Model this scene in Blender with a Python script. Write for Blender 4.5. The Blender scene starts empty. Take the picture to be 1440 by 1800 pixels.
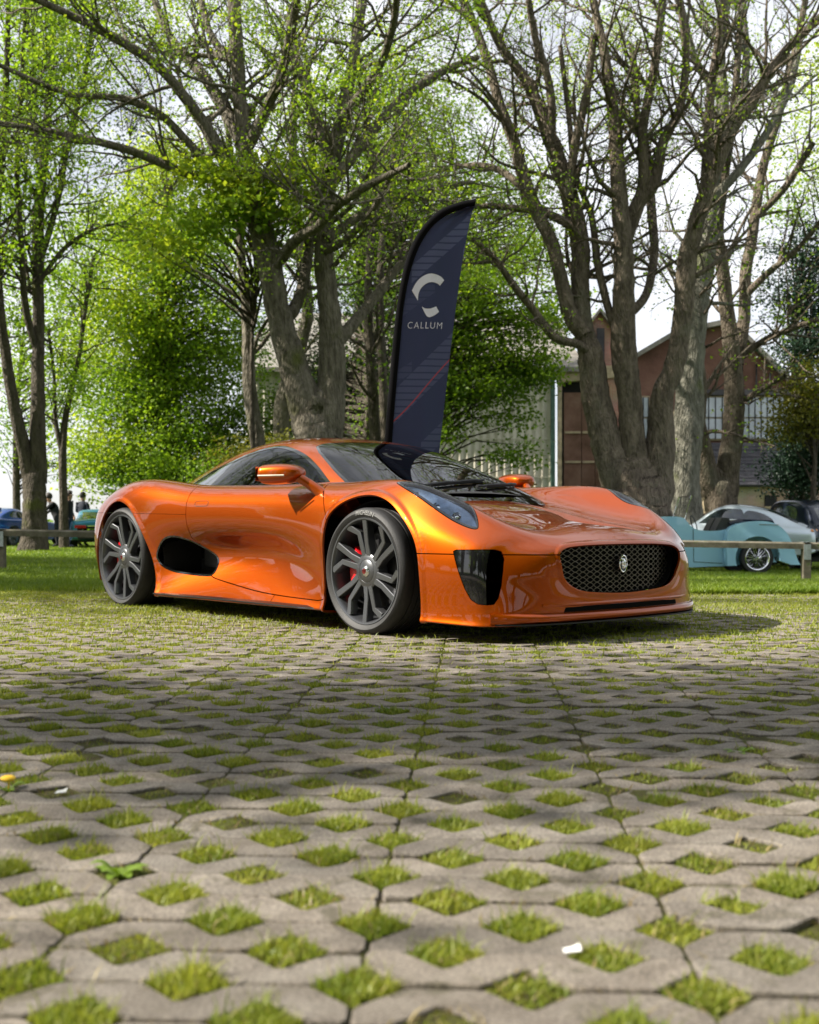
import bpy, bmesh, math, random
import numpy as np
from mathutils import Vector, Matrix, Euler

# ---------------------------------------------------------------- camera, sky, sun, exposure
scene = bpy.context.scene
COL = scene.collection
R = math.radians
CAM_H = 0.593
F_PX, CX, HY = 1960.0, 720.0, 920.0           # focal length and horizon in pixels of a 1440 x 1800 frame
cam_data = bpy.data.cameras.new('camera')
cam = bpy.data.objects.new('camera', cam_data)
COL.objects.link(cam)
cam.location = (0, 0, CAM_H)
cam.rotation_euler = (R(90), 0, 0)
cam_data.sensor_fit = 'HORIZONTAL'
cam_data.sensor_width = 36.0
cam_data.lens = 36.0 * F_PX / 1440.0
cam_data.shift_y = (HY - 900.0) / 1440.0
cam_data.clip_start = 0.05
cam_data.clip_end = 3000.0
cam_data.dof.use_dof = True
cam_data.dof.focus_distance = 5.7
cam_data.dof.aperture_fstop = 5.0
scene.camera = cam

SUN_EL, SUN_AZ = R(40), R(-97)                 # azimuth measured from +Y towards +X
sun_dir = Vector((math.sin(SUN_AZ) * math.cos(SUN_EL), math.cos(SUN_AZ) * math.cos(SUN_EL), math.sin(SUN_EL)))
world = bpy.data.worlds.new('World')
scene.world = world
world.use_nodes = True
wn, wl = world.node_tree.nodes, world.node_tree.links
wn.clear()
w_out = wn.new('ShaderNodeOutputWorld')
w_bg = wn.new('ShaderNodeBackground')
w_sky = wn.new('ShaderNodeTexSky')
w_sky.sky_type = 'NISHITA'
w_sky.sun_disc = False
w_sky.sun_elevation = SUN_EL
w_sky.sun_rotation = SUN_AZ
w_sky.air_density = 1.0
w_sky.dust_density = 0.7
w_bg.inputs['Strength'].default_value = 0.050
# broken white cloud over the blue sky
w_tc = wn.new('ShaderNodeTexCoord')
w_map = wn.new('ShaderNodeMapping')
w_map.inputs['Scale'].default_value = (1.0, 1.0, 2.6)
w_noise = wn.new('ShaderNodeTexNoise')
w_noise.inputs['Scale'].default_value = 2.3
w_noise.inputs['Detail'].default_value = 8
w_noise.inputs['Roughness'].default_value = 0.58
w_ramp = wn.new('ShaderNodeValToRGB')
w_ramp.color_ramp.elements[0].position = 0.36
w_ramp.color_ramp.elements[1].position = 0.62
w_ramp.color_ramp.elements[0].color = (.42, .42, .42, 1)
w_mix = wn.new('ShaderNodeMix')
w_mix.data_type = 'RGBA'
w_mix.inputs[7].default_value = (11.0, 11.2, 11.8, 1)
wl.new(w_tc.outputs['Generated'], w_map.inputs['Vector'])
wl.new(w_map.outputs['Vector'], w_noise.inputs['Vector'])
wl.new(w_noise.outputs['Fac'], w_ramp.inputs['Fac'])
wl.new(w_ramp.outputs['Color'], w_mix.inputs[0])
wl.new(w_sky.outputs['Color'], w_mix.inputs[6])
wl.new(w_mix.outputs[2], w_bg.inputs['Color'])
wl.new(w_bg.outputs['Background'], w_out.inputs['Surface'])

sun_data = bpy.data.lights.new('sun', 'SUN')
sun_data.energy = 5.0
sun_data.angle = R(0.53)
sun_data.color = (1.0, 0.93, 0.82)
sun = bpy.data.objects.new('sun', sun_data)
COL.objects.link(sun)
sun.rotation_euler = (-sun_dir).to_track_quat('-Z', 'Y').to_euler()
sun.location = (-20, 5, 20)

scene.view_settings.view_transform = 'Standard'
scene.view_settings.look = 'None'
scene.view_settings.gamma = 1.0
scene.view_settings.exposure = 1.20
scene.view_settings.use_curve_mapping = False
scene.cycles.max_bounces = 8
scene.cycles.transparent_max_bounces = 12
scene.cycles.use_denoising = True

# ---------------------------------------------------------------- helpers
def px(x, y, Y):
    """a point of the place seen at photo pixel (x, y), Y metres away along the view"""
    return Vector(((x - CX) / F_PX * Y, Y, CAM_H - (y - HY) / F_PX * Y))

def sstep(a, b, x):
    t = np.clip((np.asarray(x, float) - a) / (b - a), 0, 1)
    return t * t * (3 - 2 * t)

def terrain(x, y):
    """ground height: flat paving, lawn falling gently away behind"""
    fade = 1 - sstep(45, 95, y)
    xx = np.clip(np.asarray(x, float), -8, 16)
    return (sstep(9.5, 18, y) * (-0.19 - 0.019 * xx) - 0.13 * sstep(17, 26, y)) * fade - 0.35 * (1 - fade)

def tag(o, label=None, cat=None, group=None, kind=None):
    if label: o['label'] = label
    if cat: o['category'] = cat
    if group: o['group'] = group
    if kind: o['kind'] = kind
    return o

def link(o, parent=None):
    COL.objects.link(o)
    if parent is not None:
        o.parent = parent
    return o

def empty(name, loc=(0, 0, 0), rz=0.0):
    o = bpy.data.objects.new(name, None)
    o.empty_display_size = 0.2
    o.location = loc
    o.rotation_euler = (0, 0, rz)
    return link(o)

def mesh_np(name, V, Fc, mat=None, parent=None, smooth=True, link_it=True):
    """fast mesh from an array of verts and an (n,k) array (or list) of faces"""
    me = bpy.data.meshes.new(name)
    V = np.asarray(V, dtype=np.float32).reshape(-1, 3)
    if isinstance(Fc, np.ndarray) and Fc.ndim == 2:
        n, k = Fc.shape
        me.vertices.add(len(V)); me.vertices.foreach_set('co', V.ravel())
        me.loops.add(n * k); me.loops.foreach_set('vertex_index', Fc.astype(np.int32).ravel())
        me.polygons.add(n)
        me.polygons.foreach_set('loop_start', np.arange(0, n * k, k, dtype=np.int32))
        if smooth: me.polygons.foreach_set('use_smooth', np.ones(n, dtype=bool))
        me.update(calc_edges=True)
    else:
        me.from_pydata([tuple(map(float, v)) for v in V], [], [tuple(int(i) for i in f) for f in Fc])
        if smooth: me.polygons.foreach_set('use_smooth', np.ones(len(me.polygons), dtype=bool))
        me.update()
    if mat is not None:
        me.materials.append(mat)
    if not link_it:
        return me
    o = bpy.data.objects.new(name, me)
    return link(o, parent)

def bm_obj(name, bm, mat=None, parent=None, smooth=False, bevel=0.0, seg=2):
    if bevel > 0:
        es = [e for e in bm.edges if len(e.link_faces) == 2 and e.calc_face_angle(0) > 0.5]
        bmesh.ops.bevel(bm, geom=es, offset=bevel, segments=seg, profile=0.6, affect='EDGES', clamp_overlap=True)
    bmesh.ops.recalc_face_normals(bm, faces=bm.faces)
    me = bpy.data.meshes.new(name)
    bm.to_mesh(me); bm.free()
    if smooth:
        me.polygons.foreach_set('use_smooth', np.ones(len(me.polygons), dtype=bool))
        me.update()
    if mat is not None: me.materials.append(mat)
    o = bpy.data.objects.new(name, me)
    link(o, parent)
    if smooth:
        shade_angle(o.data, 40)
    return o

def shade_angle(me, deg):
    """sharp edges above an angle, smooth elsewhere"""
    bm = bmesh.new(); bm.from_mesh(me)
    a = R(deg)
    for e in bm.edges:
        e.smooth = not (len(e.link_faces) == 2 and e.calc_face_angle(0) > a)
    for f in bm.faces: f.smooth = True
    bm.to_mesh(me); bm.free()

def add_box(bm, c, s, rot=None):
    """box centred at c with full sizes s"""
    M = Matrix.Translation(c)
    if rot is not None: M = M @ Euler(rot).to_matrix().to_4x4()
    M = M @ Matrix.Diagonal((s[0], s[1], s[2], 1))
    return bmesh.ops.create_cube(bm, size=1.0, matrix=M)

def add_tube(bm, pts, rad, n=8, caps=True):
    """tube along points; rad a number or list"""
    pts = [Vector(p) for p in pts]
    rads = rad if isinstance(rad, (list, tuple)) else [rad] * len(pts)
    rings = []
    up = Vector((0, 0, 1))
    for i, p in enumerate(pts):
        d = (pts[min(i + 1, len(pts) - 1)] - pts[max(i - 1, 0)]).normalized()
        a = d.cross(up)
        if a.length < 1e-3: a = d.cross(Vector((1, 0, 0)))
        a.normalize(); b = a.cross(d).normalized()
        rings.append([bm.verts.new(p + (a * math.cos(t) + b * math.sin(t)) * rads[i]) for t in [2 * math.pi * k / n for k in range(n)]])
    for i in range(len(rings) - 1):
        for k in range(n):
            bm.faces.new((rings[i][k], rings[i][(k + 1) % n], rings[i + 1][(k + 1) % n], rings[i + 1][k]))
    if caps:
        bm.faces.new(list(reversed(rings[0]))); bm.faces.new(rings[-1])

def add_lathe(bm, prof, n=48, axis='w', closed=False, M=None):
    """spin profile [(r, a)] round the Y axis (a along Y)"""
    rings = []
    for r_, a in prof:
        ring = []
        for k in range(n):
            t = 2 * math.pi * k / n
            v = Vector((r_ * math.cos(t), a, r_ * math.sin(t)))
            if M is not None: v = M @ v
            ring.append(bm.verts.new(v))
        rings.append(ring)
    rng = range(len(rings)) if closed else range(len(rings) - 1)
    for i in rng:
        A, B = rings[i], rings[(i + 1) % len(rings)]
        for k in range(n):
            bm.faces.new((A[k], A[(k + 1) % n], B[(k + 1) % n], B[k]))
    return rings

def add_prism(bm, poly, y0, y1, M=None):
    """polygon [(x, z)] extruded from y0 to y1"""
    def mk(p, y):
        v = Vector((p[0], y, p[1]))
        return bm.verts.new(M @ v if M is not None else v)
    A = [mk(p, y0) for p in poly]; B = [mk(p, y1) for p in poly]
    n = len(poly)
    bm.faces.new(A); bm.faces.new(list(reversed(B)))
    for i in range(n):
        bm.faces.new((A[(i + 1) % n], A[i], B[i], B[(i + 1) % n]))

# ---------------------------------------------------------------- materials
MATS = {}
def new_mat(name):
    m = bpy.data.materials.new(name); m.use_nodes = True
    nt = m.node_tree; nt.nodes.clear()
    out = nt.nodes.new('ShaderNodeOutputMaterial')
    MATS[name] = m
    return m, nt.nodes, nt.links, out

def pbr(name, col, rough=0.5, metal=0.0, coat=0.0, spec=0.5, noise=None, bump=None, coat_rough=0.03, coords='Object'):
    """principled material; noise=(scale, amount[, colour2]) varies the colour, bump=(scale, strength)"""
    if name in MATS: return MATS[name]
    m, N, L, out = new_mat(name)
    b = N.new('ShaderNodeBsdfPrincipled')
    b.inputs['Base Color'].default_value = (*col, 1)
    b.inputs['Roughness'].default_value = rough
    b.inputs['Metallic'].default_value = metal
    b.inputs['Specular IOR Level'].default_value = spec
    b.inputs['Coat Weight'].default_value = coat
    b.inputs['Coat Roughness'].default_value = coat_rough
    L.new(b.outputs[0], out.inputs['Surface'])
    tc = N.new('ShaderNodeTexCoord')
    if noise:
        nz = N.new('ShaderNodeTexNoise'); nz.inputs['Scale'].default_value = noise[0]
        nz.inputs['Detail'].default_value = 6; nz.inputs['Roughness'].default_value = 0.6
        L.new(tc.outputs[coords], nz.inputs['Vector'])
        rp = N.new('ShaderNodeValToRGB')
        c2 = noise[2] if len(noise) > 2 else tuple(c * (1 - noise[1]) for c in col)
        c1 = col if len(noise) > 2 else tuple(min(1, c * (1 + noise[1] * .6)) for c in col)
        rp.color_ramp.elements[0].position = 0.32; rp.color_ramp.elements[1].position = 0.68
        rp.color_ramp.elements[0].color = (*c2, 1); rp.color_ramp.elements[1].color = (*c1, 1)
        L.new(nz.outputs['Fac'], rp.inputs['Fac']); L.new(rp.outputs['Color'], b.inputs['Base Color'])
    if bump:
        nb = N.new('ShaderNodeTexNoise'); nb.inputs['Scale'].default_value = bump[0]; nb.inputs['Detail'].default_value = 5
        L.new(tc.outputs[coords], nb.inputs['Vector'])
        bp = N.new('ShaderNodeBump'); bp.inputs['Strength'].default_value = bump[1]; bp.inputs['Distance'].default_value = 0.02
        L.new(nb.outputs['Fac'], bp.inputs['Height']); L.new(bp.outputs['Normal'], b.inputs['Normal'])
    return m

def glass_mat(name, tint, rough=0.0, ior=1.5, clear=0.6):
    """thin pane: tinted see-through with fresnel reflection"""
    if name in MATS: return MATS[name]
    m, N, L, out = new_mat(name)
    tr = N.new('ShaderNodeBsdfTransparent'); tr.inputs['Color'].default_value = (*[c * clear for c in tint], 1)
    gl = N.new('ShaderNodeBsdfGlossy'); gl.inputs['Roughness'].default_value = rough
    gl.inputs['Color'].default_value = (1, 1, 1, 1)
    fr = N.new('ShaderNodeFresnel'); fr.inputs['IOR'].default_value = ior
    mx = N.new('ShaderNodeMixShader')
    L.new(fr.outputs[0], mx.inputs[0]); L.new(tr.outputs[0], mx.inputs[1]); L.new(gl.outputs[0], mx.inputs[2])
    L.new(mx.outputs[0], out.inputs['Surface'])
    return m
# ---------------------------------------------------------------- ground, paving, grass
rng = np.random.default_rng(7)
random.seed(7)

def position_mat(name, cols, scale=1.0, rough=0.9, bump=None, attr=None, spec=0.2, extra=None, speck=False):
    """colour ramp over two octaves of noise in world position; attr multiplies by a mesh colour"""
    m, N, L, out = new_mat(name)
    b = N.new('ShaderNodeBsdfPrincipled'); b.inputs['Roughness'].default_value = rough
    b.inputs['Specular IOR Level'].default_value = spec
    geo = N.new('ShaderNodeNewGeometry')
    n1 = N.new('ShaderNodeTexNoise'); n1.inputs['Scale'].default_value = scale; n1.inputs['Detail'].default_value = 8; n1.inputs['Roughness'].default_value = 0.65
    L.new(geo.outputs['Position'], n1.inputs['Vector'])
    rp = N.new('ShaderNodeValToRGB')
    while len(rp.color_ramp.elements) < len(cols): rp.color_ramp.elements.new(0.5)
    for i, (p, c) in enumerate(cols):
        rp.color_ramp.elements[i].position = p; rp.color_ramp.elements[i].color = (*c, 1)
    L.new(n1.outputs['Fac'], rp.inputs['Fac'])
    col = rp.outputs['Color']
    if attr:
        at = N.new('ShaderNodeAttribute'); at.attribute_name = attr
        mx = N.new('ShaderNodeMix'); mx.data_type = 'RGBA'; mx.blend_type = 'MULTIPLY'; mx.inputs[0].default_value = 1
        L.new(col, mx.inputs[6]); L.new(at.outputs['Color'], mx.inputs[7]); col = mx.outputs[2]
    if extra:                       # (scale, threshold, colour): blotches such as lichen or stains
        n2 = N.new('ShaderNodeTexNoise'); n2.inputs['Scale'].default_value = extra[0]; n2.inputs['Detail'].default_value = 6
        L.new(geo.outputs['Position'], n2.inputs['Vector'])
        r2 = N.new('ShaderNodeValToRGB'); r2.color_ramp.elements[0].position = extra[1]; r2.color_ramp.elements[1].position = extra[1] + .1
        L.new(n2.outputs['Fac'], r2.inputs['Fac'])
        m2 = N.new('ShaderNodeMix'); m2.data_type = 'RGBA'; m2.inputs[7].default_value = (*extra[2], 1)
        L.new(r2.outputs['Color'], m2.inputs[0]); L.new(col, m2.inputs[6]); col = m2.outputs[2]
    if speck:                       # exposed aggregate: pale and dark grains
        n3 = N.new('ShaderNodeTexNoise'); n3.inputs['Scale'].default_value = 210; n3.inputs['Detail'].default_value = 3
        L.new(geo.outputs['Position'], n3.inputs['Vector'])
        r3 = N.new('ShaderNodeValToRGB'); r3.color_ramp.elements[0].position = .34; r3.color_ramp.elements[1].position = .68
        r3.color_ramp.elements[0].color = (.52, .52, .52, 1); r3.color_ramp.elements[1].color = (1.35, 1.33, 1.3, 1)
        L.new(n3.outputs['Fac'], r3.inputs['Fac'])
        m3 = N.new('ShaderNodeMix'); m3.data_type = 'RGBA'; m3.blend_type = 'MULTIPLY'; m3.inputs[0].default_value = 1
        L.new(col, m3.inputs[6]); L.new(r3.outputs['Color'], m3.inputs[7]); col = m3.outputs[2]
    L.new(col, b.inputs['Base Color'])
    if bump:
        nb = N.new('ShaderNodeTexNoise'); nb.inputs['Scale'].default_value = bump[0]; nb.inputs['Detail'].default_value = 8; nb.inputs['Roughness'].default_value = .7
        L.new(geo.outputs['Position'], nb.inputs['Vector'])
        bp = N.new('ShaderNodeBump'); bp.inputs['Strength'].default_value = bump[1]; bp.inputs['Distance'].default_value = bump[2]
        L.new(nb.outputs['Fac'], bp.inputs['Height']); L.new(bp.outputs['Normal'], b.inputs['Normal'])
    L.new(b.outputs[0], out.inputs['Surface'])
    return m

def leaf_mat(name, c1, c2, trans, scale=3.0, rough=0.45, tw=0.45, hue_attr=None):
    """thin leaf: diffuse and light coming through, colour varied by position and per leaf"""
    m, N, L, out = new_mat(name)
    geo = N.new('ShaderNodeNewGeometry')
    nz = N.new('ShaderNodeTexNoise'); nz.inputs['Scale'].default_value = scale; nz.inputs['Detail'].default_value = 4
    L.new(geo.outputs['Position'], nz.inputs['Vector'])
    mxf = N.new('ShaderNodeMath'); mxf.operation = 'MULTIPLY_ADD'; mxf.inputs[1].default_value = 0.55
    L.new(geo.outputs['Random Per Island'], mxf.inputs[0]); 
    sub = N.new('ShaderNodeMath'); sub.operation = 'MULTIPLY_ADD'; sub.inputs[1].default_value = 1.6; sub.inputs[2].default_value = -0.55
    L.new(nz.outputs['Fac'], sub.inputs[0]); L.new(sub.outputs[0], mxf.inputs[2])
    mx = N.new('ShaderNodeMix'); mx.data_type = 'RGBA'; mx.clamp_factor = True
    mx.inputs[6].default_value = (*c1, 1); mx.inputs[7].default_value = (*c2, 1)
    L.new(mxf.outputs[0], mx.inputs[0])
    d = N.new('ShaderNodeBsdfPrincipled'); d.inputs['Roughness'].default_value = rough; d.inputs['Specular IOR Level'].default_value = 0.3
    L.new(mx.outputs[2], d.inputs['Base Color'])
    t = N.new('ShaderNodeBsdfTranslucent')
    mt = N.new('ShaderNodeMix'); mt.data_type = 'RGBA'; mt.blend_type = 'MULTIPLY'; mt.inputs[0].default_value = 1
    mt.inputs[7].default_value = (*trans, 1)
    L.new(mx.outputs[2], mt.inputs[6]); L.new(mt.outputs[2], t.inputs['Color'])
    ms = N.new('ShaderNodeMixShader'); ms.inputs[0].default_value = tw
    L.new(d.outputs[0], ms.inputs[1]); L.new(t.outputs[0], ms.inputs[2]); L.new(ms.outputs[0], out.inputs['Surface'])
    return m

M_SOIL = position_mat('mossy_soil', [(.30, (.060, .042, .026)), (.46, (.085, .080, .026)), (.60, (.13, .145, .030)), (.74, (.20, .19, .05))], scale=11, bump=(140, 1.0, .02))
M_LAWN = position_mat('lawn_turf', [(.30, (.045, .085, .012)), (.52, (.075, .125, .018)), (.72, (.12, .155, .028))], scale=2.2, bump=(40, 1.0, .05))
M_CONC = position_mat('paver_concrete', [(.30, (.150, .130, .110)), (.5, (.215, .190, .163)), (.70, (.275, .248, .215))], scale=9, rough=.88, bump=(300, .7, .006), attr='tone', extra=(11, .57, (.125, .112, .085)), speck=True)
M_PATH = position_mat('asphalt_path', [(.3, (.10, .10, .105)), (.7, (.16, .16, .165))], scale=8, bump=(200, .4, .01))
M_GRASS = leaf_mat('grass_blades', (.100, .165, .016), (.36, .37, .065), (1.3, 1.3, .7), scale=5.5, tw=.4)
M_GRASS_DRY = leaf_mat('lawn_blades', (.095, .180, .016), (.25, .31, .04), (1.3, 1.35, .7), scale=.9, tw=.4)

LAT_A = R(3.4)
ca, sa = math.cos(LAT_A), math.sin(LAT_A)
LO = np.array([-0.067, 1.429])
def lat(a, b):            # lattice coordinates -> ground
    return LO[0] + a * ca + b * sa, LO[1] - a * sa + b * ca
PITCH, V_, HW, HD = .22, .11, .058, .0585
PAVE_B0, PAVE_B1, PAVE_A = -2.2, 8.1, 5.5         # extent of the paving in lattice metres

# one ground sheet out to the horizon; lowered under the paving
xs = np.unique(np.concatenate([np.linspace(-900, -60, 12), np.linspace(-60, -8, 27), np.linspace(-8, 8, 65), np.linspace(8, 60, 27), np.linspace(60, 900, 12)]))
ys = np.unique(np.concatenate([np.linspace(-600, -20, 10), np.linspace(-20, 0, 15), np.linspace(0, 30, 121), np.linspace(30, 90, 40), np.linspace(90, 1500, 16)]))
GX, GY = np.meshgrid(xs, ys)
GZ = terrain(GX, GY)
bl = (GX - LO[0]) * sa + (GY - LO[1]) * ca; al = (GX - LO[0]) * ca - (GY - LO[1]) * sa
inside = (bl > PAVE_B0) & (bl < PAVE_B1 + .05) & (np.abs(al) < PAVE_A)
GZ = np.where(inside, -.050, GZ)
idx = np.arange(GX.size).reshape(GX.shape)
Fg = np.stack([idx[:-1, :-1], idx[:-1, 1:], idx[1:, 1:], idx[1:, :-1]], -1).reshape(-1, 4)
ground = mesh_np('lawn', np.stack([GX, GY, GZ], -1), Fg, M_LAWN)
tag(ground, 'mown green lawn around the paving and under the trees', kind='structure')

soil = mesh_np('soil_bed', [(*lat(a, b), -.0055) for a, b in ((-PAVE_A, PAVE_B0), (PAVE_A, PAVE_B0), (PAVE_A, PAVE_B1), (-PAVE_A, PAVE_B1))], [(0, 1, 2, 3)], M_SOIL)
tag(soil, 'mossy soil between the paving blocks', kind='structure')

# grass-paver blocks: a wavy strip two cells long, half diamonds notched out of both long sides
def block_outline(odd):
    g = .0028
    p = [(g, HD + g), (HW + g * .5, g), (PITCH - HW - g * .5, g), (PITCH, HD + g), (PITCH + HW + g * .5, g), (2 * PITCH - HW - g * .5, g), (2 * PITCH - g, HD + g), (2 * PITCH - g, V_ - g),
         (1.5 * PITCH + HW + g * .5, V_ - g), (1.5 * PITCH, V_ - HD - g), (1.5 * PITCH - HW - g * .5, V_ - g), (.5 * PITCH + HW + g * .5, V_ - g), (.5 * PITCH, V_ - HD - g), (.5 * PITCH - HW - g * .5, V_ - g), (g, V_ - g)]
    if odd: p = [(x, V_ - y) for x, y in p][::-1]
    return np.array(p)
def block_arrays(odd, seed):
    rs = np.random.default_rng(seed)
    o = block_outline(odd); n = len(o)
    # round the notch corners a little by inserting midpoints pulled outwards
    q = []
    for i in range(n):
        p0, p1, p2 = o[i - 1], o[i], o[(i + 1) % n]
        e1 = p0 - p1; e2 = p2 - p1
        q.append(p1 + e1 / np.linalg.norm(e1) * .006); q.append(p1 + e2 / np.linalg.norm(e2) * .006)
    o = np.array(q) + rs.normal(0, .0006, (2 * n, 2)); n = len(o)
    prev, nxt = np.roll(o, 1, 0), np.roll(o, -1, 0)
    t = nxt - prev; t /= np.linalg.norm(t, axis=1, keepdims=True)
    inn = o + np.stack([-t[:, 1], t[:, 0]], -1) * .0022
    ctr = [PITCH, V_ / 2]
    top = np.c_[inn - ctr, rs.normal(0, .0005, n)]; edge = np.c_[o - ctr, np.full(n, -.0025)]; bot = np.c_[o - ctr, np.full(n, -.05)]
    V = np.concatenate([top, edge, bot])
    k = np.arange(n); k2 = (k + 1) % n
    quads = np.concatenate([np.stack([k + n, k2 + n, k2, k], -1), np.stack([k + 2 * n, k2 + 2 * n, k2 + n, k + n], -1)])
    return V, quads, n
ROT = np.array([[ca, sa], [-sa, ca]])
variants = {}
for odd in (0, 1):
    for s in range(4):
        variants[(odd, s)] = block_arrays(odd, 10 * odd + s)
blocks = []
for k in range(int(PAVE_B0 / V_), int(PAVE_B1 / V_)):
    for i in range(-13, 13):
        a0 = i * 2 * PITCH; b0 = k * V_
        x, y = lat(a0 + PITCH, b0 + V_ / 2)
        blocks.append((k % 2, x, y))
paving = empty('paving', (0, 0, 0)); tag(paving, 'grey concrete grass-grid paving with diamond openings', kind='structure')
vis = sorted([b for b in blocks if b[2] > 1.0 and abs(b[1]) < .385 * b[2] + .24], key=lambda b: b[2])
single = set(id(b) for b in vis[:300])
tone_of = lambda: float(np.clip(rng.normal(1.0, .09), .78, 1.22))
meshes = {}
for key, (V, Q, n) in variants.items():
    for tn in range(2):
        me = bpy.data.meshes.new('paving_block')
        me.from_pydata([tuple(v) for v in V], [], [tuple(range(n))] + [tuple(q) for q in Q])
        ca_ = me.color_attributes.new('tone', 'FLOAT_COLOR', 'POINT')
        t = tone_of(); w_ = rng.normal(0, .015)
        ca_.data.foreach_set('color', np.tile([t * (1 + w_), t, t * (1 - w_), 1], len(V)).astype(np.float32))
        me.materials.append(M_CONC); meshes[key + (tn,)] = me
AV, AF, AN, AT, off = [], [], [], [], 0
for b in blocks:
    odd, x, y = b
    s = int(rng.integers(4)); z = rng.normal(0, .0022); tx, ty = rng.normal(0, .008), rng.normal(0, .012)
    if id(b) in single:
        o = bpy.data.objects.new('paving_block', meshes[(odd, s, int(rng.integers(2)))])
        link(o, paving); o.location = (x, y, z); o.rotation_euler = (ty, tx, -LAT_A + rng.normal(0, .004))
    else:
        V, Q, n = variants[(odd, s)]
        xy = V[:, :2] @ ROT.T
        zz = V[:, 2] + z + V[:, 0] * -tx + V[:, 1] * ty
        AV.append(np.c_[xy[:, 0] + x, xy[:, 1] + y, zz]); t = tone_of()
        AT.append(np.tile([t, t, t, 1], (len(V), 1)))
        top = np.arange(n)
        # top as a fan strip of quads between the two long sides
        AF += [tuple(top + off)] + [tuple(q) for q in (Q + off)]
        off += len(V)
far = mesh_np('paving_blocks', np.concatenate(AV), AF, M_CONC, paving, smooth=False)
far['kind'] = 'stuff'
at = far.data.color_attributes.new('tone', 'FLOAT_COLOR', 'POINT')
at.data.foreach_set('color', np.concatenate(AT).astype(np.float32).ravel())

def blades(P, H, W, lean, seg2=True):
    """grass blades rooted at P (n,3): each a bent quad with a tip"""
    n = len(P); az = rng.uniform(0, 2 * np.pi, n); d = np.stack([np.cos(az), np.sin(az), np.zeros(n)], -1)
    fa = rng.uniform(0, 2 * np.pi, n); s = np.stack([np.cos(fa), np.sin(fa), np.zeros(n)], -1) * (W / 2)[:, None]
    ln = (lean * H)[:, None]
    mid = P + d * ln * .35 + np.stack([np.zeros(n), np.zeros(n), H * .6], -1)
    tip = P + d * ln + np.stack([np.zeros(n), np.zeros(n), H], -1)
    V = np.stack([P - s, P + s, mid + s * .8, mid - s * .8, tip], 1).reshape(-1, 3)
    k = np.arange(n)[:, None] * 5
    tri = np.concatenate([k + [0, 1, 2], k + [0, 2, 3], k + [3, 2, 4]])
    return V, tri
GV, GF, go = [], [], 0
def add_blades(*a):
    global go
    V, t = blades(*a); GV.append(V); GF.append(t + go); go += len(V)
for k in range(-3, int(PAVE_B1 / V_) + 1):
    for i in range(-22, 24):
        a, b = (i + .5 * (k % 2)) * PITCH, k * V_
        x, y = lat(a, b)
        if y < .95 or abs(x) > .40 * y + .45: continue
        lush = np.clip(rng.normal(.9, .42), .10, 1.7) * (0.75 + .35 * math.sin(x * 1.7 + y * .9))
        if rng.random() < .07: lush = .06
        n = int((620 if y < 2.4 else 330 if y < 4.2 else 150 if y < 6.5 else 110) * max(.1, lush))
        t = rng.uniform(-1, 1, (n, 2)); u = (t[:, 0] + t[:, 1]) / 2; v = (t[:, 0] - t[:, 1]) / 2
        spread = 1.0 + .10 * (y > 4.5) + .25 * sstep(5.5, 9, y)
        pa, pb = a + u * HW * spread, b + v * HD * spread
        X, Y = lat(pa, pb)
        P = np.stack([X, Y, np.full(n, -.008)], -1)
        wide = rng.random(n) < .35
        H = np.where(wide, rng.uniform(.004, .014, n), rng.uniform(.007, .022, n) + .020 * (rng.random(n) < .05)) * (.6 + .4 * min(1.2, lush))
        W = np.where(wide, rng.uniform(.004, .008, n), rng.uniform(.0016, .0032, n)) * (1 if y < 3.5 else 1.7)
        add_blades(P, H, W, rng.uniform(.2, 1.1, n))
# thin turf creeping over the far blocks and into the joints
n = 120000
yy = 4.5 + (9.7 - 4.5) * rng.random(n) ** .55
keep = rng.random(n) < sstep(4.3, 9.0, yy) * .85 + .10
yy = yy[keep]; xx = rng.uniform(-1, 1, len(yy)) * (.39 * yy + .3)
patch = np.sin(xx * 2.1 + np.sin(yy * 1.3) * 2) * np.cos(yy * 2.6 + xx * .7)
k_ = patch > rng.uniform(-1.5, .8, len(xx)); xx, yy = xx[k_], yy[k_]
n = len(xx)
add_blades(np.stack([xx, yy, np.full(n, -.004)], -1), rng.uniform(.012, .032, n), rng.uniform(.004, .007, n), rng.uniform(.3, 1.3, n))
cell_grass = mesh_np('paving_grass', np.concatenate(GV), np.concatenate(GF), M_GRASS, smooth=False)
tag(cell_grass, 'short grass and moss growing in the diamond openings of the paving', 'grass', kind='stuff')

dead_n = 26000
yy = 1.0 + 8.5 * rng.random(dead_n) ** 1.3; xx = rng.uniform(-1, 1, dead_n) * (.40 * yy + .3)
aa = (xx - LO[0]) * ca - (yy - LO[1]) * sa; bb = (xx - LO[0]) * sa + (yy - LO[1]) * ca
kk = np.round(bb / V_); du = np.abs(((aa / PITCH - .5 * (kk % 2)) + .5) % 1 - .5) * PITCH / HW + np.abs(bb - kk * V_) / HD
okd = (du < 1.18) | (np.abs(bb - kk * V_) < .004); xx, yy = xx[okd], yy[okd]; n = len(xx)
V, t = blades(np.stack([xx, yy, np.full(n, -.005)], -1), rng.uniform(.005, .020, n), rng.uniform(.0015, .004, n), rng.uniform(.4, 2.2, n))
M_STRAW = leaf_mat('straw', (.15, .105, .04), (.34, .28, .12), (1.1, 1.0, .7), scale=6, tw=.2)
st = mesh_np('straw', V, t, M_STRAW, smooth=False); tag(st, 'dry straw coloured grass scattered along the paving joints', 'grass', kind='stuff')

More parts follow.
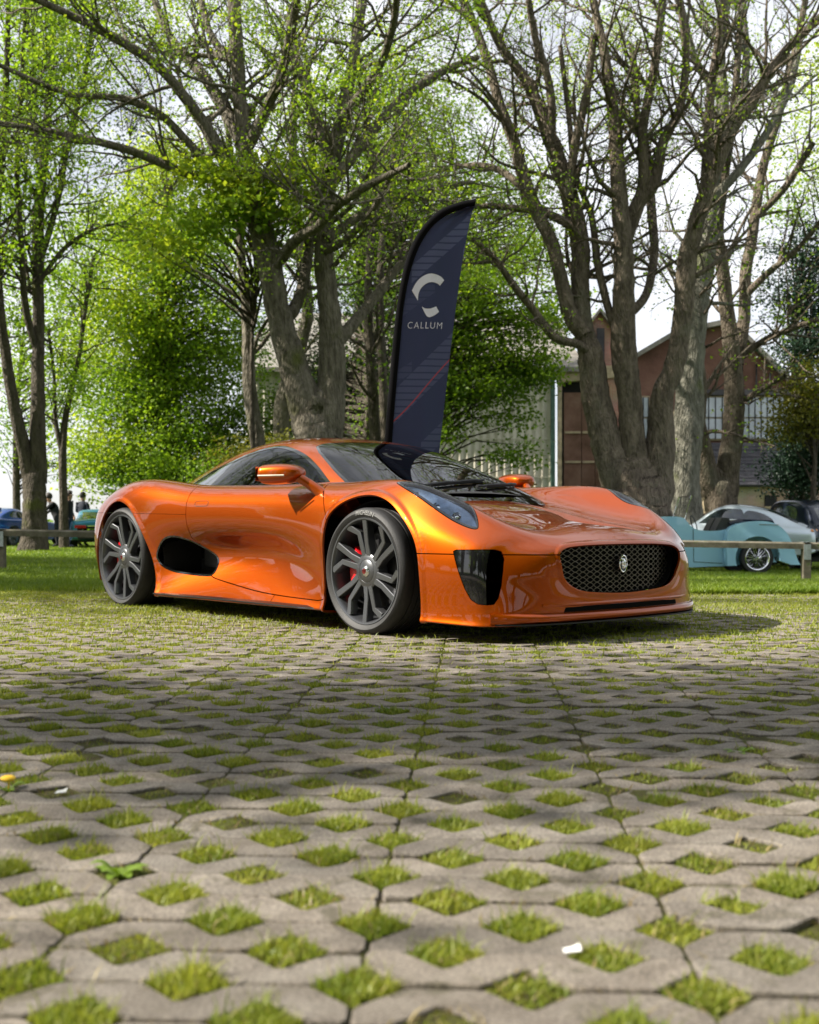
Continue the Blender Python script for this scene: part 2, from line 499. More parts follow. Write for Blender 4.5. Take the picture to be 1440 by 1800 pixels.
# lawn blades where the lawn is seen
n = 240000
yy = 9.3 + (48 - 9.3) * rng.random(n) ** 2.2
xx = rng.uniform(-1, 1, n) * (.40 * yy + .3)
bl = (xx - LO[0]) * sa + (yy - LO[1]) * ca
ok = bl > PAVE_B1 - .1
xx, yy = xx[ok], yy[ok]; n = len(xx)
V, t = blades(np.stack([xx, yy, terrain(xx, yy) - .005], -1), rng.uniform(.03, .07, n), rng.uniform(.006, .012, n) * np.clip(yy / 14, 1, 3), rng.uniform(.2, 1.0, n))
lg = mesh_np('lawn_grass', V, t, M_GRASS_DRY, smooth=False)
tag(lg, 'blades of mown grass on the lawn behind the paving', 'grass', kind='stuff')

# narrow tarmac path across the lawn, left
px_, pz_ = [], []
pv, pf = [], []
for k, x in enumerate(np.linspace(-26, 0, 40)):
    for y in (20.2, 21.4):
        pv.append((x, y + .02 * (x + 5), terrain(x, y) + .012))
    if k: pf.append((2 * k - 2, 2 * k, 2 * k + 1, 2 * k - 1))
path = mesh_np('path', pv, pf, M_PATH); tag(path, 'narrow grey tarmac path across the lawn', kind='structure')

# ---------------- knee rail fence
M_TIMBER = position_mat('weathered_timber', [(.3, (.085, .075, .055)), (.55, (.15, .135, .10)), (.75, (.20, .185, .145))], scale=9, bump=(70, .5, .01), extra=(12, .60, (.10, .12, .05)))
M_STRAP = pbr('galvanised_strap', (.42, .46, .50), .45, metal=.5, noise=(20, .3))
fence = empty('knee_rail_fence', (0, 16.0, 0)); tag(fence, 'low weathered timber knee rail fence on square posts behind the orange car', 'fence')
post_x = [-5.86 + 2.31 * k for k in range(-1, 8)]
def fz(x): return float(terrain(x, 16.0))
for a in post_x:
    bm = bmesh.new(); add_box(bm, (a, 0, fz(a) + .20), (.115, .115, .70))
    bm_obj('post', bm, M_TIMBER, fence, bevel=.010)
    bm = bmesh.new(); add_box(bm, (a, -.062, fz(a) + .44), (.10, .005, .22)); add_box(bm, (a, 0, fz(a) + .583), (.10, .128, .005))
    bm_obj('strap', bm, M_STRAP, fence)
for a, b in zip(post_x[:-1], post_x[1:]):
    bm = bmesh.new()
    za, zb = fz(a) + .525, fz(b) + .525
    A = [(a + .004, y, za + z) for y, z in ((-.05, -.045), (.05, -.045), (.05, .03), (0, .055), (-.05, .03))]
    B = [(b - .004, y, zb + z) for y, z in ((-.05, -.045), (.05, -.045), (.05, .03), (0, .055), (-.05, .03))]
    A = [bm.verts.new(v) for v in A]; B = [bm.verts.new(v) for v in B]
    bm.faces.new(A); bm.faces.new(B[::-1])
    for i in range(5): bm.faces.new((A[i], A[(i + 1) % 5], B[(i + 1) % 5], B[i]))
    bm_obj('rail', bm, M_TIMBER, fence, bevel=.006)

# ---------------- small litter and weeds on the paving
M_WEED = leaf_mat('weed_leaf', (.10, .19, .02), (.22, .30, .04), (1.3, 1.35, .6), tw=.35)
M_YELLOW = pbr('dandelion_yellow', (.85, .52, .02), .7)
def ground_at(x, y): return (x - CX) / F_PX * (CAM_H * F_PX / (y - HY)), CAM_H * F_PX / (y - HY)
def leaf_rosette(name, x, y, n, ln, wd, mat, label, cat):
    X, Y = ground_at(x, y); o = empty(name, (X, Y, -.02)); tag(o, label, cat)
    for i in range(n):
        a = 2 * math.pi * i / n + random.uniform(-.3, .3); l_ = ln * random.uniform(.6, 1.1); up = random.uniform(.3, .9)
        d = Vector((math.cos(a), math.sin(a), 0)); s = Vector((-d.y, d.x, 0))
        bm = bmesh.new(); L_, Rr_ = [], []
        for t in np.linspace(0, 1, 6):
            c = d * l_ * t + Vector((0, 0, l_ * up * math.sin(t * 2.0) * .7 + .01)); w_ = wd * math.sin(max(.08, t) * math.pi * .93) ** .8
            L_.append(bm.verts.new(c - s * w_ + Vector((0, 0, w_ * .3)))); Rr_.append((bm.verts.new(c), bm.verts.new(c + s * w_ + Vector((0, 0, w_ * .3)))))
        for k in range(5):
            bm.faces.new((L_[k], Rr_[k][0], Rr_[k + 1][0], L_[k + 1])); bm.faces.new((Rr_[k][0], Rr_[k][1], Rr_[k + 1][1], Rr_[k + 1][0]))
        bm_obj('leaf', bm, mat, o, smooth=True)
    return o
leaf_rosette('weed', 212, 1535, 9, .055, .011, M_WEED, 'broad-leaved weed in a paving cell in the sunny strip, left', 'weed')
leaf_rosette('weed', 1300, 1322, 7, .05, .008, M_WEED, 'pale leafy weed in a paving cell at the right edge', 'weed')
dand = leaf_rosette('dandelion', 14, 1388, 6, .05, .007, M_WEED, 'dandelion with one yellow flower at the left edge of the paving', 'flower')
bm = bmesh.new(); bmesh.ops.create_icosphere(bm, subdivisions=2, radius=1, matrix=Matrix.Translation((0, 0, .045)) @ Matrix.Diagonal((.017, .017, .007, 1)))
add_tube(bm, [(0, 0, 0), (.003, 0, .043)], .002, 5)
bm_obj('flower_head', bm, M_YELLOW, dand, smooth=True)
M_PAPER = pbr('paper', (.75, .75, .73), .8)
for (x, y, sx, sy, lb) in ((1006, 1680, .012, .006, 'small white paper scrap beside a grass cell, lower right'), (108, 1398, .012, .010, 'tiny white paper scrap in a grass cell, left')):
    X, Y = ground_at(x, y); bm = bmesh.new()
    q = [(-sx, -sy, .002), (sx, -sy * .8, .004), (sx * .9, sy, .010), (0, sy, .005), (-sx, sy, .003)]
    vs = [bm.verts.new(p) for p in q]; f0 = bm.faces.new(vs)
    e = bmesh.ops.extrude_face_region(bm, geom=[f0]); bmesh.ops.translate(bm, verts=[v for v in e['geom'] if isinstance(v, bmesh.types.BMVert)], vec=(0, 0, .0008))
    o = bm_obj('paper_scrap', bm, M_PAPER); o.location = (X, Y, .004); tag(o, lb, 'litter')
# ---------------------------------------------------------------- smooth lofted surfaces (numpy)
def _bs(t):
    return np.stack([(1 - t) ** 3, 3 * t ** 3 - 6 * t ** 2 + 4, -3 * t ** 3 + 3 * t ** 2 + 3 * t + 1, t ** 3], -1) / 6
def _dbs(t):
    return np.stack([-3 * (1 - t) ** 2, 9 * t ** 2 - 12 * t, -9 * t ** 2 + 6 * t + 3, 3 * t ** 2], -1) / 6

def _pad_open(P):
    return np.concatenate([2 * P[:1] - P[1:2], P, 2 * P[-1:] - P[-2:-1]], 0)
def _pad_cyc(P):
    return np.concatenate([P[:, -1:], P, P[:, :2]], 1)

def bspline_fit(Q, iters=3):
    """control net (rows open, columns cyclic) whose surface passes close to the points Q"""
    P = Q.copy()
    for _ in range(iters):
        A = _pad_open(P)
        S = (A[:-2] + 4 * A[1:-1] + A[2:]) / 6
        S = (np.roll(S, 1, 1) + 4 * S + np.roll(S, -1, 1)) / 6
        P = P + (Q - S)
    return P

def bspline_eval(P, ti, tj):
    """surface points and normals at row parameters ti and column parameters tj"""
    A = _pad_cyc(_pad_open(P))
    ni, nj = P.shape[0], P.shape[1]
    ii = np.clip(np.floor(ti).astype(int), 0, ni - 2); fi = ti - ii
    jj = np.floor(tj).astype(int) % nj; fj = tj - np.floor(tj)
    Bi, Di, Bj, Dj = _bs(fi), _dbs(fi), _bs(fj), _dbs(fj)
    G = A[ii[:, None] + np.arange(4)]                      # (I,4,nj+3,3)
    rowS = np.einsum('ia,ianc->inc', Bi, G); rowD = np.einsum('ia,ianc->inc', Di, G)
    K = jj[:, None] + np.arange(4)
    S = np.einsum('jb,ijbc->ijc', Bj, rowS[:, K])
    Su = np.einsum('jb,ijbc->ijc', Bj, rowD[:, K])
    Sv = np.einsum('jb,ijbc->ijc', Dj, rowS[:, K])
    Nn = np.cross(Su, Sv)
    L = np.linalg.norm(Nn, axis=-1, keepdims=True)
    return S, Nn / np.maximum(L, 1e-12)

def mirror_ring(pts):
    """right half [(u, w, z)] top centre to bottom centre -> closed ring"""
    a = np.array(pts, float)
    b = a[1:-1][::-1].copy(); b[:, 1] *= -1
    return np.concatenate([a, b], 0)

def loft(rings, ni, nj, iters=3):
    Q = np.stack([mirror_ring(r) for r in rings])
    P = bspline_fit(Q, iters)
    ti = np.linspace(0, len(rings) - 1, ni); ti[-1] -= 1e-9
    tj = np.linspace(0, Q.shape[1], nj, endpoint=False)
    S, Nn = bspline_eval(P, ti, tj)
    idx = np.arange(ni * nj).reshape(ni, nj)
    a = idx[:-1]; b = idx[1:]
    Fq = np.stack([a, b, np.roll(b, -1, 1), np.roll(a, -1, 1)], -1).reshape(-1, 4)
    return S.reshape(-1, 3), Nn.reshape(-1, 3), Fq, S, Nn

def sec(u, pts, uo=None):
    """section at u (centre) to uo (outer edge)"""
    wm = max(p[0] for p in pts)
    uo = u if uo is None else uo
    return [(u + (uo - u) * (p[0] / wm) ** 2, p[0], p[1]) for p in pts]

BODY_RINGS = [
    sec(-3.60, [(0, .66), (.12, .66), (.2, .65), (.26, .64), (.3, .63), (.34, .61), (.36, .59), (.36, .56), (.35, .53), (.33, .5), (.3, .47), (.2, .45), (0, .45)]),
    sec(-3.57, [(0, .74), (.25, .74), (.42, .735), (.53, .73), (.62, .715), (.69, .68), (.73, .63), (.74, .57), (.735, .48), (.71, .4), (.65, .34), (.5, .3), (0, .3)], -3.50),
    sec(-3.46, [(0, .80), (.3, .80), (.5, .79), (.62, .785), (.73, .77), (.82, .73), (.865, .66), (.885, .57), (.88, .45), (.85, .33), (.78, .25), (.6, .2), (0, .2)], -3.32),
    sec(-3.17, [(0, .85), (.3, .85), (.5, .85), (.63, .852), (.76, .845), (.87, .79), (.94, .70), (.967, .57), (.97, .43), (.955, .29), (.93, .2), (.8, .16), (0, .14)]),
    sec(-2.75, [(0, .86), (.3, .86), (.52, .86), (.67, .882), (.80, .908), (.91, .875), (.975, .79), (1.0, .67), (1.005, .51), (1.0, .35), (.985, .18), (.85, .13), (0, .12)]),
    sec(-2.32, [(0, .84), (.3, .84), (.52, .84), (.67, .866), (.80, .893), (.905, .862), (.968, .785), (.99, .68), (.985, .53), (.965, .34), (.975, .135), (.85, .10), (0, .10)]),
    sec(-1.95, [(0, .79), (.3, .79), (.52, .795), (.67, .825), (.785, .855), (.882, .825), (.942, .76), (.962, .67), (.94, .535), (.85, .36), (.95, .135), (.85, .10), (0, .10)]),
    sec(-1.5, [(0, .76), (.3, .76), (.52, .77), (.66, .81), (.768, .84), (.86, .81), (.918, .75), (.938, .67), (.905, .535), (.775, .375), (.93, .14), (.85, .10), (0, .10)]),
    sec(-1.0, [(0, .75), (.3, .75), (.52, .76), (.65, .80), (.757, .832), (.85, .80), (.908, .74), (.928, .66), (.908, .535), (.81, .37), (.93, .14), (.85, .10), (0, .10)]),
    sec(-.62, [(0, .78), (.3, .78), (.5, .785), (.64, .815), (.752, .837), (.858, .80), (.92, .73), (.945, .64), (.938, .51), (.895, .34), (.94, .14), (.85, .10), (0, .10)]),
    sec(-.33, [(0, .778), (.27, .772), (.47, .760), (.62, .795), (.748, .830), (.865, .792), (.935, .72), (.962, .62), (.965, .48), (.955, .32), (.955, .14), (.85, .10), (0, .10)], -.35),
    sec(0.02, [(0, .724), (.27, .717), (.47, .704), (.635, .760), (.768, .834), (.875, .78), (.946, .70), (.97, .60), (.977, .46), (.975, .31), (.965, .13), (.85, .10), (0, .10)], 0.0),
    sec(0.32, [(0, .668), (.27, .660), (.46, .643), (.645, .698), (.785, .799), (.875, .728), (.938, .635), (.965, .54), (.975, .42), (.97, .29), (.96, .12), (.85, .10), (0, .10)], .29),
    sec(0.58, [(0, .617), (.26, .608), (.44, .592), (.61, .629), (.75, .704), (.838, .638), (.905, .562), (.935, .49), (.95, .39), (.95, .27), (.94, .115), (.82, .10), (0, .10)], .53),
    sec(0.83, [(0, .572), (.25, .566), (.42, .557), (.56, .567), (.69, .580), (.775, .546), (.838, .50), (.87, .45), (.885, .37), (.885, .26), (.875, .11), (.78, .09), (0, .10)], .74),
    [(.945, 0, .515), (.940, .24, .512), (.928, .40, .508), (.905, .52, .505), (.88, .61, .502), (.85, .70, .487), (.822, .775, .455), (.81, .812, .41), (.81, .825, .34), (.815, .825, .25), (.82, .815, .11), (.86, .7, .09), (.92, 0, .092)],
    [(.988, 0, .482), (.986, .23, .480), (.978, .38, .474), (.966, .48, .467), (.95, .55, .456), (.93, .615, .440), (.908, .67, .413), (.893, .71, .38), (.889, .725, .33), (.893, .72, .25), (.912, .70, .115), (.95, .5, .092), (.992, 0, .095)],
    [(1.0, 0, .42), (.998, .22, .42), (.993, .34, .415), (.987, .43, .40), (.98, .49, .385), (.972, .535, .365), (.965, .56, .345), (.962, .57, .325), (.964, .56, .295), (.971, .53, .25), (.985, .44, .18), (.998, .24, .15), (1.004, 0, .145)],
    [(.99, 0, .33), (.99, .12, .33), (.988, .2, .33), (.985, .25, .33), (.982, .3, .329), (.98, .33, .328), (.978, .34, .326), (.978, .34, .324), (.978, .33, .322), (.98, .3, .32), (.985, .25, .32), (.989, .12, .32), (.99, 0, .32)],
]
CABIN_RINGS = [
    sec(.02, [(0, .72), (.3, .715), (.5, .70), (.62, .68), (.68, .65), (.70, .61), (.70, .57), (.4, .55), (0, .55)]),
    sec(-.16, [(0, .80), (.3, .795), (.5, .775), (.62, .745), (.69, .71), (.72, .66), (.72, .60), (.4, .55), (0, .55)]),
    sec(-.36, [(0, .888), (.3, .881), (.5, .858), (.62, .82), (.695, .77), (.735, .70), (.745, .62), (.4, .55), (0, .55)]),
    sec(-.63, [(0, 1.005), (.28, .995), (.46, .968), (.58, .92), (.665, .855), (.73, .77), (.76, .65), (.4, .55), (0, .55)]),
    sec(-.9, [(0, 1.098), (.26, 1.089), (.44, 1.064), (.555, 1.015), (.645, .935), (.725, .83), (.77, .67), (.4, .55), (0, .55)]),
    sec(-1.2, [(0, 1.157), (.26, 1.149), (.43, 1.128), (.545, 1.082), (.637, .992), (.725, .86), (.78, .68), (.4, .55), (0, .55)]),
    sec(-1.53, [(0, 1.176), (.25, 1.168), (.42, 1.145), (.535, 1.098), (.63, 1.0), (.727, .865), (.785, .68), (.4, .55), (0, .55)]),
    sec(-1.9, [(0, 1.15), (.24, 1.142), (.40, 1.118), (.51, 1.07), (.61, .98), (.715, .868), (.78, .70), (.4, .55), (0, .55)]),
    sec(-2.3, [(0, 1.08), (.22, 1.072), (.37, 1.046), (.47, 1.002), (.57, .928), (.665, .85), (.72, .72), (.4, .6), (0, .6)]),
    sec(-2.7, [(0, .975), (.2, .968), (.33, .948), (.42, .915), (.5, .868), (.57, .81), (.62, .72), (.4, .6), (0, .6)]),
    sec(-3.1, [(0, .86), (.18, .855), (.3, .84), (.37, .815), (.41, .785), (.45, .75), (.48, .7), (.3, .6), (0, .6)]),
]
CABIN_RINGS = CABIN_RINGS[::-1]        # rear to front, so that faces look outwards
# ---------------------------------------------------------------- cutting smooth surfaces into panels
def sdf_poly(p, poly):
    """signed distance to a closed polygon, negative inside"""
    poly = np.asarray(poly, float); a = poly; b = np.roll(poly, -1, 0)
    d2 = np.full(len(p), 1e9); inside = np.zeros(len(p), bool)
    for (ax, ay), (bx, by) in zip(a, b):
        ex, ey = bx - ax, by - ay
        wx, wy = p[:, 0] - ax, p[:, 1] - ay
        t = np.clip((wx * ex + wy * ey) / max(ex * ex + ey * ey, 1e-12), 0, 1)
        d2 = np.minimum(d2, (wx - t * ex) ** 2 + (wy - t * ey) ** 2)
        c = (ay > p[:, 1]) != (by > p[:, 1])
        if ey != 0:
            inside ^= c & (p[:, 0] < ax + (p[:, 1] - ay) / ey * ex)
    return np.where(inside, -1, 1) * np.sqrt(d2)

def smooth_poly(pts, n=6):
    """closed Catmull-Rom through points"""
    P = np.asarray(pts, float); out = []
    m = len(P)
    for i in range(m):
        p0, p1, p2, p3 = P[i - 1], P[i], P[(i + 1) % m], P[(i + 2) % m]
        for t in np.linspace(0, 1, n, endpoint=False):
            out.append(.5 * ((2 * p1) + (-p0 + p2) * t + (2 * p0 - 5 * p1 + 4 * p2 - p3) * t * t + (-p0 + 3 * p1 - 3 * p2 + p3) * t ** 3))
    return np.array(out)

def smooth_line(pts, n=8):
    P = np.asarray(pts, float); out = []
    m = len(P)
    for i in range(m - 1):
        p0, p1, p2, p3 = P[max(i - 1, 0)], P[i], P[i + 1], P[min(i + 2, m - 1)]
        for t in np.linspace(0, 1, n, endpoint=False):
            out.append(.5 * ((2 * p1) + (-p0 + p2) * t + (2 * p0 - 5 * p1 + 4 * p2 - p3) * t * t + (-p0 + 3 * p1 - 3 * p2 + p3) * t ** 3))
    out.append(P[-1])
    return np.array(out)

class Shell:
    """a fine mesh that can be cut along scalar fields"""
    def __init__(self, V, Fq):
        self.V = np.asarray(V, float); self.F = [tuple(f) for f in Fq]
        n = np.zeros_like(self.V); q = np.asarray(Fq)
        fn = np.cross(self.V[q[:, 2]] - self.V[q[:, 0]], self.V[q[:, 3]] - self.V[q[:, 1]])
        for k in range(4): np.add.at(n, q[:, k], fn)
        self.N = n / np.maximum(np.linalg.norm(n, axis=1, keepdims=True), 1e-12)
    def cut(self, faces, fun):
        """split faces into (fun > 0, fun < 0)"""
        f = fun(self.V[:, 0], self.V[:, 1], self.V[:, 2])
        f = np.where(np.abs(f) < 1e-7, 1e-7, f)
        s = f > 0
        pos, neg, newV, newN, cache = [], [], [], [], {}
        base = len(self.V)
        V, N = self.V, self.N
        def mid(a, b):
            k = (a, b) if a < b else (b, a)
            if k not in cache:
                a, b = k
                t = f[a] / (f[a] - f[b])
                cache[k] = base + len(newV)
                newV.append(V[a] + (V[b] - V[a]) * t)
                nn = N[a] + (N[b] - N[a]) * t
                newN.append(nn / max(np.linalg.norm(nn), 1e-9))
            return cache[k]
        for fc in faces:
            ss = [s[i] for i in fc]
            if all(ss): pos.append(fc); continue
            if not any(ss): neg.append(fc); continue
            A, B = [], []
            for k, i in enumerate(fc):
                j = fc[(k + 1) % len(fc)]
                (A if s[i] else B).append(i)
                if s[i] != s[j]:
                    m = mid(i, j); A.append(m); B.append(m)
            if len(A) > 2: pos.append(tuple(A))
            if len(B) > 2: neg.append(tuple(B))
        if newV:
            self.V = np.concatenate([V, np.array(newV)]); self.N = np.concatenate([N, np.array(newN)])
        return pos, neg
    def split(self, faces, fun, gap=0.0028):
        """cut along fun = 0 leaving a shut line"""
        a, rest = self.cut(faces, lambda x, y, z: fun(x, y, z) - gap)
        _, b = self.cut(rest, lambda x, y, z: fun(x, y, z) + gap)
        return a, b
    def build(self, name, faces, mat, parent, skirt=0.012, off=0.0, skirt_dir=None):
        ids = {}; vs = []; ns = []
        def vid(i):
            if i not in ids:
                ids[i] = len(vs); vs.append(self.V[i] + self.N[i] * off); ns.append(self.N[i])
            return ids[i]
        fl = [tuple(vid(i) for i in f) for f in faces]
        edges = {}
        for f in fl:
            for k in range(len(f)):
                a, b = f[k], f[(k + 1) % len(f)]
                e = (min(a, b), max(a, b))
                edges[e] = None if e in edges else (a, b)
        loopN = [ns[i] for f in fl for i in f]
        nv = len(vs)
        if skirt > 0:
            inner = {}
            def inn(i):
                if i not in inner:
                    inner[i] = len(vs)
                    d = -ns[i] * skirt if skirt_dir is None else skirt_dir(vs[i], ns[i]) * skirt
                    vs.append(vs[i] + d)
                return inner[i]
            for e, ab in edges.items():
                if ab is None: continue
                a, b = ab
                f = (b, a, inn(a), inn(b))
                p = [vs[k] for k in f]
                n = np.cross(p[2] - p[0], p[3] - p[1]); n = n / max(np.linalg.norm(n), 1e-9)
                fl.append(f); loopN += [n] * 4
        # car frame: x forward, y left
        V = np.array(vs); V[:, 1] *= -1
        loopN = np.array(loopN); loopN[:, 1] *= -1
        fl = [tuple(reversed(f)) for f in fl]
        out = []; k = 0
        for f in fl:
            out.append(loopN[k:k + len(f)][::-1]); k += len(f)
        me = bpy.data.meshes.new(name)
        me.from_pydata([tuple(v) for v in V], [], fl)
        me.polygons.foreach_set('use_smooth', np.ones(len(me.polygons), dtype=bool))
        me.update()
        me.normals_split_custom_set(np.concatenate(out).astype(np.float32))
        me.materials.append(mat)
        o = bpy.data.objects.new(name, me)
        return link(o, parent)

# ---------------------------------------------------------------- materials of the cars
def car_paint(name, col, flake=0.0, rough=0.32, metal=0.6, coat=1.0, dark=None, tint=(1, 1, 1)):
    if name in MATS: return MATS[name]
    m, N, L, out = new_mat(name)
    b = N.new('ShaderNodeBsdfPrincipled')
    b.inputs['Metallic'].default_value = metal
    b.inputs['Roughness'].default_value = rough
    b.inputs['Coat Weight'].default_value = coat
    b.inputs['Coat Roughness'].default_value = 0.012
    b.inputs['Specular IOR Level'].default_value = 0.08
    b.inputs['Coat Tint'].default_value = (*tint, 1)
    b.inputs['Coat IOR'].default_value = 1.46
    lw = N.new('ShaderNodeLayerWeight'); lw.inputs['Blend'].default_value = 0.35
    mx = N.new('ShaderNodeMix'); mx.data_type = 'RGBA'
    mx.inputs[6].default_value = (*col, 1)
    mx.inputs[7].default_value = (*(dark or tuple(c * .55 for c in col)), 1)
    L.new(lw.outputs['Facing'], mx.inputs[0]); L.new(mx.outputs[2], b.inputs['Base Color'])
    if flake:
        tc = N.new('ShaderNodeTexCoord'); nz = N.new('ShaderNodeTexNoise'); nz.inputs['Scale'].default_value = 900
        L.new(tc.outputs['Object'], nz.inputs['Vector'])
        bp = N.new('ShaderNodeBump'); bp.inputs['Strength'].default_value = flake; bp.inputs['Distance'].default_value = 0.0004
        L.new(nz.outputs['Fac'], bp.inputs['Height']); L.new(bp.outputs['Normal'], b.inputs['Normal'])
    L.new(b.outputs[0], out.inputs['Surface'])
    return m

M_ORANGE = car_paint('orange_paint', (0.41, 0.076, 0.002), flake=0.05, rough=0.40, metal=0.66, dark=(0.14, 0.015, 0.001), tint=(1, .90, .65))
M_BLACKGLOSS = pbr('gloss_black', (0.006, 0.006, 0.007), 0.06, coat=1.0)
M_BLACK = pbr('matt_black', (0.010, 0.010, 0.011), 0.6)
M_DEADBLACK = pbr('flat_black', (0.006, 0.006, 0.006), 0.9, spec=0.05)
M_CARBON = pbr('carbon_black', (0.012, 0.012, 0.013), 0.25, coat=0.7)
M_RUBBER = pbr('tyre_rubber', (0.017, 0.017, 0.018), 0.62, bump=(160, 0.12), noise=(30, 0.25))
M_RIM = pbr('grey_rim', (0.115, 0.118, 0.126), 0.36, metal=0.8, coat=0.2)
M_RIM_IN = pbr('rim_barrel', (0.13, 0.135, 0.148), 0.38, metal=0.8)
M_DISC = pbr('brake_disc', (0.10, 0.10, 0.105), 0.35, metal=0.9)
M_RED = pbr('red_caliper', (0.62, 0.008, 0.014), 0.28, coat=0.6)
M_CHROME = pbr('chrome', (0.82, 0.83, 0.85), 0.08, metal=1.0)
M_GLASS = glass_mat('tinted_glass', (0.46, 0.53, 0.62), clear=0.4, ior=1.5)
M_SIDEGLASS = glass_mat('side_glass', (0.40, 0.46, 0.54), clear=0.3, ior=1.5)
M_LAMPGLASS = glass_mat('lamp_glass', (0.93, 0.96, 1.0), clear=0.97, ior=1.42)
M_MESH = pbr('grille_mesh', (0.17, 0.155, 0.13), 0.35, metal=0.85)
M_LAMPIN = pbr('lamp_silver', (0.16, 0.22, 0.31), 0.25, metal=0.8, noise=(14, .5))
M_LAMPDARK = pbr('lamp_dark', (0.03, 0.045, 0.07), 0.2, coat=0.6)
M_INTERIOR = pbr('interior_black', (0.014, 0.014, 0.016), 0.7)
M_SEAT = pbr('seat_leather', (0.028, 0.026, 0.026), 0.45)
M_WHITE_PRINT = pbr('white_print', (0.72, 0.74, 0.80), 0.6)
M_TYRE_PRINT = pbr('tyre_lettering', (0.22, 0.22, 0.22), 0.6)
M_AMBERCLEAR = pbr('indicator_lens', (0.55, 0.52, 0.42), 0.15, coat=0.8)

def text_mesh(body, size=1.0, shear=0.0, extrude=0.0, spacing=1.0, bold=0.0, align='CENTER', res=3):
    cu = bpy.data.curves.new('lettering', 'FONT')
    cu.body = body; cu.size = size; cu.shear = shear; cu.extrude = extrude
    cu.space_character = spacing; cu.offset = bold; cu.align_x = align; cu.align_y = 'CENTER'
    cu.resolution_u = res; cu.fill_mode = 'FRONT' if extrude == 0 else 'FULL'
    o = bpy.data.objects.new('lettering', cu); COL.objects.link(o)
    dg = bpy.context.evaluated_depsgraph_get(); dg.update()
    me = bpy.data.meshes.new_from_object(o.evaluated_get(dg))
    bpy.data.objects.remove(o); bpy.data.curves.remove(cu)
    V = np.array([v.co[:] for v in me.vertices]); Fc = [tuple(p.vertices) for p in me.polygons]
    bpy.data.meshes.remove(me)
    return V, Fc

# ---------------------------------------------------------------- the orange sports car
CAR_TH = R(-48.6)
car = empty('sports_car', (0.4765, 6.60, 0.0), CAR_TH)
tag(car, 'low metallic orange supercar with oval mesh grille parked on the grass paving', 'sports car')

ARCH_F = np.array([(-.335, -.1), (-.345, .118), (-.362, .33), (-.352, .5), (-.316, .618), (-.25, .68), (-.165, .722), (-.06, .745), (.058, .741), (.185, .70), (.30, .624), (.388, .535), (.434, .444), (.452, .321), (.455, .109), (.455, -.1)])
ARCH_R = np.array([(-3.16, -.1), (-3.155, .15), (-3.12, .391), (-3.05, .57), (-2.955, .69), (-2.85, .742), (-2.737, .752), (-2.60, .716), (-2.487, .633), (-2.381, .506), (-2.3, .327), (-2.236, .115), (-2.22, -.1)])
def _dens(p, n=5):
    q = smooth_line(p, n); return q
ARCH_F = _dens(ARCH_F); ARCH_R = _dens(ARCH_R)
SIDE_INTAKE = smooth_poly([(-2.275, .378), (-2.235, .445), (-2.165, .495), (-2.06, .512), (-1.93, .487), (-1.80, .425), (-1.72, .375), (-1.70, .32), (-1.715, .252), (-1.80, .243), (-1.95, .248), (-2.10, .262), (-2.21, .293), (-2.262, .335)])
FRONT_INTAKE = [(.640, .455), (.652, .4625), (.81, .4645), (.829, .455), (.845, .42), (.850, .36), (.848, .29), (.839, .225), (.825, .197), (.805, .193), (.765, .197), (.735, .218), (.708, .27)]
HEADLAMP = smooth_poly([(.118, .825), (.16, .845), (.26, .862), (.40, .865), (.55, .853), (.65, .832), (.70, .808), (.69, .786), (.64, .757), (.56, .725), (.47, .712), (.38, .730), (.29, .765), (.20, .80)])
GRILLE = smooth_poly([(0, .486), (.25, .484), (.40, .477), (.465, .465), (.503, .436), (.495, .38), (.465, .315), (.41, .273), (.33, .25), (.18, .237), (0, .231),
                      (-.18, .237), (-.33, .25), (-.41, .273), (-.465, .315), (-.495, .38), (-.503, .436), (-.465, .465), (-.40, .477), (-.25, .484)])
DOOR = np.concatenate([smooth_line([(-.52, .86), (-.495, .812), (-.405, .735), (-.352, .66), (-.33, .622)], 5), [(-.30, .60), (-.33, .5), (-.35, .33), (-.355, .168)],
                       smooth_line([(-.42, .158), (-.8, .163), (-1.131, .178), (-1.494, .212), (-1.69, .238), (-1.75, .262)], 4), [(-1.80, .35), (-1.83, .43)],
                       smooth_line([(-1.893, .495), (-1.872, .56), (-1.868, .65), (-1.873, .717), (-1.878, .77), (-1.895, .83), (-1.90, .86)], 4)])
WS = np.array([(.2, -.80), (-.30, -.735), (-.553, -.662), (-.676, -.631), (-.839, -.584), (-.957, -.548), (-1.045, -.505), (-1.05, -.45), (-1.022, -.35), (-1.005, -.2), (-1.0, 0)])
WS = np.concatenate([WS, WS[:-1][::-1] * [1, -1]])
SIDEWIN = np.array([(-.54, .70), (-.575, .79), (-.634, .826), (-.722, .873), (-.85, .941), (-1.007, 1.012), (-1.141, 1.055), (-1.268, 1.085), (-1.375, 1.098), (-1.498, 1.097), (-1.66, 1.078), (-1.843, 1.040), (-2.092, .983), (-2.25, .935), (-2.33, .885), (-2.35, .82), (-2.35, .70)])
SIDEWIN = smooth_poly(SIDEWIN, 4)

Vb, _, Fb, _, _ = loft(BODY_RINGS, 330, 400)
# raised lips round the wheel arches and the grille
aw = np.abs(Vb[:, 1])
_sh0 = Shell(Vb, Fb)
sA = np.minimum(sdf_poly(Vb[:, [0, 2]], ARCH_F), sdf_poly(Vb[:, [0, 2]], ARCH_R))
bump_ = 0.007 * (1 - sstep(.016, .030, sA)) * sstep(.6, .75, aw)
sG = sdf_poly(Vb[:, [1, 2]], GRILLE)
bump_ += 0.006 * (1 - sstep(.010, .024, sG)) * (Vb[:, 0] > .85)
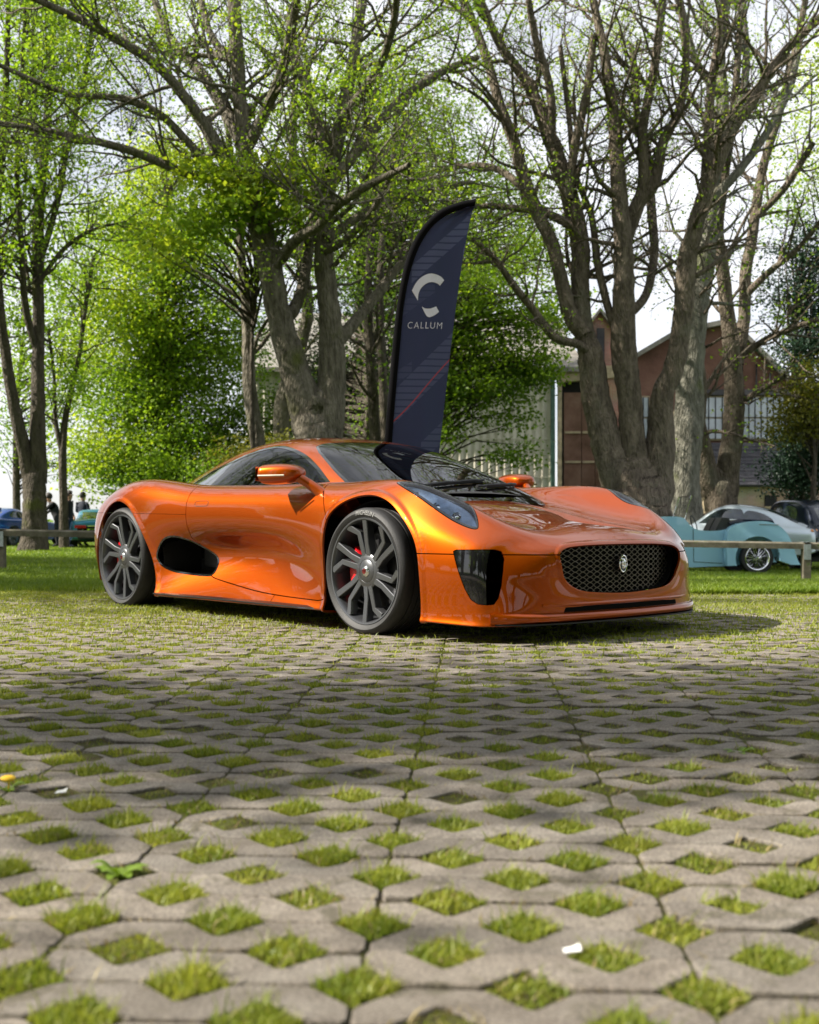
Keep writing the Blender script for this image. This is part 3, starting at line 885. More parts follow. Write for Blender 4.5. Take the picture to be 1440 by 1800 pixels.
# crisp upper edge of the scooped flank
Vb = Vb + _sh0.N * bump_[:, None]
body = Shell(Vb, Fb)
body_faces = body.F
def f_arch(u, w, z):
    p = np.stack([u, z], -1)
    s = np.minimum(sdf_poly(p, ARCH_F), sdf_poly(p, ARCH_R))
    return np.where(np.abs(w) > .5, np.where((np.abs(w) < .80) & (z > .60), 1.0, s), 1.0)
main, _ = body.cut(body_faces, f_arch)
f_gr = lambda u, w, z: np.where(u > .85, sdf_poly(np.stack([w, z], -1), GRILLE), 1.0)
main, _g = body.cut(main, f_gr)
f_si = lambda u, w, z: np.where(np.abs(w) > .55, sdf_poly(np.stack([u, z], -1), SIDE_INTAKE), 1.0)
main, intake_rim = body.cut(main, f_si)
intake_rim, _ = body.cut(intake_rim, lambda u, w, z: f_si(u, w, z) + .012)
f_fi = lambda u, w, z: np.where(np.abs(w) > .5, sdf_poly(np.stack([u, z], -1), FRONT_INTAKE), 1.0)
main, front_int = body.split(main, f_fi, 0.0012)
f_hl = lambda u, w, z: np.where((u > 0) & (z > .45), sdf_poly(np.stack([u, np.abs(w)], -1), HEADLAMP), 1.0)
main, lamp_faces = body.split(main, f_hl, 0.0016)
f_cab = lambda u, w, z: np.where(z > .5, np.maximum(np.abs(w) - .56, np.maximum(u + .62, -2.25 - u)), 1.0)
main, _ = body.cut(main, f_cab)
f_door = lambda u, w, z: np.where(np.abs(w) > .55, sdf_poly(np.stack([u, z], -1), DOOR), 1.0)
main, doors = body.split(main, f_door)
front, rest = body.split(main, lambda u, w, z: u + .9)       # the two never meet here: the doors lie between
def f_bump(u, w, z): return z - (.4365 + .004 * np.clip((np.abs(w) - .5) / .45, 0, 1))
upper, bumper = body.split(front, lambda u, w, z: np.where(u > .05, f_bump(u, w, z), 1.0))
# strip of sill below the doors belongs to the sills
upper, sill_f = body.cut(upper, lambda u, w, z: np.where((u < -.2) & (z < .3), -1.0, 1.0))
rest, sill_r = body.cut(rest, lambda u, w, z: np.where((u > -1.82) & (z < .32), -1.0, 1.0))
rear_up, rear_low = body.split(rest, lambda u, w, z: z - (.652 + .010 * (u + 1.87) / -.6), 0.0012)
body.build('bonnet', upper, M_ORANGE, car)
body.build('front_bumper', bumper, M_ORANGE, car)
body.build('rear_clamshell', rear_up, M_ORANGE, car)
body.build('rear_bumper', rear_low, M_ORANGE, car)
for sgn in (1, -1):
    pick = lambda fs: [f for f in fs if body.V[f[0], 1] * sgn > 0]
    body.build('sill', pick(sill_f + sill_r), M_ORANGE, car)
    d = body.build('door', pick(doors), M_ORANGE, car)
    # flush handle outline
    hv = []
    for t in np.linspace(0, 2 * math.pi, 40, endpoint=False):
        cx_, cz_ = math.cos(t), math.sin(t)
        hv.append((-1.70 + .075 * np.sign(cx_) * abs(cx_) ** .4, .722 + .017 * np.sign(cz_) * abs(cz_) ** .5))
    hv = np.array(hv)
    def on_side(u_, z_):
        k = np.argmin((body.V[:, 0] - u_) ** 2 + (body.V[:, 2] - z_) ** 2 + np.where(body.V[:, 1] * sgn > .7, 0, 9))
        dv = np.array([u_, 0, z_]) - body.V[k]; n = body.N[k]
        return body.V[k, 1] - (n[0] * dv[0] + n[2] * dv[2]) / n[1]
    bm = bmesh.new()
    pts = [(u_, -(on_side(u_, z_) + sgn * .0006), z_) for u_, z_ in hv]
    add_tube(bm, pts + [pts[0]], 0.0016, 5, caps=False)
    bm_obj('handle', bm, M_BLACK, d, smooth=True)
    body.build('intake_rim', pick(intake_rim), M_BLACKGLOSS, car, skirt=0.05, off=0.002)
    # corner intake: gloss blade with an opening along its front edge
    blade, hole = body.cut(pick(front_int), lambda u, w, z: .806 + .012 * (z - .33) - u)
    blade, _ = body.cut(blade, lambda u, w, z: .800 - u)
    fr = body.build('corner_intake', blade, M_BLACKGLOSS, car, skirt=0.03, off=-0.004)
    bm = bmesh.new()
    for (u0, w0) in ((.80, .845), (.862, .73)):
        pass
    prof = [(.795, .20), (.795, .465), (.83, .465), (.86, .40), (.86, .27), (.83, .195)]
    A = [bm.verts.new((u_, -sgn * .70, z_)) for u_, z_ in prof]
    B = [bm.verts.new((u_ - .10, -sgn * .60, z_)) for u_, z_ in prof]
    for k in range(len(prof)):
        bm.faces.new((A[k], A[(k + 1) % len(prof)], B[(k + 1) % len(prof)], B[k]))
    bm.faces.new(B)
    bm_obj('duct', bm, M_BLACK, fr)
    # side air duct behind the flank
    bm = bmesh.new()
    c = SIDE_INTAKE.mean(0)
    outer = [(c[0] + (p[0] - c[0]) * 1.02, c[1] + (p[1] - c[1]) * 1.02) for p in SIDE_INTAKE[::3]]
    rings = []
    for k, (s_, w_, du) in enumerate([(1.02, None, 0), (.97, .80, -.06), (.8, .62, -.25)]):
        ring = []
        for p in outer:
            x_, z_ = c[0] + (p[0] - c[0]) * s_ + du, c[1] + (p[1] - c[1]) * s_
            wy = on_side(p[0], p[1]) * sgn - .004 if w_ is None else min(w_, on_side(p[0], p[1]) * sgn - .03)
            ring.append(bm.verts.new((x_, -sgn * wy, z_)))
        rings.append(ring)
    for a, b in zip(rings[:-1], rings[1:]):
        for k in range(len(a)):
            bm.faces.new((a[k], a[(k + 1) % len(a)], b[(k + 1) % len(a)], b[k]))
    bm.faces.new(rings[-1])
    bm_obj('side_duct', bm, M_BLACKGLOSS, car, smooth=True)
    # headlamp: clear cover over a dark bowl with projector lenses
    lf = pick(lamp_faces)
    hl = body.build('headlamp', lf, M_LAMPGLASS, car, skirt=0.0)
    body.build('lamp_bowl', lf, M_LAMPIN, hl, skirt=0.05, off=-0.030)
    edge_in, edge_out = body.cut(lf, lambda u, w, z: -(f_hl(u, w, z) + .009))
    body.build('lamp_bezel', edge_out, M_BLACKGLOSS, hl, skirt=0.02, off=0.0005)
    for (u_, w_, z_, r_) in ((.30, .825, .735, .036), (.44, .81, .68, .038), (.56, .795, .632, .030)):
        bm = bmesh.new()
        nv = Vector((.62, -sgn * .48, .62)).normalized()
        Mx = Matrix.Translation((u_ - .01, -sgn * w_, z_ - .015)) @ nv.to_track_quat('Y', 'Z').to_matrix().to_4x4()
        add_lathe(bm, [(.0005, .022), (r_ * .5, .019), (r_ * .72, .012), (r_ * .8, .004), (r_ * .86, .016), (r_, .014), (r_ * 1.02, -.02)], 24, M=Mx)
        bm_obj('projector_lens', bm, M_CHROME, hl, smooth=True)
    bm = bmesh.new()   # light-guide strip hugging the inner edge of the bowl
    strip = smooth_line([(.22, .80, .772), (.36, .752, .743), (.50, .722, .697), (.62, .722, .635), (.67, .755, .595)], 6)
    add_tube(bm, [(p[0], -sgn * p[1], p[2] - .012) for p in strip], .005, 6)
    bm_obj('light_guide', bm, M_WHITE_PRINT, hl, smooth=True)

# ---------------- cabin
Vc, _, Fc, _, _ = loft(CABIN_RINGS, 220, 240)
cab = Shell(Vc, Fc)
cf, _ = cab.cut(cab.F, lambda u, w, z: z - .62)
f_ws = lambda u, w, z: np.where(u > -1.3, sdf_poly(np.stack([u, w], -1), WS), 1.0)
cf, ws = cab.cut(cf, f_ws)
ws_in, ws_edge = cab.cut(ws, lambda u, w, z: -(f_ws(u, w, z) + .016))
f_sw = lambda u, w, z: np.where(np.abs(w) > .3, sdf_poly(np.stack([u, z], -1), SIDEWIN), 1.0)
cf, sw = cab.cut(cf, f_sw)
sw_in, sw_edge = cab.cut(sw, lambda u, w, z: -(f_sw(u, w, z) + .017))
REARWIN = smooth_poly([(-1.95, 0), (-1.95, .22), (-2.0, .34), (-2.3, .36), (-2.7, .30), (-2.95, .22), (-3.0, 0), (-2.95, -.22), (-2.7, -.30), (-2.3, -.36), (-2.0, -.34), (-1.95, -.22)], 4)
cf, rw = cab.cut(cf, lambda u, w, z: np.where(z > .7, sdf_poly(np.stack([u, w], -1), REARWIN), 1.0))
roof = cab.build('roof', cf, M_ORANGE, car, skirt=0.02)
wsh = cab.build('windscreen', ws_in, M_GLASS, car, skirt=0.0)
cab.build('windscreen_trim', ws_edge, M_BLACKGLOSS, wsh, skirt=0.0, off=-0.001)
cab.build('rear_window', rw, M_BLACKGLOSS, car, skirt=0.0)
for sgn in (1, -1):
    pick = lambda fs: [f for f in fs if cab.V[f[0], 1] * sgn > 0]
    qp, qr = cab.cut(pick(sw_in), lambda u, w, z: u + 1.93 - .35 * (z - .86))
    s_ = cab.build('side_window', qp, M_SIDEGLASS, car, skirt=0.0)
    cab.build('window_trim', pick(sw_edge), M_BLACKGLOSS, s_, skirt=0.0, off=0.002)
    cab.build('quarter_panel', qr, M_BLACKGLOSS, car, skirt=0.0)
# windscreen wipers resting in the cowl
def cab_z(u_, w_):
    k = np.argmin((cab.V[:, 0] - u_) ** 2 + (cab.V[:, 1] - w_) ** 2 + np.where(cab.V[:, 2] > .68, 0, 9))
    return cab.V[k, 2]
for pts in ([(-.165, .42), (-.20, .20), (-.235, -.02), (-.27, -.22)], [(-.16, -.05), (-.20, -.25), (-.25, -.42), (-.31, -.55)]):
    bm = bmesh.new()
    P = [(u_, -w_, cab_z(u_, w_) + .018) for u_, w_ in smooth_line(pts, 5)]
    add_tube(bm, P, .009, 6)
    P2_ = [(p[0] - .012, p[1], p[2] - .012) for p in P[3:]]
    add_tube(bm, P2_, .005, 5)
    bm_obj('wiper', bm, M_BLACK, car, smooth=True)
bm = bmesh.new()   # black cowl panel at the foot of the screen
g = [[(u_, w_) for w_ in np.linspace(-.40, .40, 25)] for u_ in (-.06, -.12, -.19, -.26)]
vs = [[bm.verts.new((u_ - .22 * abs(w_) ** 2, -w_, .772 - .06 * abs(w_) ** 2 + (-.06 - u_) * .20)) for (u_, w_) in row] for row in g]
for a, b in zip(vs[:-1], vs[1:]):
    for k in range(24): bm.faces.new((a[k], a[k + 1], b[k + 1], b[k]))
bm_obj('cowl_panel', bm, M_BLACK, car, smooth=True)

# ---------------- interior
bm = bmesh.new()
add_box(bm, (-1.3, 0, .30), (1.9, 1.25, .10)); add_box(bm, (-2.22, 0, .62), (.06, 1.15, .60))
add_box(bm, (-1.35, 0, .42), (1.7, .22, .26))
for s in (-1, 1): add_box(bm, (-1.25, s * .645, .55), (1.75, .05, .52))
bm_obj('interior_tub', bm, M_INTERIOR, car, bevel=.02)
bm = bmesh.new()
prof = [(-.35, .78), (-.55, .83), (-.80, .82), (-.86, .76), (-.82, .55), (-.4, .5)]
add_prism(bm, [(a, b) for a, b in prof], -.62, .62)
bm_obj('dashboard', bm, M_INTERIOR, car, bevel=.03)
for s in (-1, 1):
    bm = bmesh.new()
    add_prism(bm, [(-1.05, .38), (-1.55, .36), (-1.62, .46), (-1.15, .50), (-1.02, .47)], s * .35 - .22, s * .35 + .22)
    add_prism(bm, [(-1.50, .42), (-1.66, .44), (-1.86, .88), (-1.92, 1.0), (-1.84, 1.02), (-1.74, .88)], s * .35 - .20, s * .35 + .20)
    bm_obj('seat', bm, M_SEAT, car, bevel=.035, seg=3)
bm = bmesh.new()
Mx = Matrix.Translation((-.93, -.36, .80)) @ Euler((0, R(-28), 0)).to_matrix().to_4x4() @ Euler((0, 0, R(90))).to_matrix().to_4x4()
ring = [Mx @ Vector((.175 * math.cos(t), 0, .175 * math.sin(t))) for t in np.linspace(0, 2 * math.pi, 33)]
add_tube(bm, ring, .015, 6, caps=False)
add_tube(bm, [Mx @ Vector((-.17, 0, 0)), Mx @ Vector((.17, 0, 0))], .018, 6)
bm_obj('steering_wheel', bm, M_BLACK, car, smooth=True)

# ---------------- nose: mesh grille, badge, lip
def nose_u(w): return .992 - .055 * (abs(w) / .5) ** 3
bm = bmesh.new()
poly = GRILLE
cellw, cellh, tw = .052, .0275, .0012
def gclip(w, z): return sdf_poly(np.array([[w, z]]), poly)[0] < -.002
for sg in (1, -1):
    for k in range(-40, 41):
        pts = []
        for t in np.linspace(-.60, .60, 261):
            w_ = t
            z_ = .358 + sg * (t - k * cellw) * cellh / cellw * 1.0
            # wavy strands as in woven mesh
            z_ += .0022 * math.sin(t / cellw * 2 * math.pi) * sg
            pts.append((w_, z_))
        arr = np.array(pts); ins = sdf_poly(arr, poly) < -.001
        run = []
        for p, i_ in zip(pts, ins):
            if i_: run.append(p)
            if (not i_ or p is pts[-1]) and len(run) > 1:
                for a, b in zip(run[:-1], run[1:]):
                    d = Vector((b[0] - a[0], b[1] - a[1])).normalized(); n = Vector((-d.y, d.x)) * tw
                    ua, ub = nose_u(a[0]) - .035, nose_u(b[0]) - .035
                    q = [(ua, a[0] + n.x, a[1] + n.y), (ua, a[0] - n.x, a[1] - n.y), (ub, b[0] - n.x, b[1] - n.y), (ub, b[0] + n.x, b[1] + n.y)]
                    F4 = [bm.verts.new((x, -y, z)) for x, y, z in q]; B4 = [bm.verts.new((x - .005, -y, z)) for x, y, z in q]
                    bm.faces.new(F4)
                    bm.faces.new((F4[0], F4[3], B4[3], B4[0])); bm.faces.new((F4[1], B4[1], B4[2], F4[2]))
                run = []
            elif not i_: run = []
grille = bm_obj('grille', bm, M_MESH, car)
# black throat of the grille
bm = bmesh.new()
rings = []
for s_, du in ((1.0, -.004), (.985, -.045), (.96, -.16)):
    rings.append([bm.verts.new((nose_u(p[0]) + du, -p[0] * s_, .358 + (p[1] - .358) * s_)) for p in GRILLE])
for a, b in zip(rings[:-1], rings[1:]):
    for k in range(len(a)): bm.faces.new((a[k], a[(k + 1) % len(a)], b[(k + 1) % len(a)], b[k]))
bm.faces.new(rings[-1])
bm_obj('grille_throat', bm, M_DEADBLACK, grille, smooth=True)
# oval badge: chrome ring, dark field, cat's face in relief
bd = empty('badge'); bd.parent = car; bd.location = (nose_u(0) - .012, 0, .381)
bm = bmesh.new()
ell = [(0, -.030 * math.cos(t), .043 * math.sin(t)) for t in np.linspace(0, 2 * math.pi, 41)]
add_tube(bm, ell, .0045, 8, caps=False)
bm_obj('badge_ring', bm, M_CHROME, bd, smooth=True)
bm = bmesh.new()
f_ = [bm.verts.new((-.002, p[1] * .97, p[2] * .97)) for p in ell[:-1]]; bm.faces.new(f_)
bm_obj('badge_field', bm, M_LAMPDARK, bd)
bm = bmesh.new()
def blob(y, z, sy, sz, sx=.006, x=.003):
    bmesh.ops.create_icosphere(bm, subdivisions=2, radius=1, matrix=Matrix.Translation((x, y, z)) @ Matrix.Diagonal((sx, sy, sz, 1)))
blob(0, .004, .019, .024); blob(0, -.018, .013, .010, .009); blob(0, .0, .006, .018, .010)
for s in (-1, 1):
    blob(s * .011, .010, .007, .005, .009); blob(s * .016, .024, .006, .006, .006); blob(s * .009, -.012, .007, .007, .009)
bm_obj('badge_face', bm, M_CHROME, bd, smooth=True)

# front lip with an air slot above it
_pw = np.linspace(0, .86, 44); _pu = []
for w_ in _pw:
    m_ = (np.abs(body.V[:, 2] - .125) < .022) & (np.abs(np.abs(body.V[:, 1]) - w_) < .02) & (body.V[:, 0] > .3)
    _pu.append(body.V[m_, 0].max() if m_.any() else _pu[-1])
_pu = np.convolve(np.pad(_pu, 2, 'edge'), np.ones(5) / 5, 'valid')
def plan(w): return float(np.interp(abs(w), _pw, _pu))
def sweep(name, prof, wmax, mat, parent, n=90, fade=.8):
    bm = bmesh.new(); rows = []
    for w_ in np.linspace(-wmax, wmax, n):
        k = 1 - .9 * sstep(fade, 1.0, abs(w_) / wmax)
        du_ = plan(w_ + .01) - plan(w_ - .01)
        t = Vector((du_, .02)).normalized(); nx, ny = t.y, -t.x        # outward normal in plan
        if nx < 0: nx, ny = -nx, -ny
        rows.append([bm.verts.new((plan(w_) + nx * du * (k if du > 0 else 1), -(w_ + ny * du * (k if du > 0 else 1)), z_)) for du, z_ in prof])
    for a, b in zip(rows[:-1], rows[1:]):
        for i in range(len(prof)): bm.faces.new((a[i], b[i], b[(i + 1) % len(prof)], a[(i + 1) % len(prof)]))
    bm.faces.new(rows[0]); bm.faces.new(list(reversed(rows[-1])))
    return bm_obj(name, bm, mat, parent, smooth=True)
sweep('front_lip', [(-.05, .150), (.004, .149), (.020, .143), (.030, .134), (.032, .122), (.026, .110), (.004, .101), (-.05, .100)], .84, M_ORANGE, car, fade=.62)
sweep('front_slot', [(-.03, .178), (.0012, .177), (.0024, .172), (.0024, .156), (.0012, .150), (-.03, .150)], .47, M_DEADBLACK, car, fade=.97)
sweep('bumper_blade', [(-.03, .196), (.004, .195), (.0085, .190), (.0085, .184), (.004, .179), (-.03, .178)], .60, M_ORANGE, car, fade=.6)
sweep('front_splitter', [(-.05, .098), (.012, .0985), (.013, .091), (-.05, .086)], .82, M_BLACK, car)
# floor and carbon side blades
bm = bmesh.new()
add_prism(bm, [(.93, .085), (-3.3, .085), (-3.45, .2), (-3.3, .25), (.9, .14)], -.70, .70)
bm_obj('underfloor', bm, M_BLACK, car)
for s in (-1, 1):
    bm = bmesh.new(); rows = []
    for t in np.linspace(0, 1, 20):
        u_ = -.42 - t * 1.83
        w_ = .944 + .022 * (1 - math.sin(t * math.pi)) - .03 * (t < .03)
        rows.append([bm.verts.new((u_, s * ww, zz)) for ww, zz in ((w_ - .15, .128), (w_, .128), (w_ + .028, .117), (w_ + .03, .110), (w_ - .15, .100))])
    for a, b in zip(rows[:-1], rows[1:]):
        for i in range(5): bm.faces.new((a[i], b[i], b[(i + 1) % 5], a[(i + 1) % 5]))
    bm.faces.new(rows[0]); bm.faces.new(list(reversed(rows[-1])))
    bm_obj('side_blade', bm, M_CARBON, car, smooth=True)
# wheelhouse liners
for ua, R_ in ((.04, .43), (-2.70, .47)):
    for s in (-1, 1):
        bm = bmesh.new(); rows = []
        for w_ in (.66 if ua > -1 else .60, .90 if ua > -1 else .92):
            rows.append([bm.verts.new((ua + R_ * math.cos(t), s * w_, .30 + R_ * .97 * math.sin(t))) for t in np.linspace(-.5, math.pi + .5, 40)])
        for k in range(39): bm.faces.new((rows[0][k], rows[0][k + 1], rows[1][k + 1], rows[1][k]))
        bm.faces.new(rows[0])
        bm_obj('wheel_liner', bm, M_BLACK, car, smooth=True)

# ---------------- wheels
def make_wheel(Rt, Rr, width, name='wheel', lettering=None):
    """axle along Y, outer face towards -Y at y = 0; returns an Empty"""
    wh = empty(name)
    bm = bmesh.new()
    W = width
    # tyre with shoulders and circumferential grooves
    prof = [(Rr - .012, .012), (Rr + .004, .004), (Rr + .010, -.002), (Rr + .5 * (Rt - Rr), -.009), (Rt - .016, -.002), (Rt - .006, .010), (Rt, .028)]
    for g in (.25, .42, .58, .75):
        prof += [(Rt, W * g - .006), (Rt - .008, W * g - .005), (Rt - .008, W * g + .005), (Rt, W * g + .006)]
    prof += [(Rt, W - .028), (Rt - .006, W - .010), (Rt - .016, W + .002), (Rr + .5 * (Rt - Rr), W + .009), (Rr - .012, W - .012)]
    add_lathe(bm, prof, 120)
    tyre = bm_obj('tyre', bm, M_RUBBER, wh, smooth=True)
    if lettering:
        V, Fc_ = text_mesh(lettering, size=.033, shear=.15, spacing=1.05, bold=.0006)
        rad = Rr + .52 * (Rt - Rr)
        # bend round the sidewall, facing -Y
        ang = V[:, 0] / rad; rr = rad + V[:, 1]
        V2 = np.stack([rr * np.sin(ang), np.full(len(V), -.0102), rr * np.cos(ang)], -1)
        o = mesh_np('tyre_lettering', V2, Fc_, M_TYRE_PRINT, wh, smooth=False)
        o.parent = tyre
    bm = bmesh.new()   # rim: flange and deep barrel
    add_lathe(bm, [(Rr - .010, .016), (Rr + .003, .004), (Rr + .001, .0005), (Rr - .006, .0015), (Rr - .012, .010), (Rr - .016, .03), (Rr - .030, .08), (Rr - .035, W - .03)], 120)
    bm_obj('rim', bm, M_RIM_IN, wh, smooth=True)
    # six pairs of one straight and one kinked spoke
    Rs = Rr - .010
    def P(r_, a): return Vector((r_ * math.sin(R(a)), 0, r_ * math.cos(R(a))))
    bm = bmesh.new()
    for k in range(6):
        a0 = 60 * k - 4
        paths = [[(.050, a0 + 12, .024), (.092, a0 + 7, .0190), (.150, a0 + 0.5, .0165), (Rs, a0, .0190)],
                 [(.050, a0 - 17, .024), (.092, a0 - 17, .0175), (.745 * Rr, a0 - 18, .0155), (Rs, a0 - 31, .0190)]]
        for path in paths:
            pts = [P(r_, a) for r_, a, _ in path]
            wid = [h for *_, h in path]
            dep = [.026, .024, .020, .006]
            L_, R2 = [], []
            for i, p in enumerate(pts):
                d = (pts[min(i + 1, 3)] - pts[max(i - 1, 0)]).normalized()
                n = Vector((d.z, 0, -d.x))
                ch = .0035
                row = [p + n * (wid[i] + .002) + Vector((0, dep[i] + .045, 0)), p + n * wid[i] + Vector((0, dep[i] + ch, 0)), p + n * (wid[i] - ch) + Vector((0, dep[i], 0)),
                       p - n * (wid[i] - ch) + Vector((0, dep[i], 0)), p - n * wid[i] + Vector((0, dep[i] + ch, 0)), p - n * (wid[i] + .002) + Vector((0, dep[i] + .045, 0))]
                L_.append([bm.verts.new(v) for v in row])
            for a, b in zip(L_[:-1], L_[1:]):
                for i in range(5): bm.faces.new((a[i], a[i + 1], b[i + 1], b[i]))
                bm.faces.new((a[5], a[0], b[0], b[5]))
    bm_obj('spokes', bm, M_RIM, wh, smooth=True)
    bm = bmesh.new()
    add_lathe(bm, [(.001, .016), (.030, .016), (.036, .018), (.060, .0205), (.0625, .023), (.0635, .0215), (.088, .025), (.094, .029), (.096, .036), (.096, .09)], 64)
    bm_obj('hub', bm, M_RIM, wh, smooth=True)
    bm = bmesh.new()
    add_lathe(bm, [(.001, .004), (.015, .005), (.024, .009), (.030, .014), (.0305, .018)], 32)
    cap = bm_obj('centre_cap', bm, M_CHROME, wh, smooth=True)
    bm = bmesh.new()
    add_lathe(bm, [(.001, .0026), (.015, .0042)], 24)
    for q in (-1, 1): bmesh.ops.create_icosphere(bm, subdivisions=1, radius=.0045, matrix=Matrix.Translation((q * .006, .003, .004)))
    bm_obj('cap_emblem', bm, pbr('emblem_red', (.16, .02, .02), .3, metal=.5), cap, smooth=True)
    bm = bmesh.new()
    add_lathe(bm, [(.07, .100), (.20, .100), (.20, .135), (.07, .135)], 64, closed=True)
    bm_obj('brake_disc', bm, M_DISC, wh, smooth=True)
    bm = bmesh.new()
    A = []
    for y_, r0, r1 in ((.072, .112, .205), (.150, .108, .215)):
        A.append([[P(r_, a) + Vector((0, y_, 0)) for a in np.linspace(-122, -56, 9)] for r_ in (r0, r1)])
    vv = [[[bm.verts.new(v) for v in row] for row in lay] for lay in A]
    for k in range(8):
        for q in ((vv[0][0], vv[0][1]), (vv[0][1], vv[1][1]), (vv[1][1], vv[1][0]), (vv[1][0], vv[0][0])):
            bm.faces.new((q[0][k], q[0][k + 1], q[1][k + 1], q[1][k]))
    for k in (0, 8): bm.faces.new((vv[0][0][k], vv[0][1][k], vv[1][1][k], vv[1][0][k]))
    bm_obj('brake_caliper', bm, M_RED, wh, smooth=False, bevel=.008)
    bm = bmesh.new()
    add_lathe(bm, [(.001, .19), (Rr - .04, .19)], 48)
    bm_obj('wheel_back', bm, M_BLACK, wh)
    return wh
def copy_tree(o, parent=None):
    c = o.copy(); COL.objects.link(c); c.parent = parent
    for ch in [x for x in bpy.data.objects if x.parent == o]: copy_tree(ch, c)
    return c
wf = make_wheel(.341, .284, .265, lettering='MICHELIN')
wr = make_wheel(.355, .302, .335)
for w_, r_, u_, tr in ((wf, .341, 0.0, .965), (wr, .355, -2.735, .985)):
    w_.parent = car; w_.location = (u_, -tr, r_ - .004)
    c2 = copy_tree(w_, car); c2.location = (u_, tr, r_ - .004); c2.rotation_euler = (0, 0, math.pi)
wf.rotation_euler = (0, R(4), 0)
wr.rotation_euler = (0, R(-3), 0)

# ---------------- mirrors
for s in (1, -1):        # s = 1 right-hand side
    m_ = empty('door_mirror'); m_.parent = car; m_.location = (-.70, -s * 1.0, .878)
    rings = []
    for (x, sy, sz, dy) in ((.14, .012, .010, .0), (.128, .060, .030, .0), (.09, .085, .050, .0), (.02, .105, .060, .005), (-.05, .112, .061, .008), (-.105, .112, .058, .01), (-.118, .104, .052, .01)):
        rings.append([(x, dy * s + sy * np.sign(math.cos(t)) * abs(math.cos(t)) ** .75, sz * np.sign(math.sin(t)) * abs(math.sin(t)) ** .7 + .018 * (x + .1)) for t in np.linspace(0, 2 * math.pi, 28, endpoint=False)])
    bm = bmesh.new()
    RV = [[bm.verts.new(p) for p in r_] for r_ in rings]
    for a, b in zip(RV[:-1], RV[1:]):
        for k in range(28): bm.faces.new((a[k], a[(k + 1) % 28], b[(k + 1) % 28], b[k]))
    bm.faces.new(RV[0]); bm.faces.new(list(reversed(RV[-1])))
    hs = bm_obj('mirror_housing', bm, M_ORANGE, m_, smooth=True)
    hs.rotation_euler = (0, 0, s * R(24))
    sub = hs.modifiers.new('smooth', 'SUBSURF'); sub.levels = 2; sub.render_levels = 2
    bm = bmesh.new()
    add_prism(bm, [(-.098, .042), (.098, .042), (.100, -.040), (-.096, -.040)], -.122, -.121)
    g_ = bm_obj('mirror_glass', bm, M_CHROME, m_); g_.rotation_euler = (0, 0, s * R(24) + R(90) * -1)
    bm = bmesh.new()
    pts = []
    for t in np.linspace(-.095, .075, 10):
        pts.append((t, -s * (.1155 - .35 * max(0, t - .0) ** 1.5), -.012))
    add_tube(bm, pts, .006, 6)
    il = bm_obj('indicator', bm, M_AMBERCLEAR, m_, smooth=True); il.rotation_euler = (0, 0, s * R(24))
    bm = bmesh.new()
    P = [(.075, s * .03, -.01), (.125, s * .055, -.035), (.175, s * .09, -.075), (.215, s * .125, -.118)]
    add_tube(bm, smooth_line(P, 4).tolist(), [.030, .030, .029, .028, .028, .028, .029, .03, .031, .032, .034, .036, .040], 10)
    st = bm_obj('mirror_stalk', bm, M_ORANGE, m_, smooth=True)
# ---------------------------------------------------------------- trees
def bark_mat(name, c1, c2, moss=(.10, .11, .03), moss_at=.60, scale=9.0):
    m, N, L, out = new_mat(name)
    b = N.new('ShaderNodeBsdfPrincipled'); b.inputs['Roughness'].default_value = .9; b.inputs['Specular IOR Level'].default_value = .15
    geo = N.new('ShaderNodeNewGeometry')
    mp = N.new('ShaderNodeMapping'); mp.inputs['Scale'].default_value = (1, 1, .28)
    L.new(geo.outputs['Position'], mp.inputs['Vector'])
    n1 = N.new('ShaderNodeTexNoise'); n1.inputs['Scale'].default_value = scale; n1.inputs['Detail'].default_value = 8; n1.inputs['Roughness'].default_value = .68
    L.new(mp.outputs['Vector'], n1.inputs['Vector'])
    rp = N.new('ShaderNodeValToRGB'); rp.color_ramp.elements[0].position = .35; rp.color_ramp.elements[1].position = .66
    rp.color_ramp.elements[0].color = (*c1, 1); rp.color_ramp.elements[1].color = (*c2, 1)
    L.new(n1.outputs['Fac'], rp.inputs['Fac'])
    n2 = N.new('ShaderNodeTexNoise'); n2.inputs['Scale'].default_value = 1.1; n2.inputs['Detail'].default_value = 6
    L.new(geo.outputs['Position'], n2.inputs['Vector'])
    r2 = N.new('ShaderNodeValToRGB'); r2.color_ramp.elements[0].position = moss_at; r2.color_ramp.elements[1].position = moss_at + .12
    L.new(n2.outputs['Fac'], r2.inputs['Fac'])
    mx = N.new('ShaderNodeMix'); mx.data_type = 'RGBA'; mx.inputs[7].default_value = (*moss, 1)
    L.new(r2.outputs['Color'], mx.inputs[0]); L.new(rp.outputs['Color'], mx.inputs[6]); L.new(mx.outputs[2], b.inputs['Base Color'])
    vo = N.new('ShaderNodeTexVoronoi'); vo.inputs['Scale'].default_value = scale * 3.2
    L.new(mp.outputs['Vector'], vo.inputs['Vector'])
    ad = N.new('ShaderNodeMath'); ad.operation = 'ADD'; L.new(vo.outputs['Distance'], ad.inputs[0]); L.new(n1.outputs['Fac'], ad.inputs[1])
    bp = N.new('ShaderNodeBump'); bp.inputs['Strength'].default_value = 1.0; bp.inputs['Distance'].default_value = .045
    L.new(ad.outputs[0], bp.inputs['Height']); L.new(bp.outputs['Normal'], b.inputs['Normal'])
    L.new(b.outputs[0], out.inputs['Surface'])
    return m
M_BARK_GREY = bark_mat('grey_bark', (.085, .074, .056), (.235, .210, .165))
M_BARK_BROWN = bark_mat('brown_bark', (.082, .066, .050), (.225, .186, .142), moss=(.16, .15, .11), moss_at=.6)
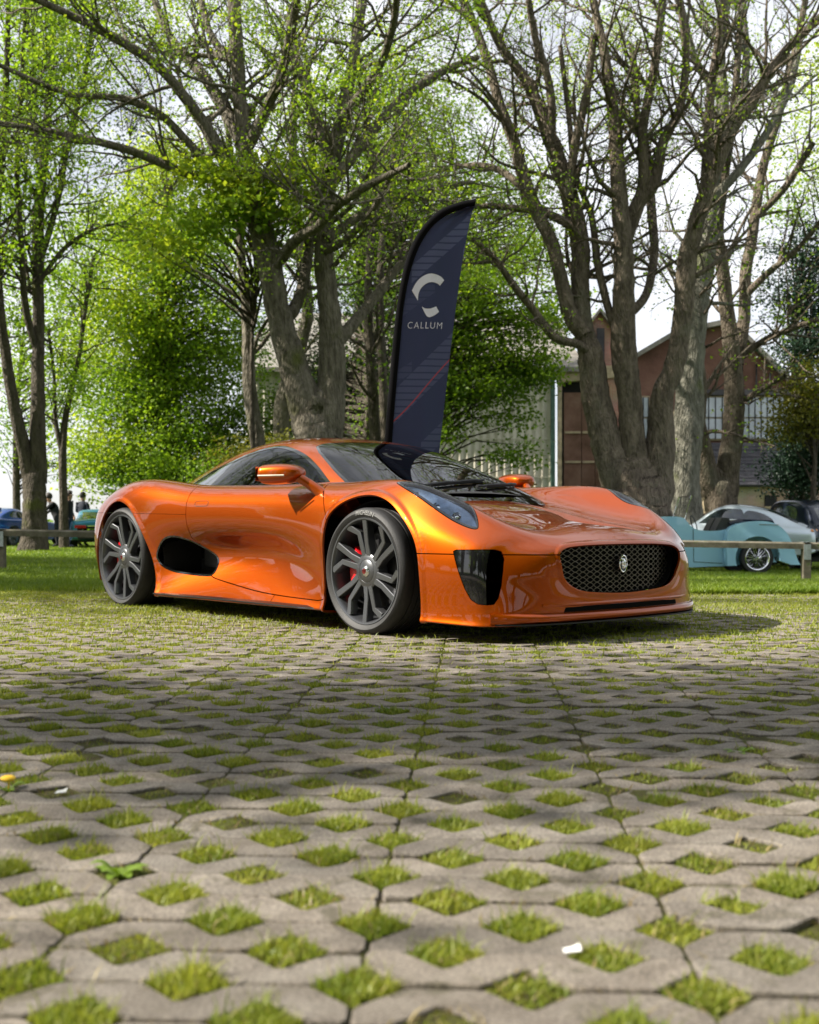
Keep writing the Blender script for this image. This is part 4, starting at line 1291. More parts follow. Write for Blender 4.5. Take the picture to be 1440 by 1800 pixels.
M_BARK_PALE = bark_mat('lichen_bark', (.10, .096, .076), (.27, .262, .215), moss=(.12, .13, .06))
M_BARK_DARK = bark_mat('dark_bark', (.055, .047, .037), (.135, .115, .09))
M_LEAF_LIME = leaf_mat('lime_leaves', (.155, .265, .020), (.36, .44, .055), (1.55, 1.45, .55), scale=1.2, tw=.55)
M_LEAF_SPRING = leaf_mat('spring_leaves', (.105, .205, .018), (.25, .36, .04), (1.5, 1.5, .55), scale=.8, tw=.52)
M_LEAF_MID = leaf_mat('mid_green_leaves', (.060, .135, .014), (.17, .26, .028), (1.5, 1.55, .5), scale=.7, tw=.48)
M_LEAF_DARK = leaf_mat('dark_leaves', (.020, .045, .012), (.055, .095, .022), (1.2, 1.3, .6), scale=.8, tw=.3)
M_LEAF_CONIFER = leaf_mat('conifer_needles', (.012, .032, .022), (.035, .070, .038), (1.0, 1.2, .8), scale=.8, tw=.2)
M_LEAF_OLIVE = leaf_mat('olive_leaves', (.090, .110, .016), (.20, .20, .04), (1.4, 1.3, .5), scale=.9, tw=.45)

class Wood:
    """gathers tubes for one tree"""
    def __init__(self, seed):
        self.rs = np.random.default_rng(seed); self.V = []; self.F = []; self.n = 0
        self.tips = []
    def tube(self, P, Rd, sides):
        P = np.asarray(P, float); Rd = np.asarray(Rd, float); m = len(P)
        d = np.gradient(P, axis=0); d /= np.maximum(np.linalg.norm(d, axis=1, keepdims=True), 1e-9)
        ref = np.array([.35, 1.0, .12]); a = np.cross(d, ref); a /= np.maximum(np.linalg.norm(a, axis=1, keepdims=True), 1e-9)
        b = np.cross(d, a)
        t = np.linspace(0, 2 * np.pi, sides, endpoint=False)
        ring = P[:, None] + (a[:, None] * np.cos(t)[None, :, None] + b[:, None] * np.sin(t)[None, :, None]) * Rd[:, None, None]
        if sides >= 8:      # fluted, uneven bark outline
            ph = self.rs.uniform(0, 6.28, 3)
            z = np.arange(m)[:, None] * .35
            k = 1 + .05 * np.sin(2 * t[None] + ph[0] + z * .6) + .04 * np.sin(3 * t[None] + ph[1] - z) + .010 * self.rs.normal(size=(m, sides))
            ring = P[:, None] + (ring - P[:, None]) * k[..., None]
        self.V.append(ring.reshape(-1, 3))
        i = np.arange(m - 1)[:, None] * sides + np.arange(sides)[None]
        j = np.arange(m - 1)[:, None] * sides + (np.arange(sides)[None] + 1) % sides
        self.F.append((np.stack([i, j, j + sides, i + sides], -1).reshape(-1, 4)) + self.n)
        self.n += m * sides
    def limb(self, P, Rd, sides=12, n=6):
        """smooth limb through control points; returns its centre line and radii"""
        Q = smooth_line(np.c_[np.asarray(P, float), np.asarray(Rd, float)], n)
        c, r_ = Q[:, :3], np.maximum(Q[:, 3], .004)
        c = c + self.rs.normal(0, 1, c.shape) * (r_ * .035)[:, None]
        self.tube(c, r_, sides)
        return c, r_
    def grow(self, p, d, length, r0, level, spec):
        rs = self.rs
        nseg = spec['segs'][level]
        pts = [np.array(p)]; d = d / np.linalg.norm(d)
        step = length / nseg
        for i in range(nseg):
            d = d + rs.normal(0, spec['wander'][level], 3) + np.array([0, 0, spec['up'][level]])
            d /= np.linalg.norm(d); pts.append(pts[-1] + d * step)
        pts = np.array(pts)
        rad = r0 * np.linspace(1, .28, nseg + 1)
        self.tube(pts, rad, spec['sides'][level])
        if level == len(spec['segs']) - 1:
            self.tips.append((pts[-1], d)); 
            if rs.random() < .5: self.tips.append((pts[len(pts) // 2], d))
            return
        if level == len(spec['segs']) - 2: self.tips.append((pts[-1], d))
        k = max(1, int(length / spec['gap'][level + 1] * rs.uniform(.7, 1.3)))
        for t in rs.uniform(.18, 1.0, k):
            i = min(int(t * nseg), nseg - 1); f = t * nseg - i
            q = pts[i] + (pts[i + 1] - pts[i]) * f
            ax = pts[i + 1] - pts[i]; ax /= np.linalg.norm(ax)
            side = rs.normal(0, 1, 3); side -= ax * (side @ ax); side /= np.linalg.norm(side)
            nd = ax * rs.uniform(.35, .9) + side * rs.uniform(.6, 1.1)
            self.grow(q, nd, spec['len'][level + 1] * rs.uniform(.5, 1.25) * (1.1 - .5 * t), max(spec['rmin'][level + 1], rad[i] * spec['rk'][level + 1]), level + 1, spec)
    def side_branches(self, c, r_, spec, t0=.3, dens=1.0, bias=(0, 0, 0)):
        L = np.r_[0, np.cumsum(np.linalg.norm(np.diff(c, axis=0), axis=1))]
        k = int(L[-1] * (1 - t0) / spec['gap'][0] * dens) + 1
        for t in self.rs.uniform(t0, 1, k):
            i = min(np.searchsorted(L, t * L[-1]), len(c) - 1); i = max(i, 1)
            ax = c[i] - c[i - 1]; ax /= max(np.linalg.norm(ax), 1e-9)
            side = self.rs.normal(0, 1, 3); side -= ax * (side @ ax); side /= np.linalg.norm(side)
            nd = ax * self.rs.uniform(.3, .9) + side * self.rs.uniform(.6, 1.2) + np.array(bias)
            self.grow(c[i], nd, spec['len'][0] * self.rs.uniform(.45, 1.3), min(max(spec['rmin'][0], r_[i] * spec['rk'][0]), .06), 0, spec)
    def mesh(self, name, mat, parent, origin):
        V = np.concatenate(self.V) - np.array(origin)
        return mesh_np(name, V, np.concatenate(self.F), mat, parent)

BARE = dict(segs=(7, 5, 4, 3), wander=(.16, .20, .24, .28), up=(.07, .06, .03, .0), sides=(6, 4, 3, 3), gap=(.55, .42, .26, .20), len=(2.3, 1.15, .62, .34), rmin=(.022, .011, .006, .0042), rk=(.40, .5, .55, .6))
SPARSE = dict(segs=(6, 4, 3), wander=(.17, .22, .26), up=(.08, .06, .02), sides=(6, 4, 3), gap=(.60, .45, .33), len=(2.0, 1.0, .5), rmin=(.02, .010, .005), rk=(.40, .5, .6))

def leaf_cloud(C, Nn, size, spread, rs, droop=.35):
    """leaves round cluster points C: each a pointed, folded four-sided blade"""
    n = len(C) * Nn
    base = np.repeat(C, Nn, 0)
    P = base + rs.normal(0, 1, (n, 3)) * np.array(spread)
    a = rs.uniform(0, 2 * np.pi, n); tilt = rs.normal(0, .55, n) - droop
    d = np.stack([np.cos(a) * np.cos(tilt), np.sin(a) * np.cos(tilt), np.sin(tilt)], -1)
    up = rs.normal(0, .5, (n, 3)) + np.array([0, 0, 1.0])
    s = np.cross(d, up); s /= np.maximum(np.linalg.norm(s, axis=1, keepdims=True), 1e-6)
    nn = np.cross(s, d)
    L_ = (size * rs.uniform(.6, 1.3, n))[:, None]; W_ = L_ * rs.uniform(.33, .5, n)[:, None]
    V = np.stack([P, P + d * L_ * .45 + s * W_ + nn * L_ * .10, P + d * L_ - nn * L_ * .1, P + d * L_ * .45 - s * W_ + nn * L_ * .10], 1).reshape(-1, 3)
    k = np.arange(n)[:, None] * 4
    return V, np.concatenate([k + [0, 1, 2], k + [0, 2, 3]])

def finish(o, wood, mat, leafsets, base):
    """limbs and crown as children of the tree"""
    wood.mesh('branches', mat, o, base)
    for V, Fc, lm in leafsets:
        mesh_np('crown', V - np.array(base), Fc, lm, o, smooth=False)

def tips_leaves(wood, frac, n, size, spread, seed):
    rs = np.random.default_rng(seed)
    T = np.array([t[0] for t in wood.tips])
    T = T[rs.random(len(T)) < frac]
    return leaf_cloud(T, n, size, (spread, spread, spread * .8), rs)

def tree_root(name, x, Y, label, group=None):
    X = (x - CX) / F_PX * Y
    z = float(terrain(X, Y))
    o = empty(name, (X, Y, z)); tag(o, label, 'tree', group)
    return o, (X, Y, z)

def trace(pts, Y):
    """[(x, y, radius_px[, depth offset])] in the photo -> 3D points and radii at depth Y"""
    P, Rr_ = [], []
    for p in pts:
        yy = Y + (p[3] if len(p) > 3 else 0)
        P.append(tuple(px(p[0], p[1], yy))); Rr_.append(p[2] / F_PX * yy)
    return P, Rr_

def drift(pts, rs, amt):
    """spread a traced limb in depth so that the tree has volume"""
    k = rs.normal(0, amt); m = len(pts)
    return [(p[0], p[1], p[2], (p[3] if len(p) > 3 else 0) + k * (i / max(1, m - 1)) ** 1.3) for i, p in enumerate(pts)]

def traced_tree(name, x, Y, label, bark, limbs, spec, seed, leaves=(), dens=1.0, amt=1.6, group=None, trunk_sides=18, tall=True):
    o, base = tree_root(name, x, Y, label, group)
    w = Wood(seed)
    trunk = Wood(seed + 500)
    for k, (pts, kind) in enumerate(limbs):
        if kind == 'trunk':
            P, Rd = trace(pts, Y); trunk.limb(P, Rd, trunk_sides, 8); continue
        pts = drift(pts, w.rs, amt if kind != 'stem' else amt * .6)
        P, Rd = trace(pts, Y)
        c, r_ = w.limb(P, Rd, 12 if kind == 'stem' else 8)
        w.side_branches(c, r_, spec, t0=.35 if kind == 'stem' else .15, dens=dens * (1.0 if kind == 'stem' else 1.3))
        if pts[-1][1] < 25 and tall:            # the limb leaves the top of the picture: carry it on upwards
            d = c[-1] - c[-4]; d /= np.linalg.norm(d)
            p_, r1 = c[-1], r_[-1]
            P2, R2 = [p_], [r1]
            for q in range(5):
                d = d + w.rs.normal(0, .22, 3) + np.array([0, 0, .18]); d /= np.linalg.norm(d)
                p_ = p_ + d * w.rs.uniform(.9, 1.5); P2.append(p_); R2.append(r1 * (1 - .16 * (q + 1)))
            c2, r2 = w.limb(P2, R2, 6, 4); w.side_branches(c2, r2, SPARSE, t0=.05, dens=1.5)
    if trunk.V: trunk.mesh('trunk', bark, o, base)
    sets = [tips_leaves(w, f, n, s, sp, seed + 50 + i) + (lm,) for i, (f, n, s, sp, lm) in enumerate(leaves)]
    finish(o, w, bark, sets, base)
    return o

# centre: twin-stemmed tree behind the car
traced_tree('maple_tree', 565, 22.0, 'large grey twin-stemmed tree with mossy fork directly behind the orange car roof', M_BARK_GREY, [
    ([(572, 1010, 54), (570, 900, 46), (562, 800, 40), (556, 745, 36), (560, 705, 26), (562, 680, 9)], 'trunk'),
    ([(548, 760, 30), (530, 690, 28), (508, 620, 25), (490, 545, 23), (472, 455, 22), (458, 400, 21), (440, 330, 17), (424, 200, 13), (414, 60, 13), (408, -90, 10)], 'stem'),
    ([(572, 770, 30), (582, 690, 25), (584, 620, 23), (578, 540, 20), (572, 470, 18), (570, 400, 17), (580, 300, 15), (602, 200, 12), (622, 100, 10), (640, -30, 10)], 'stem'),
    ([(494, 560, 12), (514, 548, 11), (532, 505, 10), (543, 440, 9), (552, 350, 8), (548, 240, 7), (540, 120, 6)], 'limb'),
    ([(480, 470, 12), (498, 450, 11), (520, 422, 10), (560, 397, 9), (590, 365, 8), (640, 330, 7), (720, 290, 5)], 'limb'),
    ([(592, 600, 14), (622, 568, 11), (660, 522, 10), (700, 470, 8), (742, 430, 7), (800, 392, 5)], 'limb'),
    ([(452, 375, 18), (428, 320, 15), (395, 278, 14), (340, 190, 11), (272, 112, 9), (190, 60, 8), (100, 15, 6), (20, -20, 5)], 'limb'),
    ([(430, 330, 12), (380, 300, 10), (330, 250, 8), (282, 202, 7), (212, 172, 6), (120, 165, 5), (0, 115, 4)], 'limb'),
    ([(400, 320, 9), (330, 305, 8), (230, 265, 7), (110, 235, 6), (0, 217, 5), (-60, 205, 4)], 'limb'),
    ([(425, 250, 13), (372, 152, 10), (302, 70, 8), (268, -10, 7)], 'limb'),
    ([(430, 270, 12), (470, 190, 10), (500, 110, 9), (520, 10, 7)], 'limb'),
    ([(578, 330, 12), (640, 250, 10), (700, 180, 8), (770, 130, 7), (840, 100, 5)], 'limb'),
    ([(582, 300, 11), (560, 220, 9), (530, 130, 8), (505, 30, 6)], 'limb'),
    ([(600, 210, 9), (660, 130, 8), (690, 50, 7), (700, -30, 6)], 'limb'),
    ([(418, 120, 9), (370, 60, 7), (350, -20, 6)], 'limb'),
    ([(575, 420, 10), (630, 380, 8), (690, 350, 7), (760, 330, 6), (830, 320, 4)], 'limb'),
    ([(570, 440, 9), (610, 420, 7), (655, 370, 6), (690, 300, 5)], 'limb'),
], BARE, 11, leaves=[(.30, 12, .062, .15, M_LEAF_SPRING), (.12, 8, .07, .12, M_LEAF_LIME)], dens=1.25)

# right: broad multi-stemmed tree
traced_tree('chestnut_tree', 1125, 24.0, 'broad brown multi-stemmed tree right of the banner, in front of the hangar doors', M_BARK_BROWN, [
    ([(1132, 1010, 70), (1128, 930, 60), (1122, 870, 53), (1114, 825, 38), (1112, 785, 12)], 'trunk'),
    ([(1098, 880, 40), (1080, 820, 31), (1060, 755, 27), (1046, 685, 24), (1040, 625, 22), (1026, 585, 19), (1020, 500, 17), (1020, 430, 17), (1000, 340, 15), (970, 250, 13), (930, 150, 10), (880, 80, 8), (845, 0, 7), (830, -50, 6)], 'stem'),
    ([(1030, 592, 15), (1002, 552, 14), (985, 485, 13), (968, 420, 12), (930, 340, 12), (905, 255, 10), (878, 180, 9), (848, 80, 8), (815, 0, 7), (790, -60, 6)], 'stem'),
    ([(1036, 620, 9), (1015, 605, 8), (975, 592, 8), (940, 548, 7), (902, 500, 6), (868, 452, 5), (830, 420, 4)], 'limb'),
    ([(1118, 860, 30), (1112, 765, 23), (1105, 690, 21), (1098, 620, 22), (1096, 540, 20), (1096, 450, 18), (1092, 380, 16), (1085, 280, 13), (1076, 180, 10), (1060, 80, 8), (1038, -20, 7)], 'stem'),
    ([(1100, 420, 14), (1122, 360, 12), (1152, 318, 10), (1166, 250, 9), (1195, 190, 8), (1206, 100, 7), (1196, 0, 6)], 'limb'),
    ([(1095, 400, 11), (1130, 330, 10), (1130, 230, 9), (1150, 120, 8), (1165, 0, 7)], 'limb'),
    ([(1150, 870, 32), (1162, 765, 24), (1166, 692, 20), (1186, 640, 19), (1200, 570, 17), (1206, 480, 17), (1216, 420, 15), (1240, 340, 14), (1256, 300, 13), (1286, 230, 11), (1322, 180, 9), (1372, 100, 8), (1430, 40, 6), (1470, 0, 5)], 'stem'),
    ([(1242, 335, 11), (1246, 240, 9), (1250, 150, 8), (1265, 60, 7), (1272, -30, 6)], 'limb'),
    ([(1108, 640, 8), (1075, 560, 7), (1052, 470, 7), (1040, 380, 6), (1010, 300, 5), (1000, 200, 5), (985, 80, 4)], 'limb'),
    ([(1096, 560, 9), (1135, 520, 8), (1150, 450, 8), (1146, 380, 8), (1140, 300, 7), (1120, 200, 6), (1110, 80, 5)], 'limb'),
    ([(1000, 350, 9), (1010, 260, 8), (1030, 170, 7), (1045, 60, 6)], 'limb'),
    ([(970, 260, 8), (968, 160, 7), (940, 60, 6), (925, -30, 5)], 'limb'),
    ([(1010, 400, 8), (960, 375, 7), (900, 365, 6), (850, 362, 5), (800, 370, 4)], 'limb'),
    ([(930, 340, 7), (880, 300, 6), (830, 290, 5), (770, 300, 4)], 'limb'),
], BARE, 23, leaves=[(.14, 9, .062, .13, M_LEAF_SPRING), (.05, 6, .07, .10, M_LEAF_LIME)], dens=1.3)

# right: straight pale trunk
traced_tree('ash_tree', 1205, 27.0, 'pale lichen-covered straight trunk behind the light blue roadster', M_BARK_PALE, [
    ([(1204, 1000, 37), (1203, 900, 30), (1205, 820, 26.5), (1209, 740, 22), (1212, 690, 10)], 'trunk'),
    ([(1204, 860, 27), (1206, 800, 26.5), (1210, 740, 25), (1215, 650, 23), (1222, 560, 22), (1235, 480, 20), (1246, 400, 16), (1252, 320, 14), (1262, 250, 14), (1270, 180, 12), (1266, 80, 10), (1280, -20, 8)], 'stem'),
    ([(1262, 255, 10), (1300, 182, 8), (1312, 100, 7), (1302, -10, 6)], 'limb'),
    ([(1250, 350, 9), (1300, 300, 8), (1350, 230, 7), (1390, 150, 6), (1410, 50, 5)], 'limb'),
    ([(1268, 170, 8), (1225, 110, 7), (1200, 20, 6)], 'limb'),
], SPARSE, 37, leaves=[(.22, 9, .065, .14, M_LEAF_SPRING)], dens=1.5)

# far right: forked tree in front of the gable
traced_tree('sycamore_tree', 1270, 29.0, 'forked brown tree between the pale trunk and the dark conifer at the right', M_BARK_BROWN, [
    ([(1268, 985, 38), (1268, 900, 31), (1268, 850, 24), (1268, 815, 8)], 'trunk'),
    ([(1250, 870, 18), (1240, 800, 14), (1230, 745, 11), (1235, 680, 9), (1225, 600, 8), (1230, 520, 6)], 'limb'),
    ([(1278, 870, 20), (1286, 775, 18), (1291, 690, 17), (1286, 610, 15), (1276, 530, 13), (1268, 450, 11), (1262, 400, 10), (1275, 300, 8), (1290, 200, 7), (1300, 60, 6), (1305, -30, 5)], 'stem'),
    ([(1296, 640, 12), (1308, 560, 11), (1311, 480, 10), (1322, 420, 9), (1340, 300, 8), (1370, 200, 7), (1400, 80, 6), (1420, -20, 5)], 'stem'),
    ([(1288, 640, 7), (1340, 600, 6), (1385, 580, 5), (1440, 560, 4)], 'limb'),
    ([(1285, 720, 6), (1330, 690, 5), (1380, 660, 4)], 'limb'),
    ([(1310, 520, 7), (1350, 480, 6), (1400, 440, 5), (1450, 380, 4)], 'limb'),
    ([(1330, 380, 7), (1380, 330, 6), (1430, 250, 5)], 'limb'),
], SPARSE, 41, leaves=[(.45, 5, .085, .16, M_LEAF_SPRING)], dens=1.6)

# left: tall forked tree
traced_tree('lime_tree', 60, 31.0, 'tall dark forked tree at the left edge beyond the knee rail', M_BARK_DARK, [
    ([(58, 1000, 34), (60, 940, 24), (61, 880, 20), (60, 835, 17), (58, 800, 6)], 'trunk'),
    ([(66, 850, 16), (66, 760, 14), (67, 650, 12), (68, 560, 10), (66, 450, 10), (70, 350, 9), (80, 250, 8), (90, 100, 6), (96, -30, 5)], 'stem'),
    ([(54, 845, 14), (42, 790, 12), (25, 715, 10), (10, 620, 9), (0, 540, 8), (-8, 400, 8), (5, 250, 7), (12, 100, 5), (15, -20, 4)], 'stem'),
    ([(66, 620, 6), (45, 540, 6), (38, 440, 5), (30, 300, 5), (38, 150, 4), (45, 0, 3)], 'limb'),
    ([(70, 460, 6), (100, 360, 5), (120, 250, 5), (150, 130, 4), (165, 20, 3)], 'limb'),
    ([(80, 300, 5), (58, 200, 5), (60, 80, 4), (55, -20, 3)], 'limb'),
    ([(66, 500, 4), (110, 440, 4), (160, 405, 3), (220, 390, 2)], 'limb'),
    ([(10, 620, 5), (-20, 560, 4), (-40, 480, 4)], 'limb'),
], SPARSE, 53, leaves=[(1.0, 9, .105, .26, M_LEAF_SPRING)], dens=2.6)
traced_tree('young_tree', 113, 34.0, 'slim young tree beside the group of people at the left', M_BARK_DARK, [
    ([(113, 975, 9), (112, 900, 8), (110, 830, 7)], 'trunk'),
    ([(110, 835, 7), (112, 760, 6), (124, 690, 5), (140, 620, 4), (150, 540, 4), (165, 450, 3)], 'stem'),
    ([(110, 800, 5), (98, 740, 4), (95, 660, 3), (85, 580, 3)], 'limb'),
], SPARSE, 57, leaves=[(1.0, 12, .11, .3, M_LEAF_SPRING)], dens=3.0, amt=1.0)

# thin trunks between the big trees
for i, (lbl, x, Y, pts) in enumerate([
    ('slim brown trunk left of the mossy twin-stemmed tree', 440, 25.0, [(458, 1000, 15), (455, 800, 13), (440, 690, 12), (436, 600, 11), (432, 520, 10), (424, 450, 8), (420, 380, 7), (405, 280, 6), (400, 180, 5)]),
    ('straight grey trunk half hidden behind the mossy twin-stemmed tree', 497, 30.0, [(497, 1000, 17), (497, 800, 15), (498, 700, 13), (540, 560, 11), (530, 460, 10), (522, 380, 9), (515, 260, 7), (520, 120, 5)]),
    ('dark slender trunk just left of the banner', 655, 32.0, [(668, 990, 11), (660, 770, 10), (652, 650, 9), (648, 560, 8), (650, 450, 7), (660, 330, 6), (640, 200, 5)]),
    ('second dark slender trunk touching the left edge of the banner', 690, 34.0, [(676, 990, 10), (676, 770, 9), (672, 640, 8), (668, 540, 7), (672, 430, 6), (690, 300, 5), (700, 180, 4)]),
]):
    traced_tree('slim_tree', x, Y, lbl, M_BARK_DARK if i > 1 else M_BARK_GREY, [(pts, 'stem')], SPARSE, 71 + i, leaves=[(.7, 5, .095, .22, M_LEAF_SPRING if i < 2 else M_LEAF_MID)], dens=1.6, amt=.5, group='slim trunks behind the car')

# leafy trees: crowns made of many leaf sprays
def leafy_tree(name, x, Y, label, blobs, mats, seed, trunk_px=10, per=26, size=.10, cl=.36, group=None, gaps=.0, base_y=None, bark=None, branches=True, flat=.5, cat='tree'):
    """blobs: [(x, y, rx, ry, clusters[, depth offset, material index])] in photo pixels at depth Y"""
    o, base = tree_root(name, x, Y, label, group); o['category'] = cat
    w = Wood(seed); rs = w.rs
    k = F_PX / Y
    top = min(b[1] for b in blobs)
    bx = np.array(base)
    if trunk_px:
        tr_top = px(x + rs.normal(0, 8), top + 40, Y)
        mid = px(x + rs.normal(0, 10), (top + 960) / 2, Y)
        w.limb([bx - [0, 0, .2], np.array(mid), np.array(tr_top)], [trunk_px / k, trunk_px * .7 / k, trunk_px * .2 / k], 10)
    sets = {}
    for b in blobs:
        cx_, cy_, rx, ry, n = b[:5]; dy = b[5] if len(b) > 5 else 0; mi = b[6] if len(b) > 6 else 0
        c = np.array(px(cx_, cy_, Y + dy)); rad = np.array([rx / k, max(rx, ry) / k * .8, ry / k])
        u = rs.normal(0, 1, (n, 3)); u /= np.linalg.norm(u, axis=1, keepdims=True)
        P = c + u * rad * (rs.random((n, 1)) ** .42) * (1 + .15 * rs.normal(size=(n, 1)))
        if branches and trunk_px:
            h = np.clip(P[:, 2] - rs.uniform(.4, 2.0, n), bx[2] + 1.0, None)
            for p, hh in list(zip(P, h))[::3]:
                t = np.clip((hh - bx[2]) / max(.1, (tr_top[2] - bx[2])), 0, 1)
                s = bx + (np.array(mid) - bx) * min(1, t * 2) if t < .5 else np.array(mid) + (np.array(tr_top) - np.array(mid)) * (t * 2 - 1)
                m_ = s + (p - s) * .5 + rs.normal(0, .15, 3) + np.array([0, 0, .15])
                L_ = np.linalg.norm(p - s)
                w.tube(np.array([s, m_, p]), np.array([.010 + .010 * L_, .008 + .004 * L_, .005]), 4)
        V, Fc = leaf_cloud(P, per, size, (cl, cl, cl * flat), rs)
        sets.setdefault(mi, []).append((V, Fc))
    if w.V: w.mesh('trunk', bark or M_BARK_DARK, o, base)
    for mi, lst in sets.items():
        off = 0; VV, FF = [], []
        for V, Fc in lst: VV.append(V); FF.append(Fc + off); off += len(V)
        mesh_np('crown', np.concatenate(VV) - bx, np.concatenate(FF), mats[mi], o, smooth=False)
    return o

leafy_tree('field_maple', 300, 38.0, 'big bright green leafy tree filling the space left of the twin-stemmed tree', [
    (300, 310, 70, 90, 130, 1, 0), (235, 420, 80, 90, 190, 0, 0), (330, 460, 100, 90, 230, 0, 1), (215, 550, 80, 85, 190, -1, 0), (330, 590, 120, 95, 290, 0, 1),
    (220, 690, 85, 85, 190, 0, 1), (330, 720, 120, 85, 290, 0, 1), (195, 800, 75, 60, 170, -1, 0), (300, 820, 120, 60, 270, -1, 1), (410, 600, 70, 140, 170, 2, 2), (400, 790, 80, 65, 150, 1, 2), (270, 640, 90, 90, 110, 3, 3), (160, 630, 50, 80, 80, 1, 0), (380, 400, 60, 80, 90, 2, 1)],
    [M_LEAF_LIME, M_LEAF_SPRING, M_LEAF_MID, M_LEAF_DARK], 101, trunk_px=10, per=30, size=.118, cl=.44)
leafy_tree('young_maple', 455, 24.5, 'lime green leafy young maple crown in front of the left mossy stem', [
    (455, 300, 75, 32, 24, -3, 0), (405, 335, 65, 40, 26, -3, 0), (510, 345, 55, 40, 22, -3, 0), (440, 380, 90, 30, 22, -3, 1), (370, 385, 55, 40, 16, -3, 1), (310, 430, 60, 40, 16, -2.5, 0), (540, 300, 30, 25, 8, -3, 0), (350, 300, 40, 30, 9, -3, 0)],
    [M_LEAF_LIME, M_LEAF_SPRING], 103, trunk_px=5, per=26, size=.125, cl=.26, flat=.5)
leafy_tree('hornbeam', 650, 42.0, 'mid green leafy tree seen through the bare branches above the banner', [
    (640, 320, 120, 110, 190, 0, 0), (760, 240, 100, 100, 150, 0, 0), (770, 380, 100, 90, 190, 0, 0), (640, 470, 100, 100, 170, 0, 1), (860, 330, 80, 100, 130, 0, 0), (560, 420, 70, 130, 110, 2, 1), (830, 480, 90, 90, 170, -2, 0), (930, 400, 60, 90, 80, 0, 0), (700, 130, 100, 80, 80, 0, 0), (560, 200, 90, 90, 80, 1, 0)],
    [M_LEAF_SPRING, M_LEAF_MID], 107, trunk_px=9, per=22, size=.125, cl=.55)
leafy_tree('weeping_beech', 735, 30.0, 'green leafy boughs drooping over the pale corrugated wall, right of the banner', [
    (830, 500, 90, 60, 110, 0, 0), (920, 560, 70, 50, 80, 0, 0), (800, 590, 60, 70, 90, 0, 1), (860, 625, 75, 40, 110, 0, 0), (925, 665, 40, 35, 50, 0, 1), (795, 680, 40, 40, 60, -.5, 1), (865, 690, 60, 22, 50, -.5, 1), (912, 735, 18, 24, 14, -.5, 1), (782, 745, 18, 35, 22, -.5, 1), (845, 735, 16, 18, 9, -.5, 1), (926, 800, 14, 22, 12, -.5, 1), (950, 620, 40, 60, 50, 0, 0), (980, 540, 45, 60, 45, 1, 0), (930, 440, 60, 60, 50, 2, 0), (740, 620, 50, 100, 90, 1, 1), (880, 795, 14, 18, 10, -.5, 1)],
    [M_LEAF_SPRING, M_LEAF_MID], 109, trunk_px=6, per=26, size=.105, cl=.30, flat=.42)
leafy_tree('holly_tree', 640, 36.0, 'dark evergreen mass behind the mossy trunk', [
    (640, 690, 80, 90, 150, 2, 0), (690, 620, 50, 90, 80, 2, 0), (560, 650, 70, 120, 110, 4, 0), (480, 740, 80, 70, 110, 3, 1), (700, 730, 60, 60, 90, 0, 1), (430, 830, 60, 40, 60, 0, 2), (640, 560, 60, 60, 50, 3, 0)],
    [M_LEAF_DARK, M_LEAF_MID, M_LEAF_OLIVE], 113, trunk_px=8, per=26, size=.11, cl=.42)
leafy_tree('cedar', 1415, 31.0, 'dark blue-green conifer at the right edge of the picture', [
    (1420, 440, 60, 50, 60, 0, 0), (1400, 520, 55, 50, 60, 0, 0), (1440, 580, 60, 50, 70, 0, 0), (1410, 620, 40, 35, 50, -.5, 0), (1425, 790, 50, 70, 130, -1, 0), (1400, 830, 45, 45, 80, -1, 0), (1460, 700, 60, 90, 90, 0, 0), (1470, 480, 60, 90, 90, 0, 0)],
    [M_LEAF_CONIFER], 127, trunk_px=9, per=44, size=.085, cl=.32, flat=.35)
leafy_tree('box_elder', 1420, 28.5, 'olive green leafy shrub under the conifer, beside the gable windows', [
    (1400, 700, 40, 35, 44, 0, 0), (1430, 740, 45, 40, 50, 0, 0), (1380, 750, 30, 30, 26, 0, 0), (1435, 665, 30, 30, 26, 0, 0)],
    [M_LEAF_OLIVE], 131, trunk_px=6, per=24, size=.10, cl=.3)
leafy_tree('silver_birch', 1460, 40.0, 'yellow-green treetop in the upper right corner', [
    (1420, 250, 60, 100, 60, 0, 0), (1450, 120, 60, 100, 60, 0, 0), (1400, 350, 50, 70, 40, 0, 1), (1060, 60, 90, 60, 40, 6, 0), (1000, 160, 60, 60, 26, 6, 0)],
    [M_LEAF_LIME, M_LEAF_SPRING], 137, trunk_px=9, per=20, size=.12, cl=.5, branches=False)
leafy_tree('blue_cedar', 235, 62.0, 'faint grey-green conifer top far behind the leafy tree', [
    (235, 200, 40, 80, 60, 0, 0), (250, 290, 50, 60, 60, 0, 0), (260, 380, 60, 60, 60, 0, 0)],
    [M_LEAF_CONIFER], 139, trunk_px=5, per=26, size=.14, cl=.6, flat=.4)
leafy_tree('lime_sapling', 30, 46.0, 'light green leafy tree behind the forked tree at the left edge', [
    (20, 760, 60, 60, 60, 0, 0), (-10, 650, 60, 90, 60, 0, 0), (110, 700, 50, 80, 70, 0, 0), (130, 590, 50, 70, 60, 0, 0), (30, 520, 60, 80, 60, 0, 0), (120, 800, 40, 50, 40, 0, 0)],
    [M_LEAF_SPRING], 149, trunk_px=7, per=20, size=.13, cl=.55)
# undergrowth behind the car
leafy_tree('shrub', 430, 27.0, 'low brownish green shrub just behind the rear window of the orange car', [
    (440, 800, 70, 30, 60, 0, 0), (380, 830, 50, 24, 40, 0, 1), (500, 790, 40, 30, 30, 0, 0)],
    [M_LEAF_OLIVE, M_LEAF_MID], 151, trunk_px=3, per=26, size=.08, cl=.26, branches=False, cat='shrub')

